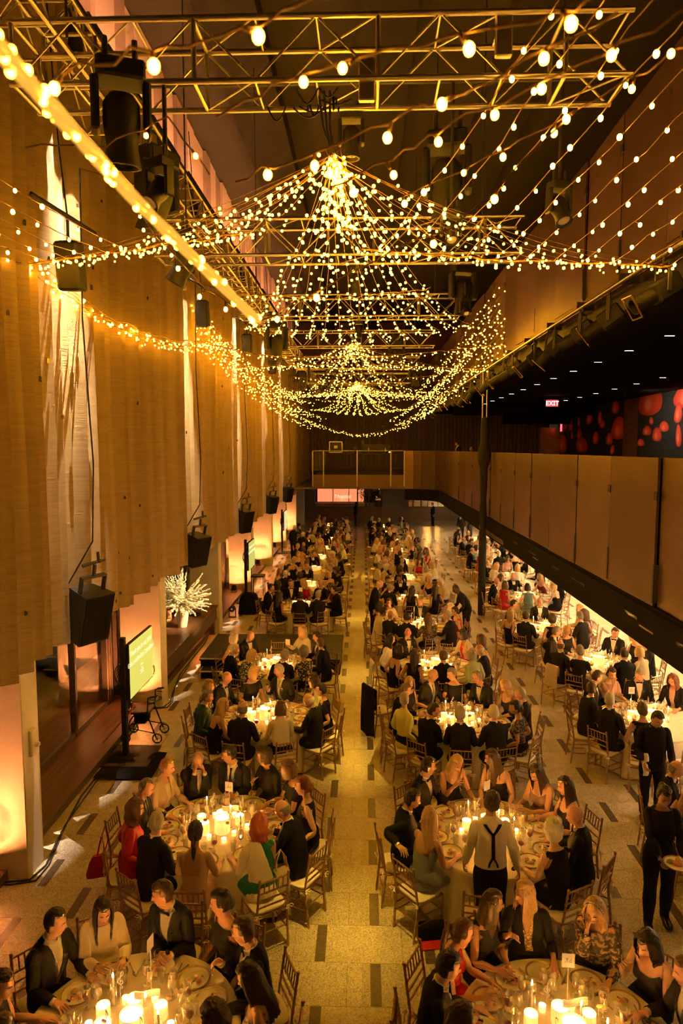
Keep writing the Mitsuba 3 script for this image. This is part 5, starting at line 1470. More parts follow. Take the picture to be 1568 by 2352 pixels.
# centrepiece pieces
def lantern(R, H, n=28):
    o = [(R * .96, .0), (R, .01), (R, H), (R * .985, H + .004)]; i = [(R * .955, H), (R * .955, .012)]
    return [('shade', lathe(o + i, n), 'm_paper', 40, area(SHADE, 2.0)), ('glow', lathe([(R * .9, H - .012), (.001, H - .012)], n), 'm_paper', 30, area(SHADE_TOP, 1.0))]
group('lantern_large', lantern(.100, .195)); group('lantern_medium', lantern(.074, .145)); group('lantern_small', lantern(.060, .115))
group('lantern_far', [('shade', lathe([(.095, 0), (.095, .17), (.088, .17), (.088, .01)], 12), 'm_paper', 40, area(SHADE, 1.2)), ('glow', lathe([(.088, .16), (.001, .16)], 12), 'm_paper', 30, area(SHADE_TOP, .8))])
flame = lathe([(.001, .0), (.006, .006), (.007, .013), (.004, .026), (.001, .036)], 8)
group('votive', [('cup', lathe([(.001, .002), (.024, .002), (.030, .02), (.033, .058), (.030, .058), (.027, .03)], 14), 'm_paper', 50, area((2.6, 1.2, .3), .6)), ('flame', moved(flame, (0, 0, .030)), 'm_white', True, area([c * .25 for c in CANDLE], 1.0))])
group('votive_far', [('cup', lathe([(.028, .004), (.031, .06)], 7), 'm_paper', 50, area((9.0, 4.0, .9), .5))])
group('taper', [('vase', lathe([(.001, .002), (.030, .002), (.032, .01), (.032, .19)], 14), 'm_glassware', 50), ('candle', lathe([(.001, .265), (.010, .265), (.011, .005), (.001, .005)], 10), 'm_paper', 40), ('flame', moved(flame, (0, 0, .270)), 'm_white', True, area(CANDLE, 5.0))])
def clef():
    t = np.linspace(0, 1, 40); pts = [(0, -.05, 0), (.012, -.062, 0), (.024, -.05, 0), (.018, -.036, 0), (.004, -.03, 0), (.0, .02, 0), (.012, .09, 0), (.028, .115, 0), (.034, .085, 0), (.02, .06, 0), (-.012, .03, 0), (-.022, .0, 0), (-.004, -.022, 0), (.024, -.014, 0), (.026, .012, 0), (.006, .016, 0), (.004, .002, 0)]
    pts = np.array(pts); s = np.linspace(0, len(pts) - 1, 64); p = np.stack([np.interp(s, np.arange(len(pts)), pts[:, k]) for k in range(3)], 1)
    for _ in range(2): p[1:-1] = (p[:-2] + 2 * p[1:-1] + p[2:]) / 4
    return np.stack([p[:, 0], p[:, 2], p[:, 1]], 1) + [0, 0, .30]
group('clef', [('clef', tube_path(clef() * 1.0, [(.0055, .004)] * 64, 6), 'm_pale', True), ('stake', bar((0, 0, 0), (0, 0, .26), .0025, 5), 'm_pale', True)])
def note_(): 
    ico = trimesh.creation.icosphere(2); v = np.array(ico.vertices) * [.030, .005, .021]; v = v @ ry(-.35).T
    return [('head', (v + [0, 0, .20], np.array(ico.faces)), 'm_note', True), ('stem', cat([bar((.026, 0, .20), (.026, 0, .31), .0028, 5), tube_path([(.026, 0, .31), (.045, 0, .285), (.048, 0, .26)], [.004, .004, .002], 5)]), 'm_note', True), ('stake', bar((-.01, 0, 0), (-.01, 0, .20), .0022, 5), 'm_pale', True)]
group('note', note_())
group('staff', [('sheet', loft([np.array([[x, .35 * x * x - .02, z], [x, .35 * x * x - .017, z], [x, .35 * x * x - .017, z + .075], [x, .35 * x * x - .02, z + .075]]) for x, z in [(a, .17 + .01 * math.sin(a * 25)) for a in np.linspace(-.11, .11, 9)]]), 'm_paper', 40)] +
      [('line', tube_path([(a, .35 * a * a - .022, .18 + .012 * j + .01 * math.sin(a * 25)) for a in np.linspace(-.105, .105, 9)], .0012, 4), 'm_note', True) for j in range(5)] + [('stake', bar((sx, -.015, 0), (sx, -.015, .18), .0025, 5), 'm_pale', True) for sx in (-.08, .08)])
group('card_far', [('card', bx(-.055, .055, -.0015, .0015, .40, .53), 'm_paper', False), ('pole', cat([bar((0, 0, .01), (0, 0, .41), .0035, 5), lathe([(.001, .012), (.035, .010), (.036, 0), (.001, 0)], 12)]), 'm_pale', False)])
group('coffee_cup', [('cup', lathe([(.001, .006), (.022, .006), (.034, .035), (.038, .062), (.035, .062), (.030, .034), (.001, .012)], 18), 'm_china', 50), ('coffee', lathe([(.001, .048), (.033, .050)][::-1], 18), 'm_food4', 30), ('handle', tube_path([(.034, 0, .052), (.055, 0, .048), (.056, 0, .03), (.032, 0, .022)], .004, 6), 'm_china', True)])
# ---------------------------------------------------------------- the dinner: tables, chairs, guests
SPEC = """
L0|27|m|tux|short|dark|fair|eat|W|dark-haired man in profile lifting a fork, right side of the front left table
L0|54|f|dress:black|updo|black|tan|lap|W|woman with dark pinned-up hair in black beside the bow tie man, front left table
L0|86|m|tux|thick|dark|tan|fold|W|man in bow tie looking left on the far side of the front left table
L0|123|f|blouse:satin|long|black|light|cut|C|woman with long black hair in a cream satin blouse cutting food, front left table
L0|150|m|open|short|black|light|rest|E|man in black jacket and open white shirt turning right, left of the front left table
L0|190|f|dress_halter:black|bun|dark|tan|rest|E|smiling woman with a dark bun and black halter at the lower left corner
L0|219|f|dress:black|wavy|dark|tan|lap|C|dark hair top of a guest at the bottom edge, front left table
L0|332|m|tux|curly|dark|fair|chin|C|curly brown-haired man seen from behind at the bottom of the front left table
L0|359|f|dress_scoop:print|longback|black|tan|lap|C|woman with long black hair and patterned dress at lower right of the front left table
R0|5|m|open|short|brown|rosy|cut|W|bearded brown-haired man at the right edge of the front right table
R0|32|f|dress_scoop:black|wavy|black|light|eat|C|black-haired woman in black holding a fork, right of the front right table
R0|60|f|top_sheer:lace|wavy|blonde|fair|mouth|C|blonde woman with a pearl headband eating, in black floral lace
R0|93|f|dress:sequin+cardigan:black|long|blonde|rosy|wave|W|blonde woman in black jacket and gold sequin top raising one hand
R0|120|f|dress:black|longback|dark|tan|fold|E|woman with long dark brown hair in black at the front right table
R0|148|f|dress_halter:red|pony|brown|tan|cut|E|woman with a ponytail and sleeveless red dress at the front right table
R0|175|m|tux|thick|black|fair|rest|E|man with thick black hair and bow tie, left side of the front right table
R0|203|f|dress:black|bob|dark|tan|lap|E|brown hair top of a guest at the bottom edge, front right table
R0|337|f|dress:brownfab|wavy|honey|fair|lap|W|light brown hair of a guest at the bottom right corner
L1|4|f|dress:black|updo|auburn|fair|lap|W|woman with pinned auburn hair behind the balding man, second left table
L1|33|f|top_short:black|bob|brown|fair|cut|W|woman with a brown bob next to the curly-haired woman, second left table
L1|62|f|jacket_closed:black|curly|dark|fair|eat|W|woman with short dark curls and a black jacket with scarf, second left table
L1|91|m|suit|thick|black|tan|fold|W|man with black hair and dark tie facing left behind the 34 table card
L1|120|m|tux|fringe|grey|tan|bread|C|bald man with glasses holding bread to his mouth with both hands
L1|149|f|cardigan:beige+dress:cream|short|honey|fair|rest|E|woman with short light hair and beige cardigan looking right
L1|178|m|suit|receding|pepper|rosy|rest|C|man in dark suit with striped tie looking down, left of the second left table
L1|207|f|blouse:red|wavy|brown|fair|lap|E|brown-haired woman in a red dress at the left of the second left table
L1|236|m|suit|short|grey|rosy|rest|N|grey-haired man in black suit seen from behind, second left table
L1|267|f|dress_square:blush|lowpony|black|light|rest|N|woman with a low black ponytail and square-backed pale gown seen from behind
L1|306|f|dress:green|wavy|red|fair|rest|N|red-haired woman in emerald green gown with a cream shawl, seen from behind
L1|335|m|tux|fringe|pepper|rosy|cut|W|balding man in profile cutting food, right side of the second left table
R1|12|f|dress_scoop:black|longback|dark|fair|rest|W|dark-haired woman in black with pearl earrings in profile, second right table
R1|40|f|dress_scoop:brownfab|long|dark|tan|cut|C|woman with long dark hair looking down at her plate, second right table
R1|74|f|dress_strap:black|long|dark|fair|rest|W|smiling dark-haired woman in a black strappy dress, far side of second right table
R1|109|f|dress_scoop:black|long|blonde|tan|eat|C|young blonde woman in black with a fork, far side of second right table
R1|137|m|tux|short|black|tan|rest|E|dark-haired man in dinner jacket leaning towards the blonde, second right table
R1|189|m|tux|short|black|tan|chairarm|E|dark-haired man in bow tie with his arm along the next chair
R1|217|f|dress_scoop:greyblue|longback|honey|tan|chin|N|woman with long light brown hair and grey-blue gown seen from behind
R1|302|f|dress:black|curly|white|fair|rest|N|woman with short white-blonde hair and black dress seen from behind, second right table
R1|331|m|tux|none|grey|rosy|talkL|W|bald man in bow tie with one hand raised, right of the second right table
L2|358|f|top_short:black|short|black|fair|lap|W|woman with short black hair at the aisle end of the third left table
L2|26|f|cardigan:sage+dress:burgundy|bob|dark|fair|rest|W|woman with dark bob, pale green cardigan and burgundy top
L2|78|m|suit|short|grey|rosy|talkR|W|old man in pale tie gesturing with an open hand, third left table
L2|112|f|top_short:black|bob|blonde|fair|rest|E|blonde woman in black between two old men, third left table
L2|147|m|tux|none|grey|rosy|rest|E|bald man in bow tie on the far side of the third left table
L2|175|f|blouse:floral|bob|honey|fair|lap|E|woman in a black and yellow floral blouse, third left table
L2|202|m|suit:darkgreen|short|pepper|rosy|lap|E|man in dark green dinner jacket at the left of the third left table
L2|230|f|dress_scoop:black|longback|blonde|fair|fold|E|blonde woman in a sleeveless black dress seen from behind, third left table
L2|258|m|suit|fringe|pepper|rosy|rest|N|balding man in black seen from behind, third left table
L2|293|f|jacket_closed:cream|bob|brown|fair|rest|N|brown bobbed woman in a cream jacket seen from behind, third left table
L2|331|m|suit|fringe|white|rosy|rest|W|white-haired balding man in black, aisle side of the third left table
R2|358|m|suit|short|grey|rosy|mouth|W|grey-haired man at the right end of the third right table
R2|27|f|dress_scoop:black|wavy|blonde|fair|rest|C|woman with fair curls and a long pearl necklace, third right table
R2|58|m|tux|receding|pepper|rosy|cut|W|man with glasses and bow tie on the far side of the third right table
R2|87|f|top_short:black|short|pepper|fair|rest|W|small grey woman in black between two men, third right table
R2|116|m|suit|none|grey|fair|rest|E|bald man in dark suit and tie, far side of the third right table
R2|146|f|dress:black|bob|blonde|fair|rest|S|blonde woman with dark glasses at the left of the third right table
R2|175|m|tux|short|pepper|rosy|rest|E|grey man in dinner jacket at the left of the third right table
R2|204|f|jacket_closed:chartreuse|short|grey|fair|lap|N|woman in a bright yellow-green jacket, third right table
R2|233|m|tux|short|dark|rosy|fold|E|dark-haired man in profile leaning right, near side of third right table
R2|262|m|suit|thick|grey|fair|rest|N|guest with grey-blond hair seen from behind in the middle, third right table
R2|293|m|suit|short|white|rosy|rest|N|white-haired man seen from behind, third right table
R2|322|f|top_short:lace|updo|black|tan|lap|W|woman with black pinned hair and pearls, right side of the third right table
L3|27|m|tux|short|dark|rosy|rest|W|dark-haired man in bow tie facing left, fourth left table
L3|60|f|cardigan:cream+dress:white|wavy|blonde|fair|fan|W|blonde woman in cream behind the table card, fourth left table
L3|136|m|tux|none|grey|rosy|cut|C|bald man looking down at the fourth left table before the stage
L3|164|f|dress_scoop:blush|bob|white|fair|lap|E|woman with a white bob at the far left of the fourth left table
L3|212|m|tux|short|white|rosy|rest|E|white-haired man in bow tie, left of the fourth left table
L3|243|f|blouse:print|bob|blonde|fair|rest|E|blonde woman in a black and white print, fourth left table
L3|283|m|suit|short|grey|rosy|rest|E|grey-haired man leaning over, seen from behind, fourth left table
L3|311|f|top_short:floral|curly|pepper|tan|rest|N|woman with curly hair in dark dotted print seen from behind, fourth left table
L3|352|m|tux|short|brown|rosy|rest|N|brown-haired man in dinner jacket seen from behind, aisle side of fourth left table
R3|14|f|dress:black|wavy|brown|fair|lap|W|brown-haired woman at the right end of the fourth right table
R3|45|f|cardigan:cream+dress:red|bob|black|light|talkL|W|woman with black bob, cream jacket and red top raising a hand
R3|123|m|tux|none|grey|rosy|rest|S|bald man in bow tie facing the camera, fourth right table
R3|167|f|blouse:white|longback|black|light|lap|E|black-haired woman in a white wrap at the left of the fourth right table
R3|211|f|dress_scoop:black|wavy|black|light|lap|E|smiling black-haired woman in sleeveless black, fourth right table
R3|239|f|dress:black|longback|dark|tan|lap|N|woman with long dark hair seen from behind, fourth right table
R3|273|m|tux|short|brown|fair|rest|N|brown-haired man seen from behind in the middle, fourth right table
R3|308|f|jacket_closed:sage|bob|grey|fair|lap|N|grey bobbed woman in a pale green jacket seen from behind, fourth right table
R3|336|m|suit|fringe|white|rosy|rest|W|white-haired man in black at the right of the fourth right table
R4|14|f|dress:black|bob|white|fair|rest|W|white-haired guest in profile on the right of the fifth right table
R4|80|m|tux|receding|pepper|rosy|rest|C|grey man in bow tie behind the card, fifth right table
R4|131|f|blouse:satin|updo|dark|tan|rest|W|woman in a pale shimmering dress looking up, fifth right table
R4|170|f|dress:black|bob|dark|tan|rest|E|dark bobbed woman by the aisle, fifth right table
R4|198|m|jacketw|short|black|brown|rest|E|man in a white dinner jacket by the aisle, fifth right table
R4|225|m|suit|none|grey|tan|rest|N|bald man in black seen from behind, fifth right table
R4|253|m|suit|short|black|tan|rest|N|broad man in black seen from behind, fifth right table
R4|281|f|top_sheer:lace|longback|brown|tan|talkL|N|woman with long brown waves and lace sleeves seen from behind, fifth right table
R4|319|m|suit|short|grey|rosy|rest|W|grey-haired man at the right end of the fifth right table
R4|347|f|dress:red|short|dark|fair|lap|W|dark-haired guest with glasses and red top, fifth right table
L4|25|f|dress:burgundy|bob|brown|fair|rest|W|woman in burgundy at the aisle end of the fifth left table
L4|59|m|tux|receding|grey|rosy|rest|S|older man in bow tie facing the camera, fifth left table
L4|87|f|dress:red|wavy|blonde|fair|rest|W|blonde woman in a red dress facing the camera, fifth left table
L4|114|m|tux|short|brown|rosy|rest|S|man in bow tie facing the camera, fifth left table
L4|142|f|dress:black|wavy|black|tan|lap|E|dark-haired woman at the far left of the fifth left table
L4|170|m|tux|short|black|tan|rest|E|dark-haired man in profile, left of the fifth left table
L4|236|f|dress:black|longback|dark|tan|lap|N|woman with very long dark hair seen from behind, fifth left table
L4|273|m|suit|short|black|tan|rest|N|black-haired man seen from behind, fifth left table
L4|301|m|suit|short|grey|rosy|rest|N|grey-haired man seen from behind, fifth left table
L4|357|m|tux|short|black|rosy|rest|W|dark-haired man on the aisle side of the fifth left table
Q0|196|f|dress:black|longback|honey|fair|lap|E|woman with long light brown hair at the right edge behind the server
Q1|44|f|cardigan:black+dress:blush|wavy|auburn|rosy|rest|C|woman with auburn curls in black at the right edge of the 31 card table
Q1|78|m|tux|short|pepper|rosy|rest|C|grey man in bow tie behind the 31 card
Q1|109|f|top_short:mauve|updo|dark|fair|mouth|S|woman in mauve with pinned hair beside the 31 card table
Q1|137|m|tux|short|dark|fair|rest|E|dark-haired man in profile, far left of the 31 card table
Q1|181|m|suit|thick|dark|tan|rest|N|dark-haired man seen from behind on the left of the 31 card table
Q1|213|m|suit|short|grey|fair|rest|N|grey-haired man in black seen from behind at the 31 card table
Q1|243|f|dress:black|updo|dark|tan|lap|N|woman with round dark hair in black seen from behind at the 31 card table
Q2|20|f|dress:black|bob|blonde|fair|rest|W|blonde woman with a white scarf by the pale floor
Q2|51|m|tux|short|dark|rosy|rest|S|dark-haired man in bow tie on the far side, by the pale floor
Q2|111|f|dress:black|bob|blonde|rosy|rest|S|blonde woman with glasses facing the camera under the balcony edge
Q2|138|m|suit|short|pepper|rosy|rest|E|grey man looking right, third right column table below the balcony
Q2|206|m|suit|fringe|brown|rosy|rest|N|balding man in front of a pale shawl on his chair
Q2|233|f|top_short:black|updo|pepper|fair|rest|N|woman with a grey twist of hair seen from behind, third right column table
Q2|281|m|tux|short|dark|rosy|rest|N|dark-haired man seen from behind in the middle, third right column table
Q2|308|f|top_short:beige|bob|blonde|fair|rest|N|short fair-haired woman in beige seen from behind under the balcony edge
Q2|353|m|tux|fringe|pepper|rosy|rest|W|balding man with glasses against the pale floor
Q3|83|m|tux|short|grey|rosy|rest|S|grey man in bow tie facing the camera, fourth right column table
Q3|136|f|dress:black|short|black|tan|rest|E|black-haired woman in profile, fourth right column table
Q3|203|f|dress_scoop:black|longback|honey|fair|lap|N|woman with long hair and bare back with a strap, fourth right column table
Q3|230|m|suit|short|dark|fair|rest|N|dark-haired man seen from behind, fourth right column table
Q3|265|f|dress:black|curly|dark|fair|lap|N|woman with dark curls seen from behind, fourth right column table
Q3|313|m|suit|short|pepper|rosy|rest|N|grey-haired man seen from behind by the pale floor
Q3|341|f|dress:purple|wavy|brown|tan|lap|W|dark-dressed woman beside the blonde, fourth right column table
Q3|8|f|blouse:beige|long|blonde|fair|rest|W|blonde woman in pale jacket leaning to her neighbour, fourth right column table
"""
MT = [make_template(False, k) for k in (0, 1, 2)]; FT = [make_template(True, k) for k in (0, 1, 2)]
prng = np.random.default_rng(5)
TABLES = dict(L0=(-1.97, 5.33), L1=(-1.84, 8.42), L2=(-1.82, 12.13), L3=(-1.98, 15.15), L4=(-1.93, 21.06), L5=(-1.98, 24.3), L6=(-2.0, 27.45), L7=(-1.95, 30.5), L8=(-2.0, 33.4), L9=(-1.9, 36.7), L10=(-1.9, 40.2), L11=(-2.0, 43.6),
              R0=(1.73, 5.36), R1=(1.64, 8.42), R2=(1.77, 12.03), R3=(1.66, 15.2), R4=(1.48, 18.5), R5=(1.55, 22.1), R6=(1.65, 25.7), R7=(1.72, 29.3), R8=(1.65, 32.7), R9=(1.6, 36.1), R10=(1.55, 39.5), R11=(1.5, 43),
              Q0=(5.3, 8.9), Q1=(5.23, 12.24), Q2=(5.38, 15.5), Q3=(4.97, 18.5), Q4=(5.45, 22.6), Q5=(5.8, 26.3), Q6=(5.75, 29.6), Q7=(5.9, 33.0), Q8=(6.0, 36.6))
NUM = ['front', 'second', 'third', 'fourth', 'fifth', 'sixth', 'seventh', 'eighth', 'ninth', 'tenth', 'eleventh', 'twelfth']
def tname(t): return f"{NUM[int(t[1:])]} {dict(L='left', R='right', Q='right column')[t[0]]} table"
HOURS = ['twelve', 'one', 'two', 'three', 'four', 'five', 'six', 'seven', 'eight', 'nine', 'ten', 'eleven']
WHO = {t: {} for t in TABLES}
def owned(t, az, what):
    """label of a thing by the guest it belongs to"""
    who = WHO[t].get(az)
    if not who: return f'{what} at {clock(az)}, {tname(t)} from the camera'
    k = 14 - len(what.split()) - len(tname(t).split())
    who = ' '.join(who.split(',')[0].replace('front left table', '').split()[:k]).rstrip(' ,')
    while who.split()[-1] in ('the', 'of', 'in', 'with', 'and', 'a', 'by', 'his', 'at', 'from', 'behind', 'side', 'far', 'under', 'to', 'holding', 'between', 'on', 'before', 'near', 'front', 'left', 'right', 'third', 'second', 'fourth', 'fifth', 'short', 'long', 'low', 'black', 'dark', 'white'): who = ' '.join(who.split()[:-1])
    return f'{what} of the {who}, {tname(t)}'
def clock(az):
    h = ((90 - az) / 30) % 12; k = int(round(h * 2)) % 24
    return (f"{HOURS[k // 2]} o'clock" if k % 2 == 0 else f"half past {HOURS[k // 2]}")
def seat_xy(t, az, r):
    c = TABLES[t]; return c[0] + r * math.cos(math.radians(az)), c[1] + r * math.sin(math.radians(az))

POSES = dict(rest=dict(R=(.19, .38, .80), L=(-.19, .38, .80)), cut=dict(R=(.11, .42, .87), L=(-.11, .44, .86), palmR=(-.5, 0, -.8), palmL=(.5, 0, -.8)), eat=dict(R=(.10, .33, 1.02), L=(-.18, .40, .80), palmR=(-.8, 0, -.3)),
             mouth=dict(R=(.05, .22, 1.14), L=(-.18, .38, .80), palmR=(-.8, -.3, .2)), bread=dict(R=(.07, .20, 1.13), L=(-.07, .20, 1.10), palmR=(-1, -.2, .2), palmL=(1, -.2, .2)), lap=dict(), fold=dict(R=(.06, .36, .83), L=(-.06, .35, .82), palmR=(-.7, 0, -.5), palmL=(.7, 0, -.5)),
             talkR=dict(R=(.20, .34, .98), L=(-.19, .38, .80), palmR=(-.6, 0, .7)), talkL=dict(L=(-.22, .30, 1.02), R=(.19, .38, .80), palmL=(.5, .2, .6)), wave=dict(R=(.27, .30, 1.06), L=(-.15, .34, .80), palmR=(0, 1, .25), poleR=(.4, -.5, -.8)), chin=dict(L=(-.07, .26, 1.07), R=(.17, .38, .80), palmL=(.3, -.8, .3)),
             fan=dict(R=(.28, .30, .98), L=(-.16, .36, .80), palmR=(-.6, .3, .3)), chairarm=dict(R=(.40, -.14, .94), L=(-.17, .38, .80), palmR=(0, 0, -1), poleR=(.2, -.9, -.4)))
SKIRT = {0: seated_skirt(0, seed=1), 1: seated_skirt(1, seed=2), 2: seated_skirt(2, seed=3)}
def fabs(f, default): return 'fab_' + (f or default)
def dress(T_, sex, outfit, hstyle, hcol, lod):
    """[(part name, piece, material, label)] for an outfit"""
    G = lambda k: garment(T_, k); X = lambda k: extra(T_, k); P = []
    if sex == 'm':
        kind, _, fab = outfit.partition(':')
        if kind in ('tux', 'suit', 'open', 'jacketw'):
            jf = fabs(fab, {'tux': 'tux', 'suit': 'charcoal' if lod else 'navy', 'open': 'tux', 'jacketw': 'cream'}[kind])
            P += [('jacket', G('jacket'), jf, None), ('shirt', G('shirt'), 'fab_shirt', 'white shirt'), ('trousers', G('trousers'), 'fab_black', None), ('collar', X('collar'), 'fab_shirt', None)]
            if kind in ('tux', 'jacketw'): P.append(('bow_tie', X('bow_tie'), 'fab_tux', 'black bow tie'))
            if kind == 'suit': P.append(('necktie', X('tie'), 'fab_greyblue' if lod else 'fab_black', None))
            if lod < 2: P += [('lapels', X('lapel'), 'fab_lapel', None), ('cuff', X('cuff'), 'fab_shirt', None), ('cuff', X('cuff2'), 'fab_shirt', None)]
        elif kind == 'susp':
            P += [('shirt', G('loose_shirt'), 'fab_shirt', 'white dress shirt'), ('trousers', G('trousers'), 'fab_black', 'black trousers'), ('collar', X('collar'), 'fab_shirt', None), ('suspenders', X('suspenders'), 'fab_black', 'black suspenders')]
        else:
            P += [('shirt', G('loose_shirt'), 'fab_black', 'black shirt'), ('trousers', G('trousers'), 'fab_black', None), ('collar', X('collar'), 'fab_black', None)]
        if lod < 2: P.append(('shoes', G('shoes'), 'm_blackgloss', None))
    else:
        for i, o in enumerate(outfit.split('+')):
            kind, _, fab = o.partition(':')
            P.append(({'cardigan': 'cardigan', 'jacket_closed': 'jacket', 'blouse': 'blouse', 'top_short': 'top', 'top_sheer': 'top'}.get(kind, 'bodice' if i == 0 or 'cardigan' in outfit else 'bodice'), G(kind), fabs(fab, 'black'), None))
            if kind == 'dress_strap': P.append(('straps', X('straps'), fabs(fab, 'black'), None))
    if hstyle != 'none': P.append(('hair', hair(T_, hstyle, 1 + len(hcol)), 'hair_' + hcol, None))
    if lod < 2:
        P += [('eye', X('eye'), 'm_eye', None), ('eye', X('eye2'), 'm_eye', None), ('brow', X('brow'), 'hair_' + ('grey' if hcol == 'white' else 'brown' if hcol in ('blonde', 'honey', 'red') else hcol), None), ('brow', X('brow2'), 'hair_' + ('grey' if hcol == 'white' else 'brown' if hcol in ('blonde', 'honey', 'red') else hcol), None)]
        P.append(('lips', X('lips'), 'm_lips', None))
    return P

NPERSON = [0]
def hand_point(T_, P, n='R', d=.085):
    A, B = P; b = BI['ha' + n]; J = T_.J; q = J['ha' + n] + unit(J['ha' + n] - J['ua' + n]) * d
    return A[b] @ q + B[b]
def make_person(sex, outfit, hstyle, hcol, skin, P, lod, M, label, grp=None, extras=(), skirt=True):
    T_ = (MT if sex == 'm' else FT)[lod]
    k = fresh('person'); NPERSON[0] += 1
    scene[k] = mikit.ply(skinned((T_.v, T_.f, T_.w), P), 'skin_' + skin, smooth=True, to_world=M)
    pieces = dress(T_, sex, outfit, hstyle, hcol, lod) + [(n, garment(T_, e) if e == 'shawl' else extra(T_, e), m, None) for n, e, m in extras]
    for nm, pc, m, lb in pieces:
        key = put(nm, skinned(pc, P), m, True, k, M)
        if lb and lod == 0: tag(key, lb)
    if sex == 'f' and skirt:
        o = outfit.split('+')[-1].partition(':'); fb = 'fab_' + (o[2] if o[0].startswith('dress') and o[2] not in ('sequin', 'cream', 'white', 'red', 'burgundy') or o[2] in ('green', 'red', 'satin') else 'black')
        if outfit.startswith('dress_halter:red'): fb = 'fab_red'
        put('skirt', SKIRT[lod], fb, True, k, M)
    tag(k, label, 'person', grp)
    return k, T_
def gaze_pose(T_, pose_name, az, gaze, rngv, lean=None, dy=0.0, **more):
    face = az + 180; g = dict(E=0, N=90, W=180, S=270).get(gaze)
    rel = 0 if g is None else (g - face + 180) % 360 - 180
    rel = float(np.clip(rel, -68, 68)) + rngv.normal(0, 4)
    kw = dict(POSES[pose_name]); kw.update(more)
    ln = lean if lean is not None else {'rest': 13, 'cut': 17, 'eat': 15, 'mouth': 12, 'bread': 10, 'lap': 8, 'fold': 15, 'talkR': 12, 'talkL': 10, 'wave': 8, 'chin': 16, 'fan': 6, 'chairarm': 8}[pose_name] + rngv.normal(0, 2)
    return pose(T_, lean=ln, side=rngv.normal(0, 2), twist=rel * .22, hyaw=rel * .75, hpitch=(20 if gaze == 'C' else 6) + rngv.normal(0, 3), **kw)

SEATS = {t: [] for t in TABLES}
RS = 1.14
EXTRA = {'headband': [('headband', 'headband', 'm_softblack'), ('pearl_band', 'headband_pearl', 'm_pearl')], 'pearl': [('earring', 'earring', 'm_pearl'), ('earring', 'earring2', 'm_pearl')], 'glasses': [('glasses', 'glasses', 'm_black')], 'necklace': [('necklace', 'necklace', 'm_pearl')], 'shawl': [('shawl', 'shawl', 'fab_cream')]}
FORKS = []
for line in SPEC.strip().split('\n'):
    t, az, sex, outfit, hs, hc, skin, ps, gz, lb = line.split('|'); az = float(az)
    d_ = TABLES[t][1]; lod = 0 if d_ < 9 else 1
    T_ = (MT if sex == 'm' else FT)[lod]
    x, y = seat_xy(t, az, RS)
    P = gaze_pose(T_, ps, az, gz, prng)
    ex = []
    for w_, e in (('headband', 'headband'), ('earring', 'pearl'), ('glasses', 'glasses'), ('pearl necklace', 'necklace'), ('and pearls', 'necklace'), ('shawl, seen', 'shawl'), ('gold sequin', 'pearl'), ('red halter', 'pearl')):
        if w_ in lb: ex += EXTRA[e]
    M = place(x, y, 0, az + 90)
    make_person(sex, outfit, hs, hc, skin, P, lod, M, lb, None, ex)
    SEATS[t].append(az); WHO[t][az] = lb
    if lod == 0 and ps in ('eat', 'cut', 'mouth'):
        h = hand_point(T_, P, 'R'); tgt = np.array([.02, .16, 1.17]) if ps == 'mouth' else np.array([0, .46, .80])
        FORKS.append((M, h, tgt, lb, ps))
        if ps == 'cut': FORKS.append((M, hand_point(T_, P, 'L'), np.array([0.0, .47, .80]), lb, 'knife'))
# free guests of the far tables: 20 variants, each copied
VAR = [('m', 'tux', 'short', 'dark', 'fair', 'rest', 25), ('m', 'tux', 'none', 'grey', 'rosy', 'lap', -30), ('m', 'suit', 'short', 'grey', 'rosy', 'fold', 40), ('m', 'tux', 'fringe', 'pepper', 'rosy', 'rest', -15), ('m', 'tux', 'thick', 'black', 'tan', 'talkR', -45), ('m', 'suit', 'short', 'white', 'fair', 'rest', 10), ('m', 'tux', 'short', 'brown', 'rosy', 'lap', 50), ('m', 'suit', 'receding', 'pepper', 'fair', 'cut', 0), ('m', 'tux', 'short', 'black', 'brown', 'rest', -55),
       ('f', 'dress_scoop:black', 'bob', 'blonde', 'fair', 'rest', 20), ('f', 'dress:black', 'longback', 'dark', 'tan', 'lap', -35), ('f', 'blouse:satin', 'bob', 'grey', 'fair', 'rest', -20), ('f', 'dress:red', 'wavy', 'brown', 'fair', 'fold', 30), ('f', 'dress_strap:black', 'updo', 'honey', 'fair', 'rest', 45), ('f', 'jacket_closed:beige', 'curly', 'white', 'rosy', 'rest', -5), ('f', 'dress:teal', 'bob', 'black', 'light', 'lap', 15), ('f', 'dress_scoop:burgundy', 'longback', 'honey', 'fair', 'talkL', -40), ('f', 'top_short:black', 'curly', 'dark', 'brown', 'rest', 10), ('f', 'dress_scoop:blush', 'bob', 'brown', 'fair', 'cut', 0), ('f', 'blouse:white', 'wavy', 'blonde', 'fair', 'rest', -25)]
def vlabel(v):
    a, o, h, c = v[0], v[1], v[2], v[3]
    cn = dict(dark='dark-haired', grey='grey-haired', pepper='greying', black='black-haired', white='white-haired', brown='brown-haired', blonde='blonde', honey='fair-haired')[c]
    if h == 'none': cn = 'bald'
    if h == 'fringe': cn = 'balding'
    col = o.partition(':')[2] or 'black'
    return f"{cn} man in {'bow tie' if o == 'tux' else 'dark suit'}" if a == 'm' else f"{cn} woman in {dict(satin='cream', teal='blue', blush='pale pink').get(col, col)}"
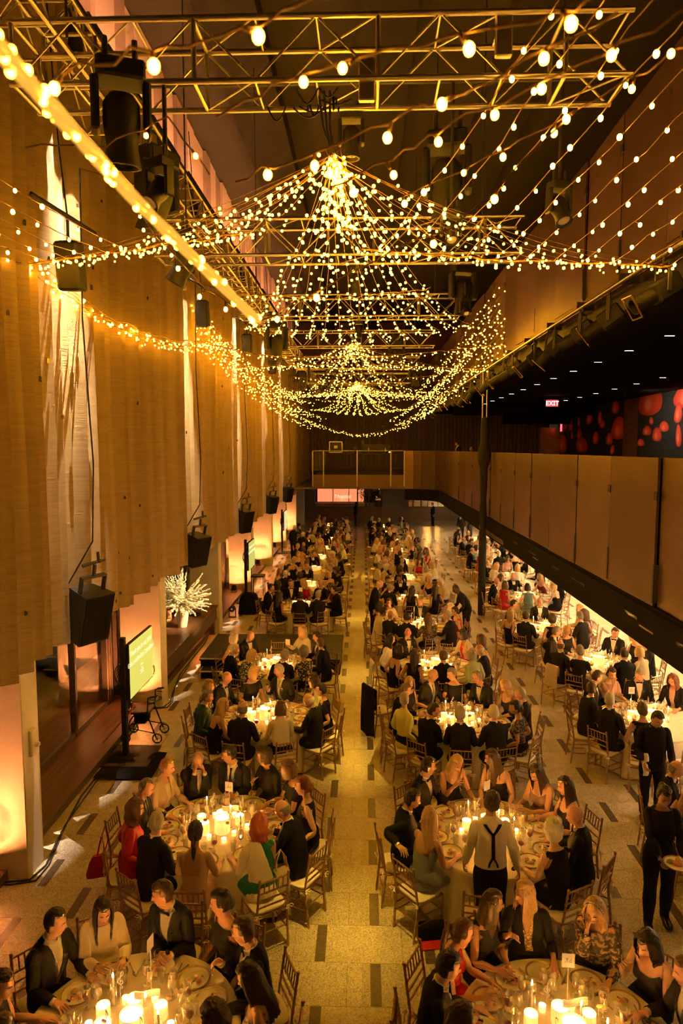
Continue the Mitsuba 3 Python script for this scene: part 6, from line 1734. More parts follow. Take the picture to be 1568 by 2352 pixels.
for i, (sx, of, hs, hc, sk, ps, yw) in enumerate(VAR):
    T_ = (MT if sx == 'm' else FT)[2]
    P = pose(T_, lean=11 + (i * 5) % 7, twist=yw * .25, hyaw=yw * .9, hpitch=6 + (i * 3) % 9, **POSES[ps])
    ch = [('body', skinned((T_.v, T_.f, T_.w), P), 'skin_' + sk, True)] + [(nm, skinned(pc, P), m, True) for nm, pc, m, _ in dress(T_, sx, of, hs, hc, 2)]
    if sx == 'f': ch.append(('skirt', SKIRT[2], 'fab_' + (of.partition(':')[2] if of.startswith('dress') else 'black'), True))
    group(f'guest{i}', ch)
FARSEATS = {}
for t in TABLES:
    if SEATS[t] and t not in ('Q0',): continue
    if t == 'Q0': azs = [160, 232]
    elif t in ('L11', 'R11', 'Q8', 'L10', 'R10'): azs = [200, 240, 280, 320, 20, 150]
    else: azs = [8, 52, 96, 138, 180, 222, 264, 312]
    for az in azs:
        az = az + prng.normal(0, 4)
        x, y = seat_xy(t, az, RS); v = int(prng.integers(len(VAR)))
        if NPERSON[0] >= 282: break
        NPERSON[0] += 1
        key = inst('person', f'guest{v}', place(x, y, 0, az + 90 + prng.normal(0, 6)), f'{vlabel(VAR[v])} at {clock(az)}, {tname(t)} from the camera', 'person', 'guests at the far tables')
        SEATS[t].append(az)

# standing figures
def standing(sex, outfit, hs, hc, skin, x, y, face, lod, label, extras=(), z=0, **pk):
    T_ = (MT if sex == 'm' else FT)[lod]
    pk = {'lean': 2, 'hpitch': 8, **pk}
    P = pose(T_, seated=False, **pk)
    M = place(x, y, z, face - 90); k, _ = make_person(sex, outfit, hs, hc, skin, P, lod, M, label, None, extras, skirt=False)
    if sex == 'f':
        put('trousers', skinned(garment(T_, 'trousers'), P), 'fab_black', True, k, M); put('shoes', skinned(garment(T_, 'shoes'), P), 'm_blackgloss', True, k, M)
    return T_, P, M
standing('m', 'susp', 'thick', 'dark', 'fair', 1.46, 7.42, 92, 0, 'standing man in white shirt and black suspenders seen from behind at the second right table', lean=7, hyaw=-28, hpitch=12, R=(.34, .02, .84), L=(-.27, .16, .88), palmR=(-1, 0, 0), palmL=(.9, 0, -.3))
_T, _P, SERVER_M = standing('f', 'blouse:black', 'bun', 'black', 'brown', 3.52, 7.78, 262, 0, 'standing server in black shirt and trousers carrying a plate of food on the right', lean=1, hyaw=4, hpitch=14, step=.10, L=(-.16, .34, 1.06), R=(.10, .36, 1.07), palmL=(.2, 0, .95), palmR=(-.3, 0, .95))
standing('m', 'black', 'short', 'black', 'tan', 4.42, 10.15, 262, 0, 'bearded waiter in black holding a white napkin, standing by the 31 card table', lean=4, hyaw=12, hpitch=22, R=(.20, .22, 1.02), L=(-.22, .26, .98), palmR=(-1, 0, 0), palmL=(1, 0, 0))
standing('m', 'tux', 'fringe', 'white', 'rosy', .32, 20.3, 350, 1, 'old bald man in dinner jacket standing in the aisle by the sixth right table', lean=18, hpitch=18)
standing('m', 'black', 'short', 'black', 'deep', 3.05, 19.9, 185, 1, 'dark waiter in black bending over the fifth right table', lean=38, hpitch=10, R=(.16, .42, .95), L=(-.2, .3, .9))
standing('m', 'suit', 'short', 'white', 'fair', -3.55, 34.6, 60, 2, 'white-haired man standing far back on the left holding up a phone', R=(.15, .35, 1.6))
standing('m', 'suit', 'fringe', 'white', 'rosy', -2.9, 32.0, 60, 2, 'white-haired man standing at the far left tables', lean=10)
standing('m', 'black', 'short', 'black', 'deep', -.55, 50.0, 0, 2, 'dark silhouette of a waiter standing before the Theater sign')
standing('m', 'suit', 'short', 'dark', 'fair', 6.0, 41.8, 240, 2, 'man in dark suit standing at the far right end under the balcony')
standing('m', 'suit', 'short', 'black', 'tan', 6.0, 38.4, 150, 2, 'second man in dark suit standing at the far right end under the balcony')
standing('m', 'suit', 'short', 'black', 'tan', 5.05, 49.5, 200, 2, 'man in black suit standing before the far right window')
standing('m', 'open', 'short', 'black', 'tan', 5.0, 36.4, 200, 1, 'man in dark jacket standing on the balcony reading white papers', z=4.3, hpitch=25, R=(.12, .32, 1.1), L=(-.12, .32, 1.1))
standing('m', 'black', 'none', 'black', 'tan', 5.65, 36.0, 240, 2, 'bald man in black beside the man with papers on the balcony', z=4.0)
standing('m', 'black', 'short', 'black', 'tan', 3.6, 42.3, 210, 2, 'crouching technician in black at the right of the far balcony', z=3.75, lean=30)
# things in the hands
nap = put('napkin', turned(loft([ring((.012 * math.sin(z * 30), 0, z), (1, 0, 0), (0, 1, 0), .045 - .02 * abs(z - .1) * 3, .018, 10) for z in np.linspace(0, .34, 8)]), np.eye(3), (4.22, 9.92, .84)), 'fab_white', True); tag(nap, 'white napkin held by the bearded waiter', 'napkin')
bot = put('bottle', lathe([(.001, 0), (.036, .002), (.037, .19), (.030, .225), (.014, .255), (.013, .30), (.001, .302)], 16), 'm_blackgloss', 40, M=place(4.60, 9.90, .86)); tag(bot, 'dark bottle held by the bearded waiter', 'bottle')
inst('plate', 'serving_plate', SERVER_M @ T().translate([-.05, .47, 1.085]), 'white plate of food carried by the server in black', 'plate')
sm = put('steak', moved(blob((.055, .045, .03), 3), (0, 0, .03)), 'm_food1', True, M=SERVER_M @ T().translate([-.05, .48, 1.085])); tag(sm, 'piece of meat in sauce on the plate carried by the server', 'food')
sm = put('potato', moved(blob((.035, .035, .03), 6), (.0, 0, .05)), 'm_food3', True, M=SERVER_M @ T().translate([-.07, .44, 1.085])); tag(sm, 'golden round side dish on the plate carried by the server', 'food')
sm = put('greens', moved(blob((.045, .03, .02), 9), (0, 0, .025)), 'm_food2', True, M=SERVER_M @ T().translate([.02, .45, 1.085])); tag(sm, 'green vegetables on the plate carried by the server', 'food')
pap = put('papers', turned(bx(-.16, .16, -.11, .11, 0, .012), rx(.3), (4.72, 36.02, 5.5)), 'm_paper'); tag(pap, 'white papers held by the man on the balcony', 'papers')
br = put('bread_roll', blob((.030, .022, .022), 2), 'm_food3', True, M=place(-2.33, 9.36, 1.19)); tag(br, 'piece of bread held to the mouth by the bald man', 'bread')
for M, h, tgt, lb, ps in FORKS:
    d = unit(tgt - h); u = unit(np.cross(d, (0, 0, 1))); R = np.stack([u, d, np.cross(u, d)], 1)
    v, f = turned(knife() if ps == 'knife' else fork(), R, h + d * .03)
    nm = 'knife' if ps == 'knife' else 'fork'
    kk = put(nm, (v, f), 'm_steel', True, M=M); tag(kk, f"{nm} in the hand of the {' '.join(lb.split(',')[0].split()[:7])}", nm)

# ---- chairs, cloths and settings
NCH = 0
CH_EXTRA = dict(Q2=[98], Q3=[110], R3=[75, 110], R0=[62], L3=[95], R4=[40, 110], Q1=[275, 320], R1=[255])
for t, azs in SEATS.items():
    near = TABLES[t][1] < 13
    cx, cy = TABLES[t]
    if t != 'Q0' or True:
        tag(inst('round_table', 'table', place(cx, cy)), f'round banquet table under the cloth of the {tname(t)} from the camera', 'table')
        tag(inst('tablecloth', 'cloth', place(cx, cy, 0, 37 * len(t) + cx * 50)), f'pale floor-length round tablecloth of the {tname(t)} from the camera', 'tablecloth')
    for az in azs + CH_EXTRA.get(t, []):
        NCH += 1
        x, y = seat_xy(t, az, RS + .06)
        inst('chair', 'chair_near' if near else 'chair_far', place(x, y, 0, az + 90 + prng.normal(0, 4)), owned(t, az, 'gilt chair'), 'chair', 'gilt chairs around the tables')
NP = 0
order = sorted(TABLES, key=lambda t: TABLES[t][1])
for t in order:
    cx, cy = TABLES[t]; near = cy < 19.5; sfx = 'near' if cy < 16 else 'far'
    if t == 'Q0': continue
    n = len(SEATS[t]); tn = tname(t)
    for i, az in enumerate(SEATS[t]):
        a = math.radians(az)
        def at(r, da): return cx + r * math.cos(a + da), cy + r * math.sin(a + da)
        NP += 1
        if NP <= 300:
            x, y = at(.70, 0); inst('dinner_plate', 'plate_' + sfx, place(x, y, .7605, az), owned(t, az, 'dinner plate'), 'plate', f'dinner plates of the {tn}')
            if cy < 13: inst('meal', f'meal{(i * 7 + int(cx)) % 3}', place(x, y, .767, az * 3), owned(t, az, 'food'), 'food', f'dishes of the {tn}')
            x, y = at(.50, .10); inst('wine_glass', 'wine_' + sfx, place(x, y, .7605), owned(t, az, 'red wine'), 'wine glass', f'red wine glasses of the {tn}')
            x, y = at(.54, -.13); inst('water_glass', 'water_' + sfx, place(x, y, .7605), owned(t, az, 'tumbler'), 'glass', f'water tumblers of the {tn}')
            if near: x, y = at(.43, -.02); inst('white_wine_glass', 'white_' + sfx, place(x, y, .7605), owned(t, az, 'clear glass'), 'wine glass', f'clear glasses of the {tn}')
        if cy < 13:
            x, y = at(.70, -.27); inst('fork', 'fork', place(x, y, .7605, az + 90), owned(t, az, 'fork'), 'fork', f'forks laid on the {tn}')
            x, y = at(.70, .27); inst('knife', 'knife', place(x, y, .7605, az + 90), owned(t, az, 'knife'), 'knife', f'knives laid on the {tn}')
    q = np.random.default_rng(int(cx * 100 + cy * 7) % 1000 + 3)
    if near:
        L = [('lantern_large', .03, -.05, 'largest'), ('lantern_medium', -.20, -.10, 'second largest'), ('lantern_medium', -.02, .17, 'farthest'), ('lantern_small', .22, .14, 'small right'), ('lantern_small', -.28, .12, 'small left')]
        for g_, dx, dy, w_ in L:
            inst('lantern', g_, place(cx + dx, cy + dy, .761), f'{w_} glowing paper lantern on the {tn} from the camera', 'lantern')
        for j, (dx, dy) in enumerate(((-.10, -.24), (.20, -.14), (.34, .02), (-.36, .0), (-.14, .28), (.10, -.30), (-.26, -.26), (.12, .30))):
            inst('votive_candle', 'votive', place(cx + dx, cy + dy, .761), f'small glass votive candle in the centre of the {tn} from the camera', 'candle', f'votive candles of the {tn}')
        for j, (dx, dy) in enumerate(((-.24, .26), (.12, .05), (.28, -.12))):
            inst('taper_candle', 'taper', place(cx + dx, cy + dy, .761), f'{("left", "middle", "right")[j]} tall candle in a glass cylinder on the {tn} from the camera', 'candle')
        inst('treble_clef', 'clef', place(cx - .14, cy + .16, .761), f'pale treble clef ornament on the {tn} from the camera', 'ornament')
        inst('staff_ornament', 'staff', place(cx + .10, cy + .16, .761, q.uniform(-20, 20)), f'curved paper music staff on the {tn} from the camera', 'ornament')
        for j, (dx, dy) in enumerate(((-.17, -.14), (.13, -.20), (.30, .12))):
            inst('music_note', 'note', place(cx + dx, cy + dy, .761, q.uniform(-30, 30)), f'bronze music note ornament on the {tn} from the camera', 'ornament', f'music notes of the {tn}')
    else:
        for j, (dx, dy) in enumerate(((.02, -.05), (-.22, .05), (.20, .14))):
            inst('lantern', 'lantern_far', place(cx + dx, cy + dy, .761, 0, (1.1, .85, .75)[j]), f'glowing paper lantern on the {tn} from the camera', 'lantern', f'lanterns of the {tn}')
        for j in range(4):
            inst('votive_candle', 'votive_far', place(cx + q.uniform(-.35, .35), cy + q.uniform(-.3, .3), .761), f'small votive candle on the {tn} from the camera', 'candle', f'votive candles of the {tn}')
    # number card on its stand
    no = {'L1': '34', 'R0': '36', 'Q1': '31'}.get(t)
    if no or (t in ('L0', 'R1', 'R2', 'R3', 'R4', 'L3', 'Q2', 'Q3', 'L4', 'R5', 'Q4', 'Q6')):
        dx, dy = {'L1': (.07, .22), 'R0': (.08, .30), 'Q1': (-.24, .24), 'L0': (.05, .42), 'R1': (.02, .36), 'R2': (.07, .30), 'L3': (.24, .30)}.get(t, (-.05, .30))
        rt_ = {'L0': 78, 'R1': 35, 'R2': 80, 'R3': 80, 'R4': 75, 'Q2': 78}.get(t, q.uniform(-14, 14))
        Mc = place(cx + dx, cy + dy, .761, rt_)
        c = inst('table_card', 'card_far', Mc, f'white card {"numbered " + no if no else "on a thin stand"} on the {tn} from the camera', 'table number')
        if no:
            m = meshkit.text_mesh(no, .038, .001); v = np.array(m.vertices); v[:, 0] -= v[:, 0].max() / 2; v = np.stack([v[:, 0] + .22 * (v[:, 1] - .02), -.0018 - v[:, 2], .447 + v[:, 1]], 1)
            put('lettering', (v, np.array(m.faces)), 'm_ink', parent=c, M=Mc)
for t, az, lb in (('R0', 193, 'white coffee cup at the left of the front right table'), ('R1', 33, 'white coffee cup at the far right of the second right table'), ('L1', 123, 'white coffee cup on the far side of the second left table')):
    x, y = seat_xy(t, az + 17, .66)
    inst('saucer', 'saucer', place(x, y, .761), lb.replace('coffee cup', 'saucer'), 'saucer'); inst('coffee_cup', 'coffee_cup', place(x, y, .768, az), lb, 'cup')
# ---------------------------------------------------------------- along the left wall and around the room
# amber floods at the columns
for k, y in enumerate(COLY[:7]):
    u = fresh('floor_uplight'); x = -5.02; yy = y - .55
    scene[u + '__body'] = mikit.ply(turned(lathe([(.001, -.12), (.075, -.12), (.09, .08), (.08, .08), (.07, .02), (.001, .02)], 14), rx(-.38), (x, yy, .30)), 'm_black', smooth=35)
    scene[u + '__yoke'] = mikit.ply(cat([bx(x - .11, x - .095, yy - .03, yy + .03, .14, .32), bx(x + .095, x + .11, yy - .03, yy + .03, .14, .32), bx(x - .11, x + .11, yy - .06, yy + .06, .13, .145)]), 'm_darkmetal')
    tag(u, f'small black floodlight at the foot of the {ORD[k]} column from the camera', 'floodlight')
    scene['lamp_' + u] = dict(type='spot', intensity=lum(*[c * .1 for c in UPLIGHT]), cutoff_angle=72, beam_width=24, to_world=T().look_at([x, yy + .04, .42], [x - .02, y, 1.35], [1, 0, 0]))
for k, (y, a) in enumerate(((COLY[0], 1), (COLY[1], .7))):
    cb = put('floor_cable', tube_path([(-5.3, y - .06, .012), (-4.7, y - .08, .012), (-4.40, y - .03, .012), (-4.33, y + .3, .012), (-4.44, y + .9, .012), (-4.62, y + 2.2, .012), (-4.63, y + 4.6, .012), (-4.66, y + 5.5, .012)], .014, 6), 'm_cord', True)
    tag(cb, f'black cable around the foot of the {ORD[k]} column', 'cable')
    cb = put('floor_cable', tube_path([(-5.3, y - .12, .012), (-4.6, y - .13, .012), (-4.31, y - .04, .012), (-4.29, y + .3, .012), (-4.50, y + 1.3, .012), (-4.58, y + 3.0, .012)], .012, 6), 'm_cord', True)
    tag(cb, f'second black cable around the foot of the {ORD[k]} column', 'cable')
# wall boxes on the columns
b = fresh('wall_box'); scene[b + '__case'] = mikit.ply(bxr(-4.42, -4.37, 8.58, 8.72, 1.62, 1.98, .012), 'm_pale', smooth=30); scene[b + '__knob'] = mikit.ply(turned(lathe([(.001, 0), (.035, 0), (.03, .05), (.001, .05)], 12), ry(PI / 2), (-4.37, 8.68, 1.76)), 'm_pale', smooth=30)
tag(b, 'pale intercom box on the side of the nearest column', 'wall box')
b = fresh('wall_box'); scene[b + '__plate'] = mikit.ply(bxr(-4.72, -4.58, 14.47, 14.50, .80, .92, .006), 'm_steel'); scene[b + '__socket'] = mikit.ply(bx(-4.68, -4.62, 14.462, 14.472, .83, .89), 'm_black')
tag(b, 'small metal socket plate on the second column', 'wall box')
# ledge with the flower vase
s_ = fresh('ledge')
scene[s_ + '__top'] = mikit.ply(bxr(-5.35, -4.46, 14.96, 20.52, .84, .91, .008), 'm_wood')
scene[s_ + '__front'] = mikit.ply(bx(-4.62, -4.50, 14.97, 20.52, .46, .84), 'm_frame')
for i, y in enumerate((15.0, 20.4)):
    scene[s_ + '__support' + ('_001' if i else '')] = mikit.ply(bx(-5.3, -4.56, y, y + .12, 0, .84), 'm_frame')
tag(s_, 'long dark wooden ledge between the second and third columns', 'ledge')
VX, VY = -4.86, 17.9
v = put('vase', lathe([(.001, 0), (.115, 0), (.125, .02), (.165, .30), (.185, .56), (.178, .57), (.155, .30), (.001, .06)], 28), 'm_pot', 50, M=place(VX, VY, .91)); tag(v, 'tall white vase on the wooden ledge', 'vase')
frn = np.random.default_rng(9); fa = fresh('flower_arrangement'); o = np.array([VX, VY, 1.46])
octv = np.array([[1, 0, 0], [-1, 0, 0], [0, 1, 0], [0, -1, 0], [0, 0, 1], [0, 0, -1.0]]); octf = np.array([[0, 2, 4], [2, 1, 4], [1, 3, 4], [3, 0, 4], [2, 0, 5], [1, 2, 5], [3, 1, 5], [0, 3, 5]])
for i in range(78):
    th = frn.uniform(0, 2 * PI); ph = math.acos(frn.uniform(-.18, 1)); d = np.array([math.sin(ph) * math.cos(th), math.sin(ph) * math.sin(th), math.cos(ph)])
    Ls = frn.uniform(.68, .98) * (1.02 if d[2] > .3 else .85); tip = o + d * Ls + [0, 0, .10 - .12 * (1 - d[2])]; mid = o + d * Ls * .5 + [0, 0, .10]
    t = np.linspace(0, 1, 9)[:, None]; p = (1 - t) ** 2 * o + 2 * t * (1 - t) * mid + t * t * tip
    fl = [tube_path(p, .006, 4)]
    for j in range(58):
        u = .24 + .76 * (j / 58); q_, L_ = along(p, np.array([u * along(p, 0)[1]]))
        w_ = .060 * (1.15 - u) + .012; n_ = frn.normal(0, 1, 3); n_ = unit(n_ - d * (n_ @ d)); s = frn.uniform(.018, .034) * (1.25 - .6 * u)
        fl.append((octv @ rz(frn.uniform(0, 6)).T * s * [1, 1, .7] + q_[0] + n_ * w_ * frn.uniform(.3, 1), octf))
    put('flower_spike', cat(fl), 'm_flower', 60, fa)
for i in range(26):
    th = frn.uniform(0, 2 * PI); d = unit(np.array([math.cos(th), math.sin(th), frn.uniform(-.2, .6)])); u_ = unit(np.cross(d, (0, 0, 1)))
    L_ = frn.uniform(.25, .45); vv = np.array([o + d * .05, o + d * L_ * .5 + u_ * .035 + [0, 0, .03], o + d * L_, o + d * L_ * .5 - u_ * .035 + [0, 0, .03], o + d * L_ * .5 + [0, 0, .012]])
    put('leaf', (vv, np.array([[0, 1, 4], [1, 2, 4], [2, 3, 4], [3, 0, 4]])), 'm_leaf', False, fa)
tag(fa, 'big burst of white delphinium spikes in the vase on the ledge', 'flowers')
fs = np.array([3.9, 15.2, 7.7]); fd = unit(np.array([VX, VY, 1.9]) - fs); fu = unit(np.cross(fd, (0, 0, 1))); can = fresh('flower_spot')
scene[can + '__body'] = mikit.ply(turned(lathe([(.001, -.2), (.09, -.2), (.1, .16), (.08, .16), (.08, .05), (.001, .05)], 14), np.stack([fu, np.cross(fd, fu), fd], 1), fs), 'm_black', smooth=35); scene[can + '__arm'] = mikit.ply(bar(fs, (4.0, 15.2, 8.28), .02, 6), 'm_darkmetal')
tag(can, 'small black can light on the balcony pipe aimed across at the white flowers', 'spotlight')
scene['lamp_flower_spot'] = dict(type='spot', intensity=lum(1500, 980, 430), cutoff_angle=6.5, beam_width=4.0, to_world=T().look_at([float(q) for q in fs + fd * .2], [VX, VY, 1.9], [0, 0, 1]))
tr_ = put('tray', lathe([(.001, .0), (.16, 0), (.19, .03), (.18, .03), (.155, .008), (.001, .008)], 24), 'm_black', 40, M=place(-4.85, 19.2, .912)); tag(tr_, 'dark round dish on the ledge behind the vase', 'dish')
# the low stage with its step
st = fresh('stage')
scene[st + '__deck'] = mikit.ply(bx(-4.15, -.55, 16.78, 19.1, .34, .40), 'm_black')
scene[st + '__skirt'] = mikit.ply(cat([bx(-4.12, -.58, 16.82, 16.84, 0, .34), bx(-4.12, -.58, 19.04, 19.06, 0, .34), bx(-4.12, -4.10, 16.84, 19.04, 0, .34), bx(-.60, -.58, 16.84, 19.04, 0, .34)]), 'm_softblack')
scene[st + '__edge_tape'] = mikit.ply(bx(-4.15, -2.9, 16.765, 16.785, .375, .405), 'm_white'); scene[st + '__edge_tape_001'] = mikit.ply(bx(-4.1, -3.2, 19.08, 19.105, .38, .405), 'm_white')
tag(st, 'low black stage with white edge tape on the left between the tables', 'stage')
sp = fresh('stage_step'); scene[sp + '__tread'] = mikit.ply(bx(-4.05, -3.2, 16.38, 16.77, .16, .20), 'm_black'); scene[sp + '__riser'] = mikit.ply(bx(-4.02, -3.23, 16.40, 16.76, 0, .16), 'm_softblack'); scene[sp + '__edge_tape'] = mikit.ply(cat([bx(-4.05, -3.2, 16.365, 16.383, .175, .203), bx(-4.055, -4.04, 16.38, 16.75, .19, .205)]), 'm_white')
tag(sp, 'black step with white edge in front of the low stage', 'step')
# displays on floor stands
def display(x, y0, W, z0, H, n, lines, label, col=(.80, .74, .13)):
    k = fresh('display_screen'); y1 = y0 + W
    scene[k + '__case'] = mikit.ply(bxr(x - .06, x, y0, y1, z0, z0 + H, .008), 'm_black')
    scene[k + '__screen'] = mikit.ply(bx(x, x + .004, y0 + .02, y1 - .02, z0 + .02, z0 + H - .02), 'm_black', emitter={'type': 'area', 'sampling_weight': .15, 'radiance': lum(*col)})
    j = 0
    for tx, h, zz in lines:
        m = meshkit.text_mesh(tx, h, .002); v = np.array(m.vertices); w_ = v[:, 0].max()
        scene[k + '__text_line' + (f'_{j:03d}' if j else '')] = mikit.ply((np.stack([x + .0045 + v[:, 2], y0 + W / 2 - w_ / 2 + v[:, 0], z0 + zz + v[:, 1]], 1), np.array(m.faces)), 'm_white', emitter={'type': 'area', 'sampling_weight': .15, 'radiance': lum(.95, .95, .62)}); j += 1
    tag(k, label, 'display')
    s = fresh('display_stand')
    scene[s + '__post'] = mikit.ply(cat([bx(x - .16, x - .07, y0 - .04, y0 + .06, .02, z0 + H + .12), bx(x - .12, x - .05, y0, y0 + W * .6, z0 + H * .45, z0 + H * .55)]), 'm_black')
    scene[s + '__base'] = mikit.ply(bxr(x - .42, x + .42, y0 - .45, y0 + .45, .01, .04, .008), 'm_black')
    coil = [tube_path(np.stack([x - .15 + .03 * np.sin(t_ * 3 + a), y0 - .12 + (.11 + .02 * a) * np.cos(t_), z0 + H * .5 + (.15 + .02 * a) * np.sin(t_)], 1), .008, 5) for a in range(4) for t_ in [np.linspace(0, 2 * PI, 18)]]
    scene[s + '__cable_coil'] = mikit.ply(cat(coil), 'm_cord', smooth=True)
    tag(s, label.split(' on the')[0].replace('lit display', 'black stand of the lit display')[:80] + ' on the left', 'stand')
display(-4.27, 12.05, 1.38, 1.08, 1.06, 1, [('Thank you to our 2024', .085, .80), ('Gala Leadership Committee!', .085, .62), ('Chairs', .035, .46)] + [(w, .028, .40 - .045 * i) for i, w in enumerate(('and', 'committee', 'members'))], 'yellow-green lit display with white text on the left by the second column')
display(-4.25, 25.0, 1.38, 1.15, 1.06, 2, [('Thank you to our 2024', .085, .80), ('Gala Leadership Committee!', .085, .62)], 'yellow-green lit display seen edge-on by the third column', (.62, .58, .14))
display(-4.32, 37.0, 1.38, 1.2, 1.06, 3, [], 'pale lit display far back on the left', (.85, .70, .34))
for x0, x1, y0, y1, lb in ((-4.66, -3.66, 11.15, 12.2, 'black floor cloth under the nearest display stand'), (-4.4, -3.4, 23.8, 24.9, 'black floor cloth under the second display stand')):
    n = 9; gx, gy = np.meshgrid(np.linspace(x0, x1, n), np.linspace(y0, y1, n)); gz = .012 + .035 * meshkit.noise(np.stack([gx * 5, gy * 5, 0 * gx], -1), 3) + (.02 * meshkit.noise(np.stack([gx * 14, gy * 14, 0 * gx], -1), 5))
    V = np.stack([gx + .03 * meshkit.noise(np.stack([gx * 4, gy * 4, 0 * gx + 2], -1), 1), gy, gz], -1).reshape(-1, 3); ii = np.arange(n * n).reshape(n, n)
    F = np.vstack([np.stack([ii[:-1, :-1].ravel(), ii[:-1, 1:].ravel(), ii[1:, 1:].ravel()], 1), np.stack([ii[:-1, :-1].ravel(), ii[1:, 1:].ravel(), ii[1:, :-1].ravel()], 1)])
    tag(put('floor_cloth', (V, F), 'm_softblack', True), lb, 'cloth')
# covered black monitor wedge and the blue lamp by the second display
b = put('covered_case', loft([ring((-3.95, 23.2, z), (1, 0, 0), (0, 1, 0), a, a * .8, 20, 4) for z, a in ((.01, .36), (.4, .33), (.62, .28), (.70, .20), (.71, .05))]), 'm_softblack', 40); tag(b, 'black covered case on the floor by the second display', 'case')
b = fresh('led_par'); scene[b + '__body'] = mikit.ply(turned(lathe([(.001, -.1), (.09, -.1), (.1, .1), (.001, .1)], 14), rx(PI / 2), (-4.42, 22.6, .30)), 'm_black', smooth=35); scene[b + '__light'] = mikit.ply(turned(lathe([(.001, 0), (.035, 0)], 10), rx(PI / 2), (-4.42, 22.49, .30)), 'm_white', emitter={'type': 'area', 'sampling_weight': .15, 'radiance': lum(.5, .6, 6)})
scene[b + '__bracket'] = mikit.ply(cat([bx(-4.54, -4.525, 22.55, 22.65, 0, .32), bx(-4.315, -4.30, 22.55, 22.65, 0, .32), bx(-4.54, -4.30, 22.5, 22.7, 0, .012)]), 'm_darkmetal'); tag(b, 'small black lamp with a blue glowing light by the second display', 'lamp')
# rollator
r_ = fresh('rollator'); ox, oy = -4.30, 12.9
def rp(x, y, z): return (ox + x, oy + y, z)
for s in (-.24, .24):
    put('frame_tube', tube_path([rp(-.30, s, .10), rp(-.20, s, .45), rp(-.12, s, .56), rp(.14, s, .62), rp(.16, s, .90), rp(.26, s, .93)], .013, 7), 'm_blackgloss', True, r_)
    put('frame_tube', tube_path([rp(.30, s, .12), rp(.16, s, .50), rp(.12, s, .62)], .013, 7), 'm_blackgloss', True, r_)
    put('cross_tube', tube_path([rp(.27, s, .20), rp(-.24, s, .30)], .009, 6), 'm_blackgloss', True, r_)
    put('grip', tube_path([rp(.20, s, .92), rp(.33, s, .94)], .019, 8), 'm_black', True, r_)
    put('brake', tube_path([rp(.18, s, .87), rp(.30, s, .86)], .007, 5), 'm_black', True, r_)
    for x in (-.30, .32):
        ww = fresh(r_ + '__wheel')
        t_ = np.linspace(0, 2 * PI, 21); scene[ww] = mikit.ply(tube_path(np.stack([ox + x + .088 * np.cos(t_), 0 * t_ + oy + s, .10 + .088 * np.sin(t_)], 1), .013, 6, up=(0, 1, 0)), 'm_black', smooth=True)
        scene[ww + '__hub'] = mikit.ply(cat([bar(rp(x, s - .02, .10), rp(x, s + .02, .10), .022, 8)] + [bar(rp(x, s, .10), rp(x + .085 * math.cos(a), s, .10 + .085 * math.sin(a)), .006, 4) for a in np.linspace(0, 5, 5)]), 'm_steel')
put('seat', bxr(ox - .20, ox + .16, oy - .22, oy + .22, .555, .60, .012), 'm_black', 30, r_)
put('back_strap', tube_path([rp(.16, -.24, .80), rp(.30, -.12, .80), rp(.33, 0, .80), rp(.30, .12, .80), rp(.16, .24, .80)], [(.03, .008)] * 5, 8), 'm_black', True, r_)
put('bag', bxr(ox - .16, ox + .08, oy - .16, oy + .16, .34, .53, .03), 'm_softblack', 30, r_)
tag(r_, 'black four-wheeled walking frame by the second column behind the display', 'rollator')
ph = put('red_cane', tube_path([(-4.9, 12.3, .16), (-4.4, 12.7, .72)], .010, 6), 'm_orange_cable', True); tag(ph, 'thin reddish rod leaning beside the walking frame', 'cane')
# hanging loudspeakers
for j, y in enumerate((9.6, 16.0, 22.5, 29.2, 35.6)):
    k = fresh('loudspeaker'); c = np.array([-3.98, y, 3.30]); R = rz(math.radians(-118)) @ rx(math.radians(-14))
    t_ = [np.array([[-.20, -.22, z], [.20, -.22, z], [.26, .20, z], [-.26, .20, z]]) for z in (-.37, .37)]
    scene[k + '__cabinet'] = mikit.ply(turned(loft(t_), R, c), 'm_black')
    scene[k + '__grille'] = mikit.ply(turned(bx(-.245, .245, .20, .212, -.35, .35), R, c), 'm_softblack')
    scene[k + '__bracket'] = mikit.ply(cat([turned(bxr(-.215, -.195, -.04, .04, .36, .60, .004), R, c), turned(bxr(.195, .215, -.04, .04, .36, .60, .004), R, c), turned(bxr(-.215, .215, -.04, .04, .58, .61, .004), R, c)]), 'm_darkmetal')
    tp = R @ np.array([0, 0, .6]) + c
    scene[k + '__clamp'] = mikit.ply(cat([tube_path([tp, tp + [.02, 0, .16]], .03, 8), tube_path([tp + [-.12, -.1, .16], tp + [.12, .12, .22]], .024, 8), tube_path([tp + [.06, .05, .18], tp + [.05, .05, .34]], .022, 6)]), 'm_darkmetal')
    scene[k + '__cable'] = mikit.ply(tube_path([c + R @ np.array([-.2, -.23, .1]), c + [-.26, -.1, .42], tp + [.0, 0, .5], tp + [.04, .02, 1.6], tp + [-.02, -.04, 3.6], tp + [.0, 0, 5.6], (-3.15, y, 9.3)], .011, 5), 'm_cord', smooth=True)
    tag(k, f'{ORD[j]} black loudspeaker from the camera hanging in front of the left curtain', 'loudspeaker')
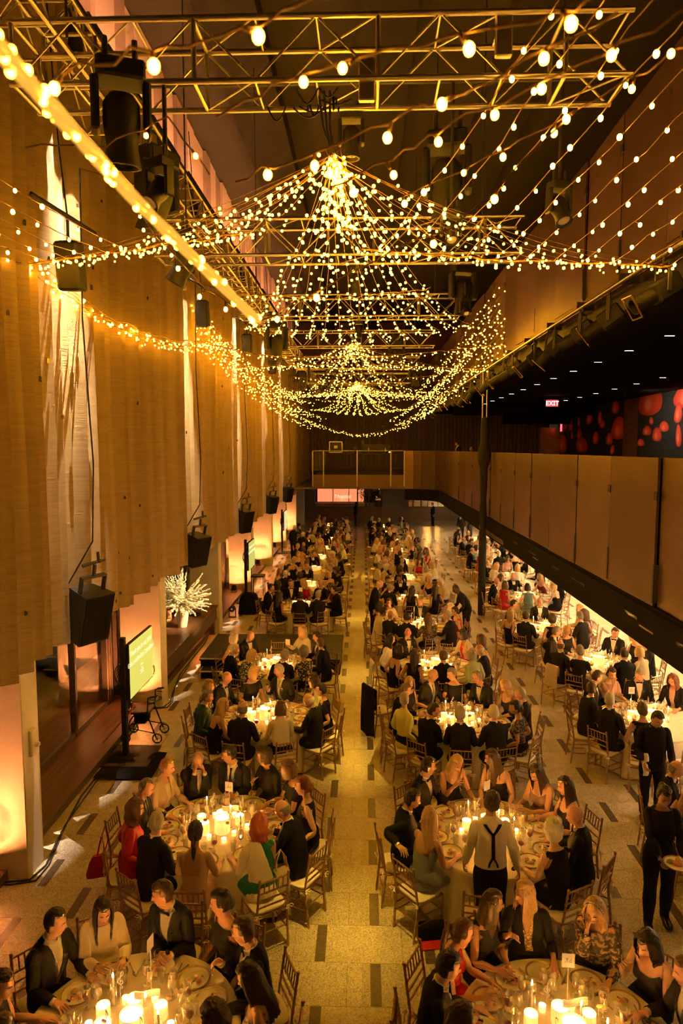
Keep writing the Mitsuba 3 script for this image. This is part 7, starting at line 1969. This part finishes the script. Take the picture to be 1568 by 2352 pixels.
# black sleeved pole at the right balcony
k = fresh('sleeved_pole'); px_, py_ = 4.02, 23.0
scene[k + '__tube'] = mikit.ply(bar((px_ - .07, py_, 6.2), (px_ - .07, py_, 8.28), .028, 8), 'm_steel', smooth=True); scene[k + '__tube_001'] = mikit.ply(bar((px_ + .07, py_, 6.2), (px_ + .07, py_, 8.28), .028, 8), 'm_steel', smooth=True)
scene[k + '__sleeve'] = mikit.ply(lathe([(.001, 6.75), (.12, 6.7), (.14, 6.2), (.13, 5.9), (.23, 5.55), (.20, 5.25), (.13, 5.05), (.12, 4.4), (.10, 4.0), (.12, 3.5), (.10, 3.0), (.13, 2.6), (.12, .05), (.001, .05)], 14), 'm_sleeve', smooth=40, to_world=T().translate([px_ + .01, py_, 0]))
tag(k, 'tall pole wrapped in a black cloth sleeve in front of the right balcony', 'pole')
# control desk on the far balcony
for x0, x1, z0, z1, y0, lb in ((-2.05, -1.25, 5.45, 6.12, 41.0, 'road case with pale edges on the left of the far balcony desk'), (2.45, 3.05, 4.10, 5.30, 40.2, 'road case with pale edges behind the far balcony glass')):
    k = fresh('road_case'); scene[k + '__body'] = mikit.ply(bx(x0 + .03, x1 - .03, y0 + .02, y0 + .6, z0 + .03, z1 - .03), 'm_black')
    e = [bx(x0, x1, y0, y0 + .05, z0, z0 + .05), bx(x0, x1, y0, y0 + .05, z1 - .05, z1), bx(x0, x0 + .05, y0, y0 + .05, z0, z1), bx(x1 - .05, x1, y0, y0 + .05, z0, z1)]
    for m in e: put('edge', m, 'm_pale', parent=k)
    scene[k + '__handle'] = mikit.ply(bx((x0 + x1) / 2 - .1, (x0 + x1) / 2 + .1, y0 - .01, y0 + .02, (z0 + z1) / 2 - .08, (z0 + z1) / 2 + .08), 'm_steel')
    tag(k, lb, 'case')
k = fresh('control_desk'); scene[k + '__top'] = mikit.ply(bx(-2.6, 1.7, 40.7, 41.6, 5.36, 5.45), 'm_black'); 
for j, x in enumerate((-2.5, -.4, 1.6)): scene[k + '__leg' + (f'_{j:03d}' if j else '')] = mikit.ply(bx(x, x + .08, 40.8, 41.5, 4.1, 5.36), 'm_black')
tag(k, 'long black table on the far balcony', 'table')
k = fresh('mixing_console'); scene[k + '__body'] = mikit.ply(turned(bxr(-.78, .78, -.35, .35, -.06, .06, .02), rx(.25), (.8, 41.1, 5.58)), 'm_black'); scene[k + '__meter_bridge'] = mikit.ply(bxr(.02, 1.58, 40.7, 40.76, 5.5, 5.95, .01), 'm_black'); scene[k + '__end_cheek'] = mikit.ply(bx(.28, .32, 40.68, 40.70, 5.5, 5.72), 'm_pale'); scene[k + '__end_cheek_001'] = mikit.ply(bx(1.28, 1.32, 40.68, 40.70, 5.5, 5.72), 'm_pale')
tag(k, 'black mixing console on the far balcony table', 'console')
k = put('camera_on_desk', cat([bxr(-.62, -.30, 40.9, 41.3, 5.6, 5.82, .02), bar((-.46, 41.1, 5.45), (-.46, 41.1, 5.62), .04, 8), bxr(-.14, .06, 40.95, 41.2, 5.45, 6.2, .02)]), 'm_black'); tag(k, 'black video camera beside the mixing console', 'camera'); tag(k, kind=None)
k = put('desk_lamp', moved(lathe([(.001, -.04), (.035, -.02), (.035, .03), (.001, .04)], 10), (1.55, 40.75, 5.49)), 'm_white', True, emitter={'type': 'area', 'sampling_weight': .15, 'radiance': lum(30, 18, 6)}); tag(k, 'bright small work lamp at the right of the far balcony desk', 'lamp')
# small table chair by the fourth column, far back
k = fresh('bar_chair')
scene[k + '__seat'] = mikit.ply(bxr(-4.36, -3.84, 26.0, 26.5, .72, .77, .01), 'm_black')
for j, (x, y) in enumerate(((-4.33, 26.03), (-3.87, 26.03), (-4.33, 26.47), (-3.87, 26.47))): scene[k + '__leg' + (f'_{j:03d}' if j else '')] = mikit.ply(tube_path([(x, y, 0), (x, y, .72)] if j != 0 else [(x, y, 0), (x, y, 1.25), (x - .05, y, 1.32)], .014, 6), 'm_black', smooth=True)
tag(k, 'thin black stand with a flat top by the lit column on the far left', 'stand')

# ---------------------------------------------------------------- bags, wraps and coats on the chairs
def tote(x, y, z, rot, s, m, label, nm='tote_bag'):
    k = fresh(nm); M = place(x, y, z, rot, s)
    rr = [ring((0, 0, zz), (1, 0, 0), (0, 1, 0), a, b, 24, 2.6) for zz, a, b in ((.0, .10, .045), (.02, .165, .07), (.16, .16, .07), (.28, .125, .05), (.34, .10, .035))]
    for i, r in enumerate(rr): r += meshkit.noise(r * 18, 3)[:, None] * .014
    v, f = loft(rr, cap=False); bot = loft(rr[:1] + [rr[0] * [0.02, .02, 1]], cap=False)
    scene[k + '__body'] = mikit.ply((v, f), m, smooth=50, to_world=M)
    for j, yy in enumerate((-.03, .03)): scene[k + '__handle' + ('_001' if j else '')] = mikit.ply(tube_path([(-.07, yy, .33), (-.055, yy, .46), (0, 0, .55), (.055, yy, .46), (.07, yy, .33)], [(.016, .006)] * 5, 8), m, smooth=True, to_world=M)
    tag(k, label, 'bag')
    return k, M
x, y = seat_xy('L1', 301, RS + .36)
k, M = tote(-.98, 7.75, .36, 30, 1.0, 'fab_beige', 'sheer beige tote bag dotted with beads hanging beside the green gown')
for i in range(26):
    a = frn.uniform(0, 6.28); zz = frn.uniform(.04, .3); ico = trimesh.creation.icosphere(0)
    put('bead', (np.array(ico.vertices) * .007 + [.17 * math.cos(a) * (1 - .5 * (zz / .34) ** 2), .075 * math.sin(a), zz], np.array(ico.faces)), 'm_pearl', False, k, M)
x, y = seat_xy('L1', 214, RS + .30)
hb = fresh('handbag'); M = place(-3.32, 8.02, .34, 20)
scene[hb + '__body'] = mikit.ply(loft([ring((.02 * zz, 0, zz), (1, 0, 0), (0, 1, 0), a, .03, 16, 3) for zz, a in ((0, .13), (.05, .14), (.2, .10), (.28, .06))]), 'fab_red', smooth=40, to_world=M); scene[hb + '__strap'] = mikit.ply(tube_path([(.0, -.01, .27), (.04, .0, .45), (.10, .02, .63), (.14, .05, .45), (.08, .02, .27)], .010, 6), 'fab_red', smooth=True, to_world=M)
tag(hb, 'dark red handbag hanging on the chair of the woman in red', 'bag')
x, y = seat_xy('R1', 223, RS + .05)
cl = put('clutch', bxr(-.16, .16, -.06, .06, 0, .20, .02), 'm_softblack', 30, M=place(x + .05, y - .1, .0, 10)); tag(cl, 'black bag on the floor under a chair at the second right table', 'bag')
rd = put('red_wrap', bxr(-.155, .155, -.07, .07, .0, .022, .006), 'm_redcloth', M=place(x + .05, y - .22, 0, 10)); tag(rd, 'red folded cloth beside the black bag under the chair', 'cloth')
def drape(t, az, W, H, m, label, top=.93, seed=0, xyr=None):
    """a cloth hung over a chair back"""
    x, y = xyr[:2] if xyr else seat_xy(t, az, RS + .06); k = fresh('draped_cloth'); n = 15; g = np.random.default_rng(seed)
    xs = np.linspace(-W / 2, W / 2, n); rows = []
    prof = [(-.22, top - H * .45), (-.225, top - H * .2), (-.235, top - .02), (-.265, top + .015), (-.295, top - .02), (-.305, top - H * .3), (-.315, top - H * .65), (-.31, top - H)]
    for j, (yy, zz) in enumerate(prof):
        r = np.stack([xs * (1 + .12 * j / 7), yy - .022 * np.sin(np.linspace(0, 9, n) + seed) * abs(j - 3) / 4 * np.sign(j - 2.5), zz + .03 * np.sin(np.linspace(0, 5, n) + seed) * (j in (0, 7))], 1); rows.append(r)
    V = np.vstack(rows); ii = np.arange(len(prof) * n).reshape(len(prof), n)
    F = np.vstack([np.stack([ii[:-1, :-1].ravel(), ii[:-1, 1:].ravel(), ii[1:, 1:].ravel()], 1), np.stack([ii[:-1, :-1].ravel(), ii[1:, 1:].ravel(), ii[1:, :-1].ravel()], 1)])
    V2 = V + [0, .008, -.004]
    scene[k] = mikit.ply((np.vstack([V, V2]), np.vstack([F, F[:, ::-1] + len(V)])), m, smooth=True, to_world=place(x, y, 0, xyr[2] if xyr else az + 90))
    tag(k, label, 'cloth')
inst('chair', 'chair_far', place(.36, 13.3, 0, -60), 'gilt chair under the black coat by the aisle', 'chair')
drape('R3', 208, .46, .98, 'fab_black', 'black coat hung over a chair by the aisle beside the third right table', 1.0, 3, (.36, 13.3, -60))
drape('R3', 190, .40, .55, 'fab_white', 'white fur wrap over the chair of the black-haired woman', .95, 5)
drape('Q2', 213, .30, .46, 'fab_beige', 'pale shawl over the chair of a balding man under the balcony', .98, 7)
drape('R0', 193, .40, .42, 'fab_pink', 'pink cloth over the chair of the man with thick black hair', .95, 9)
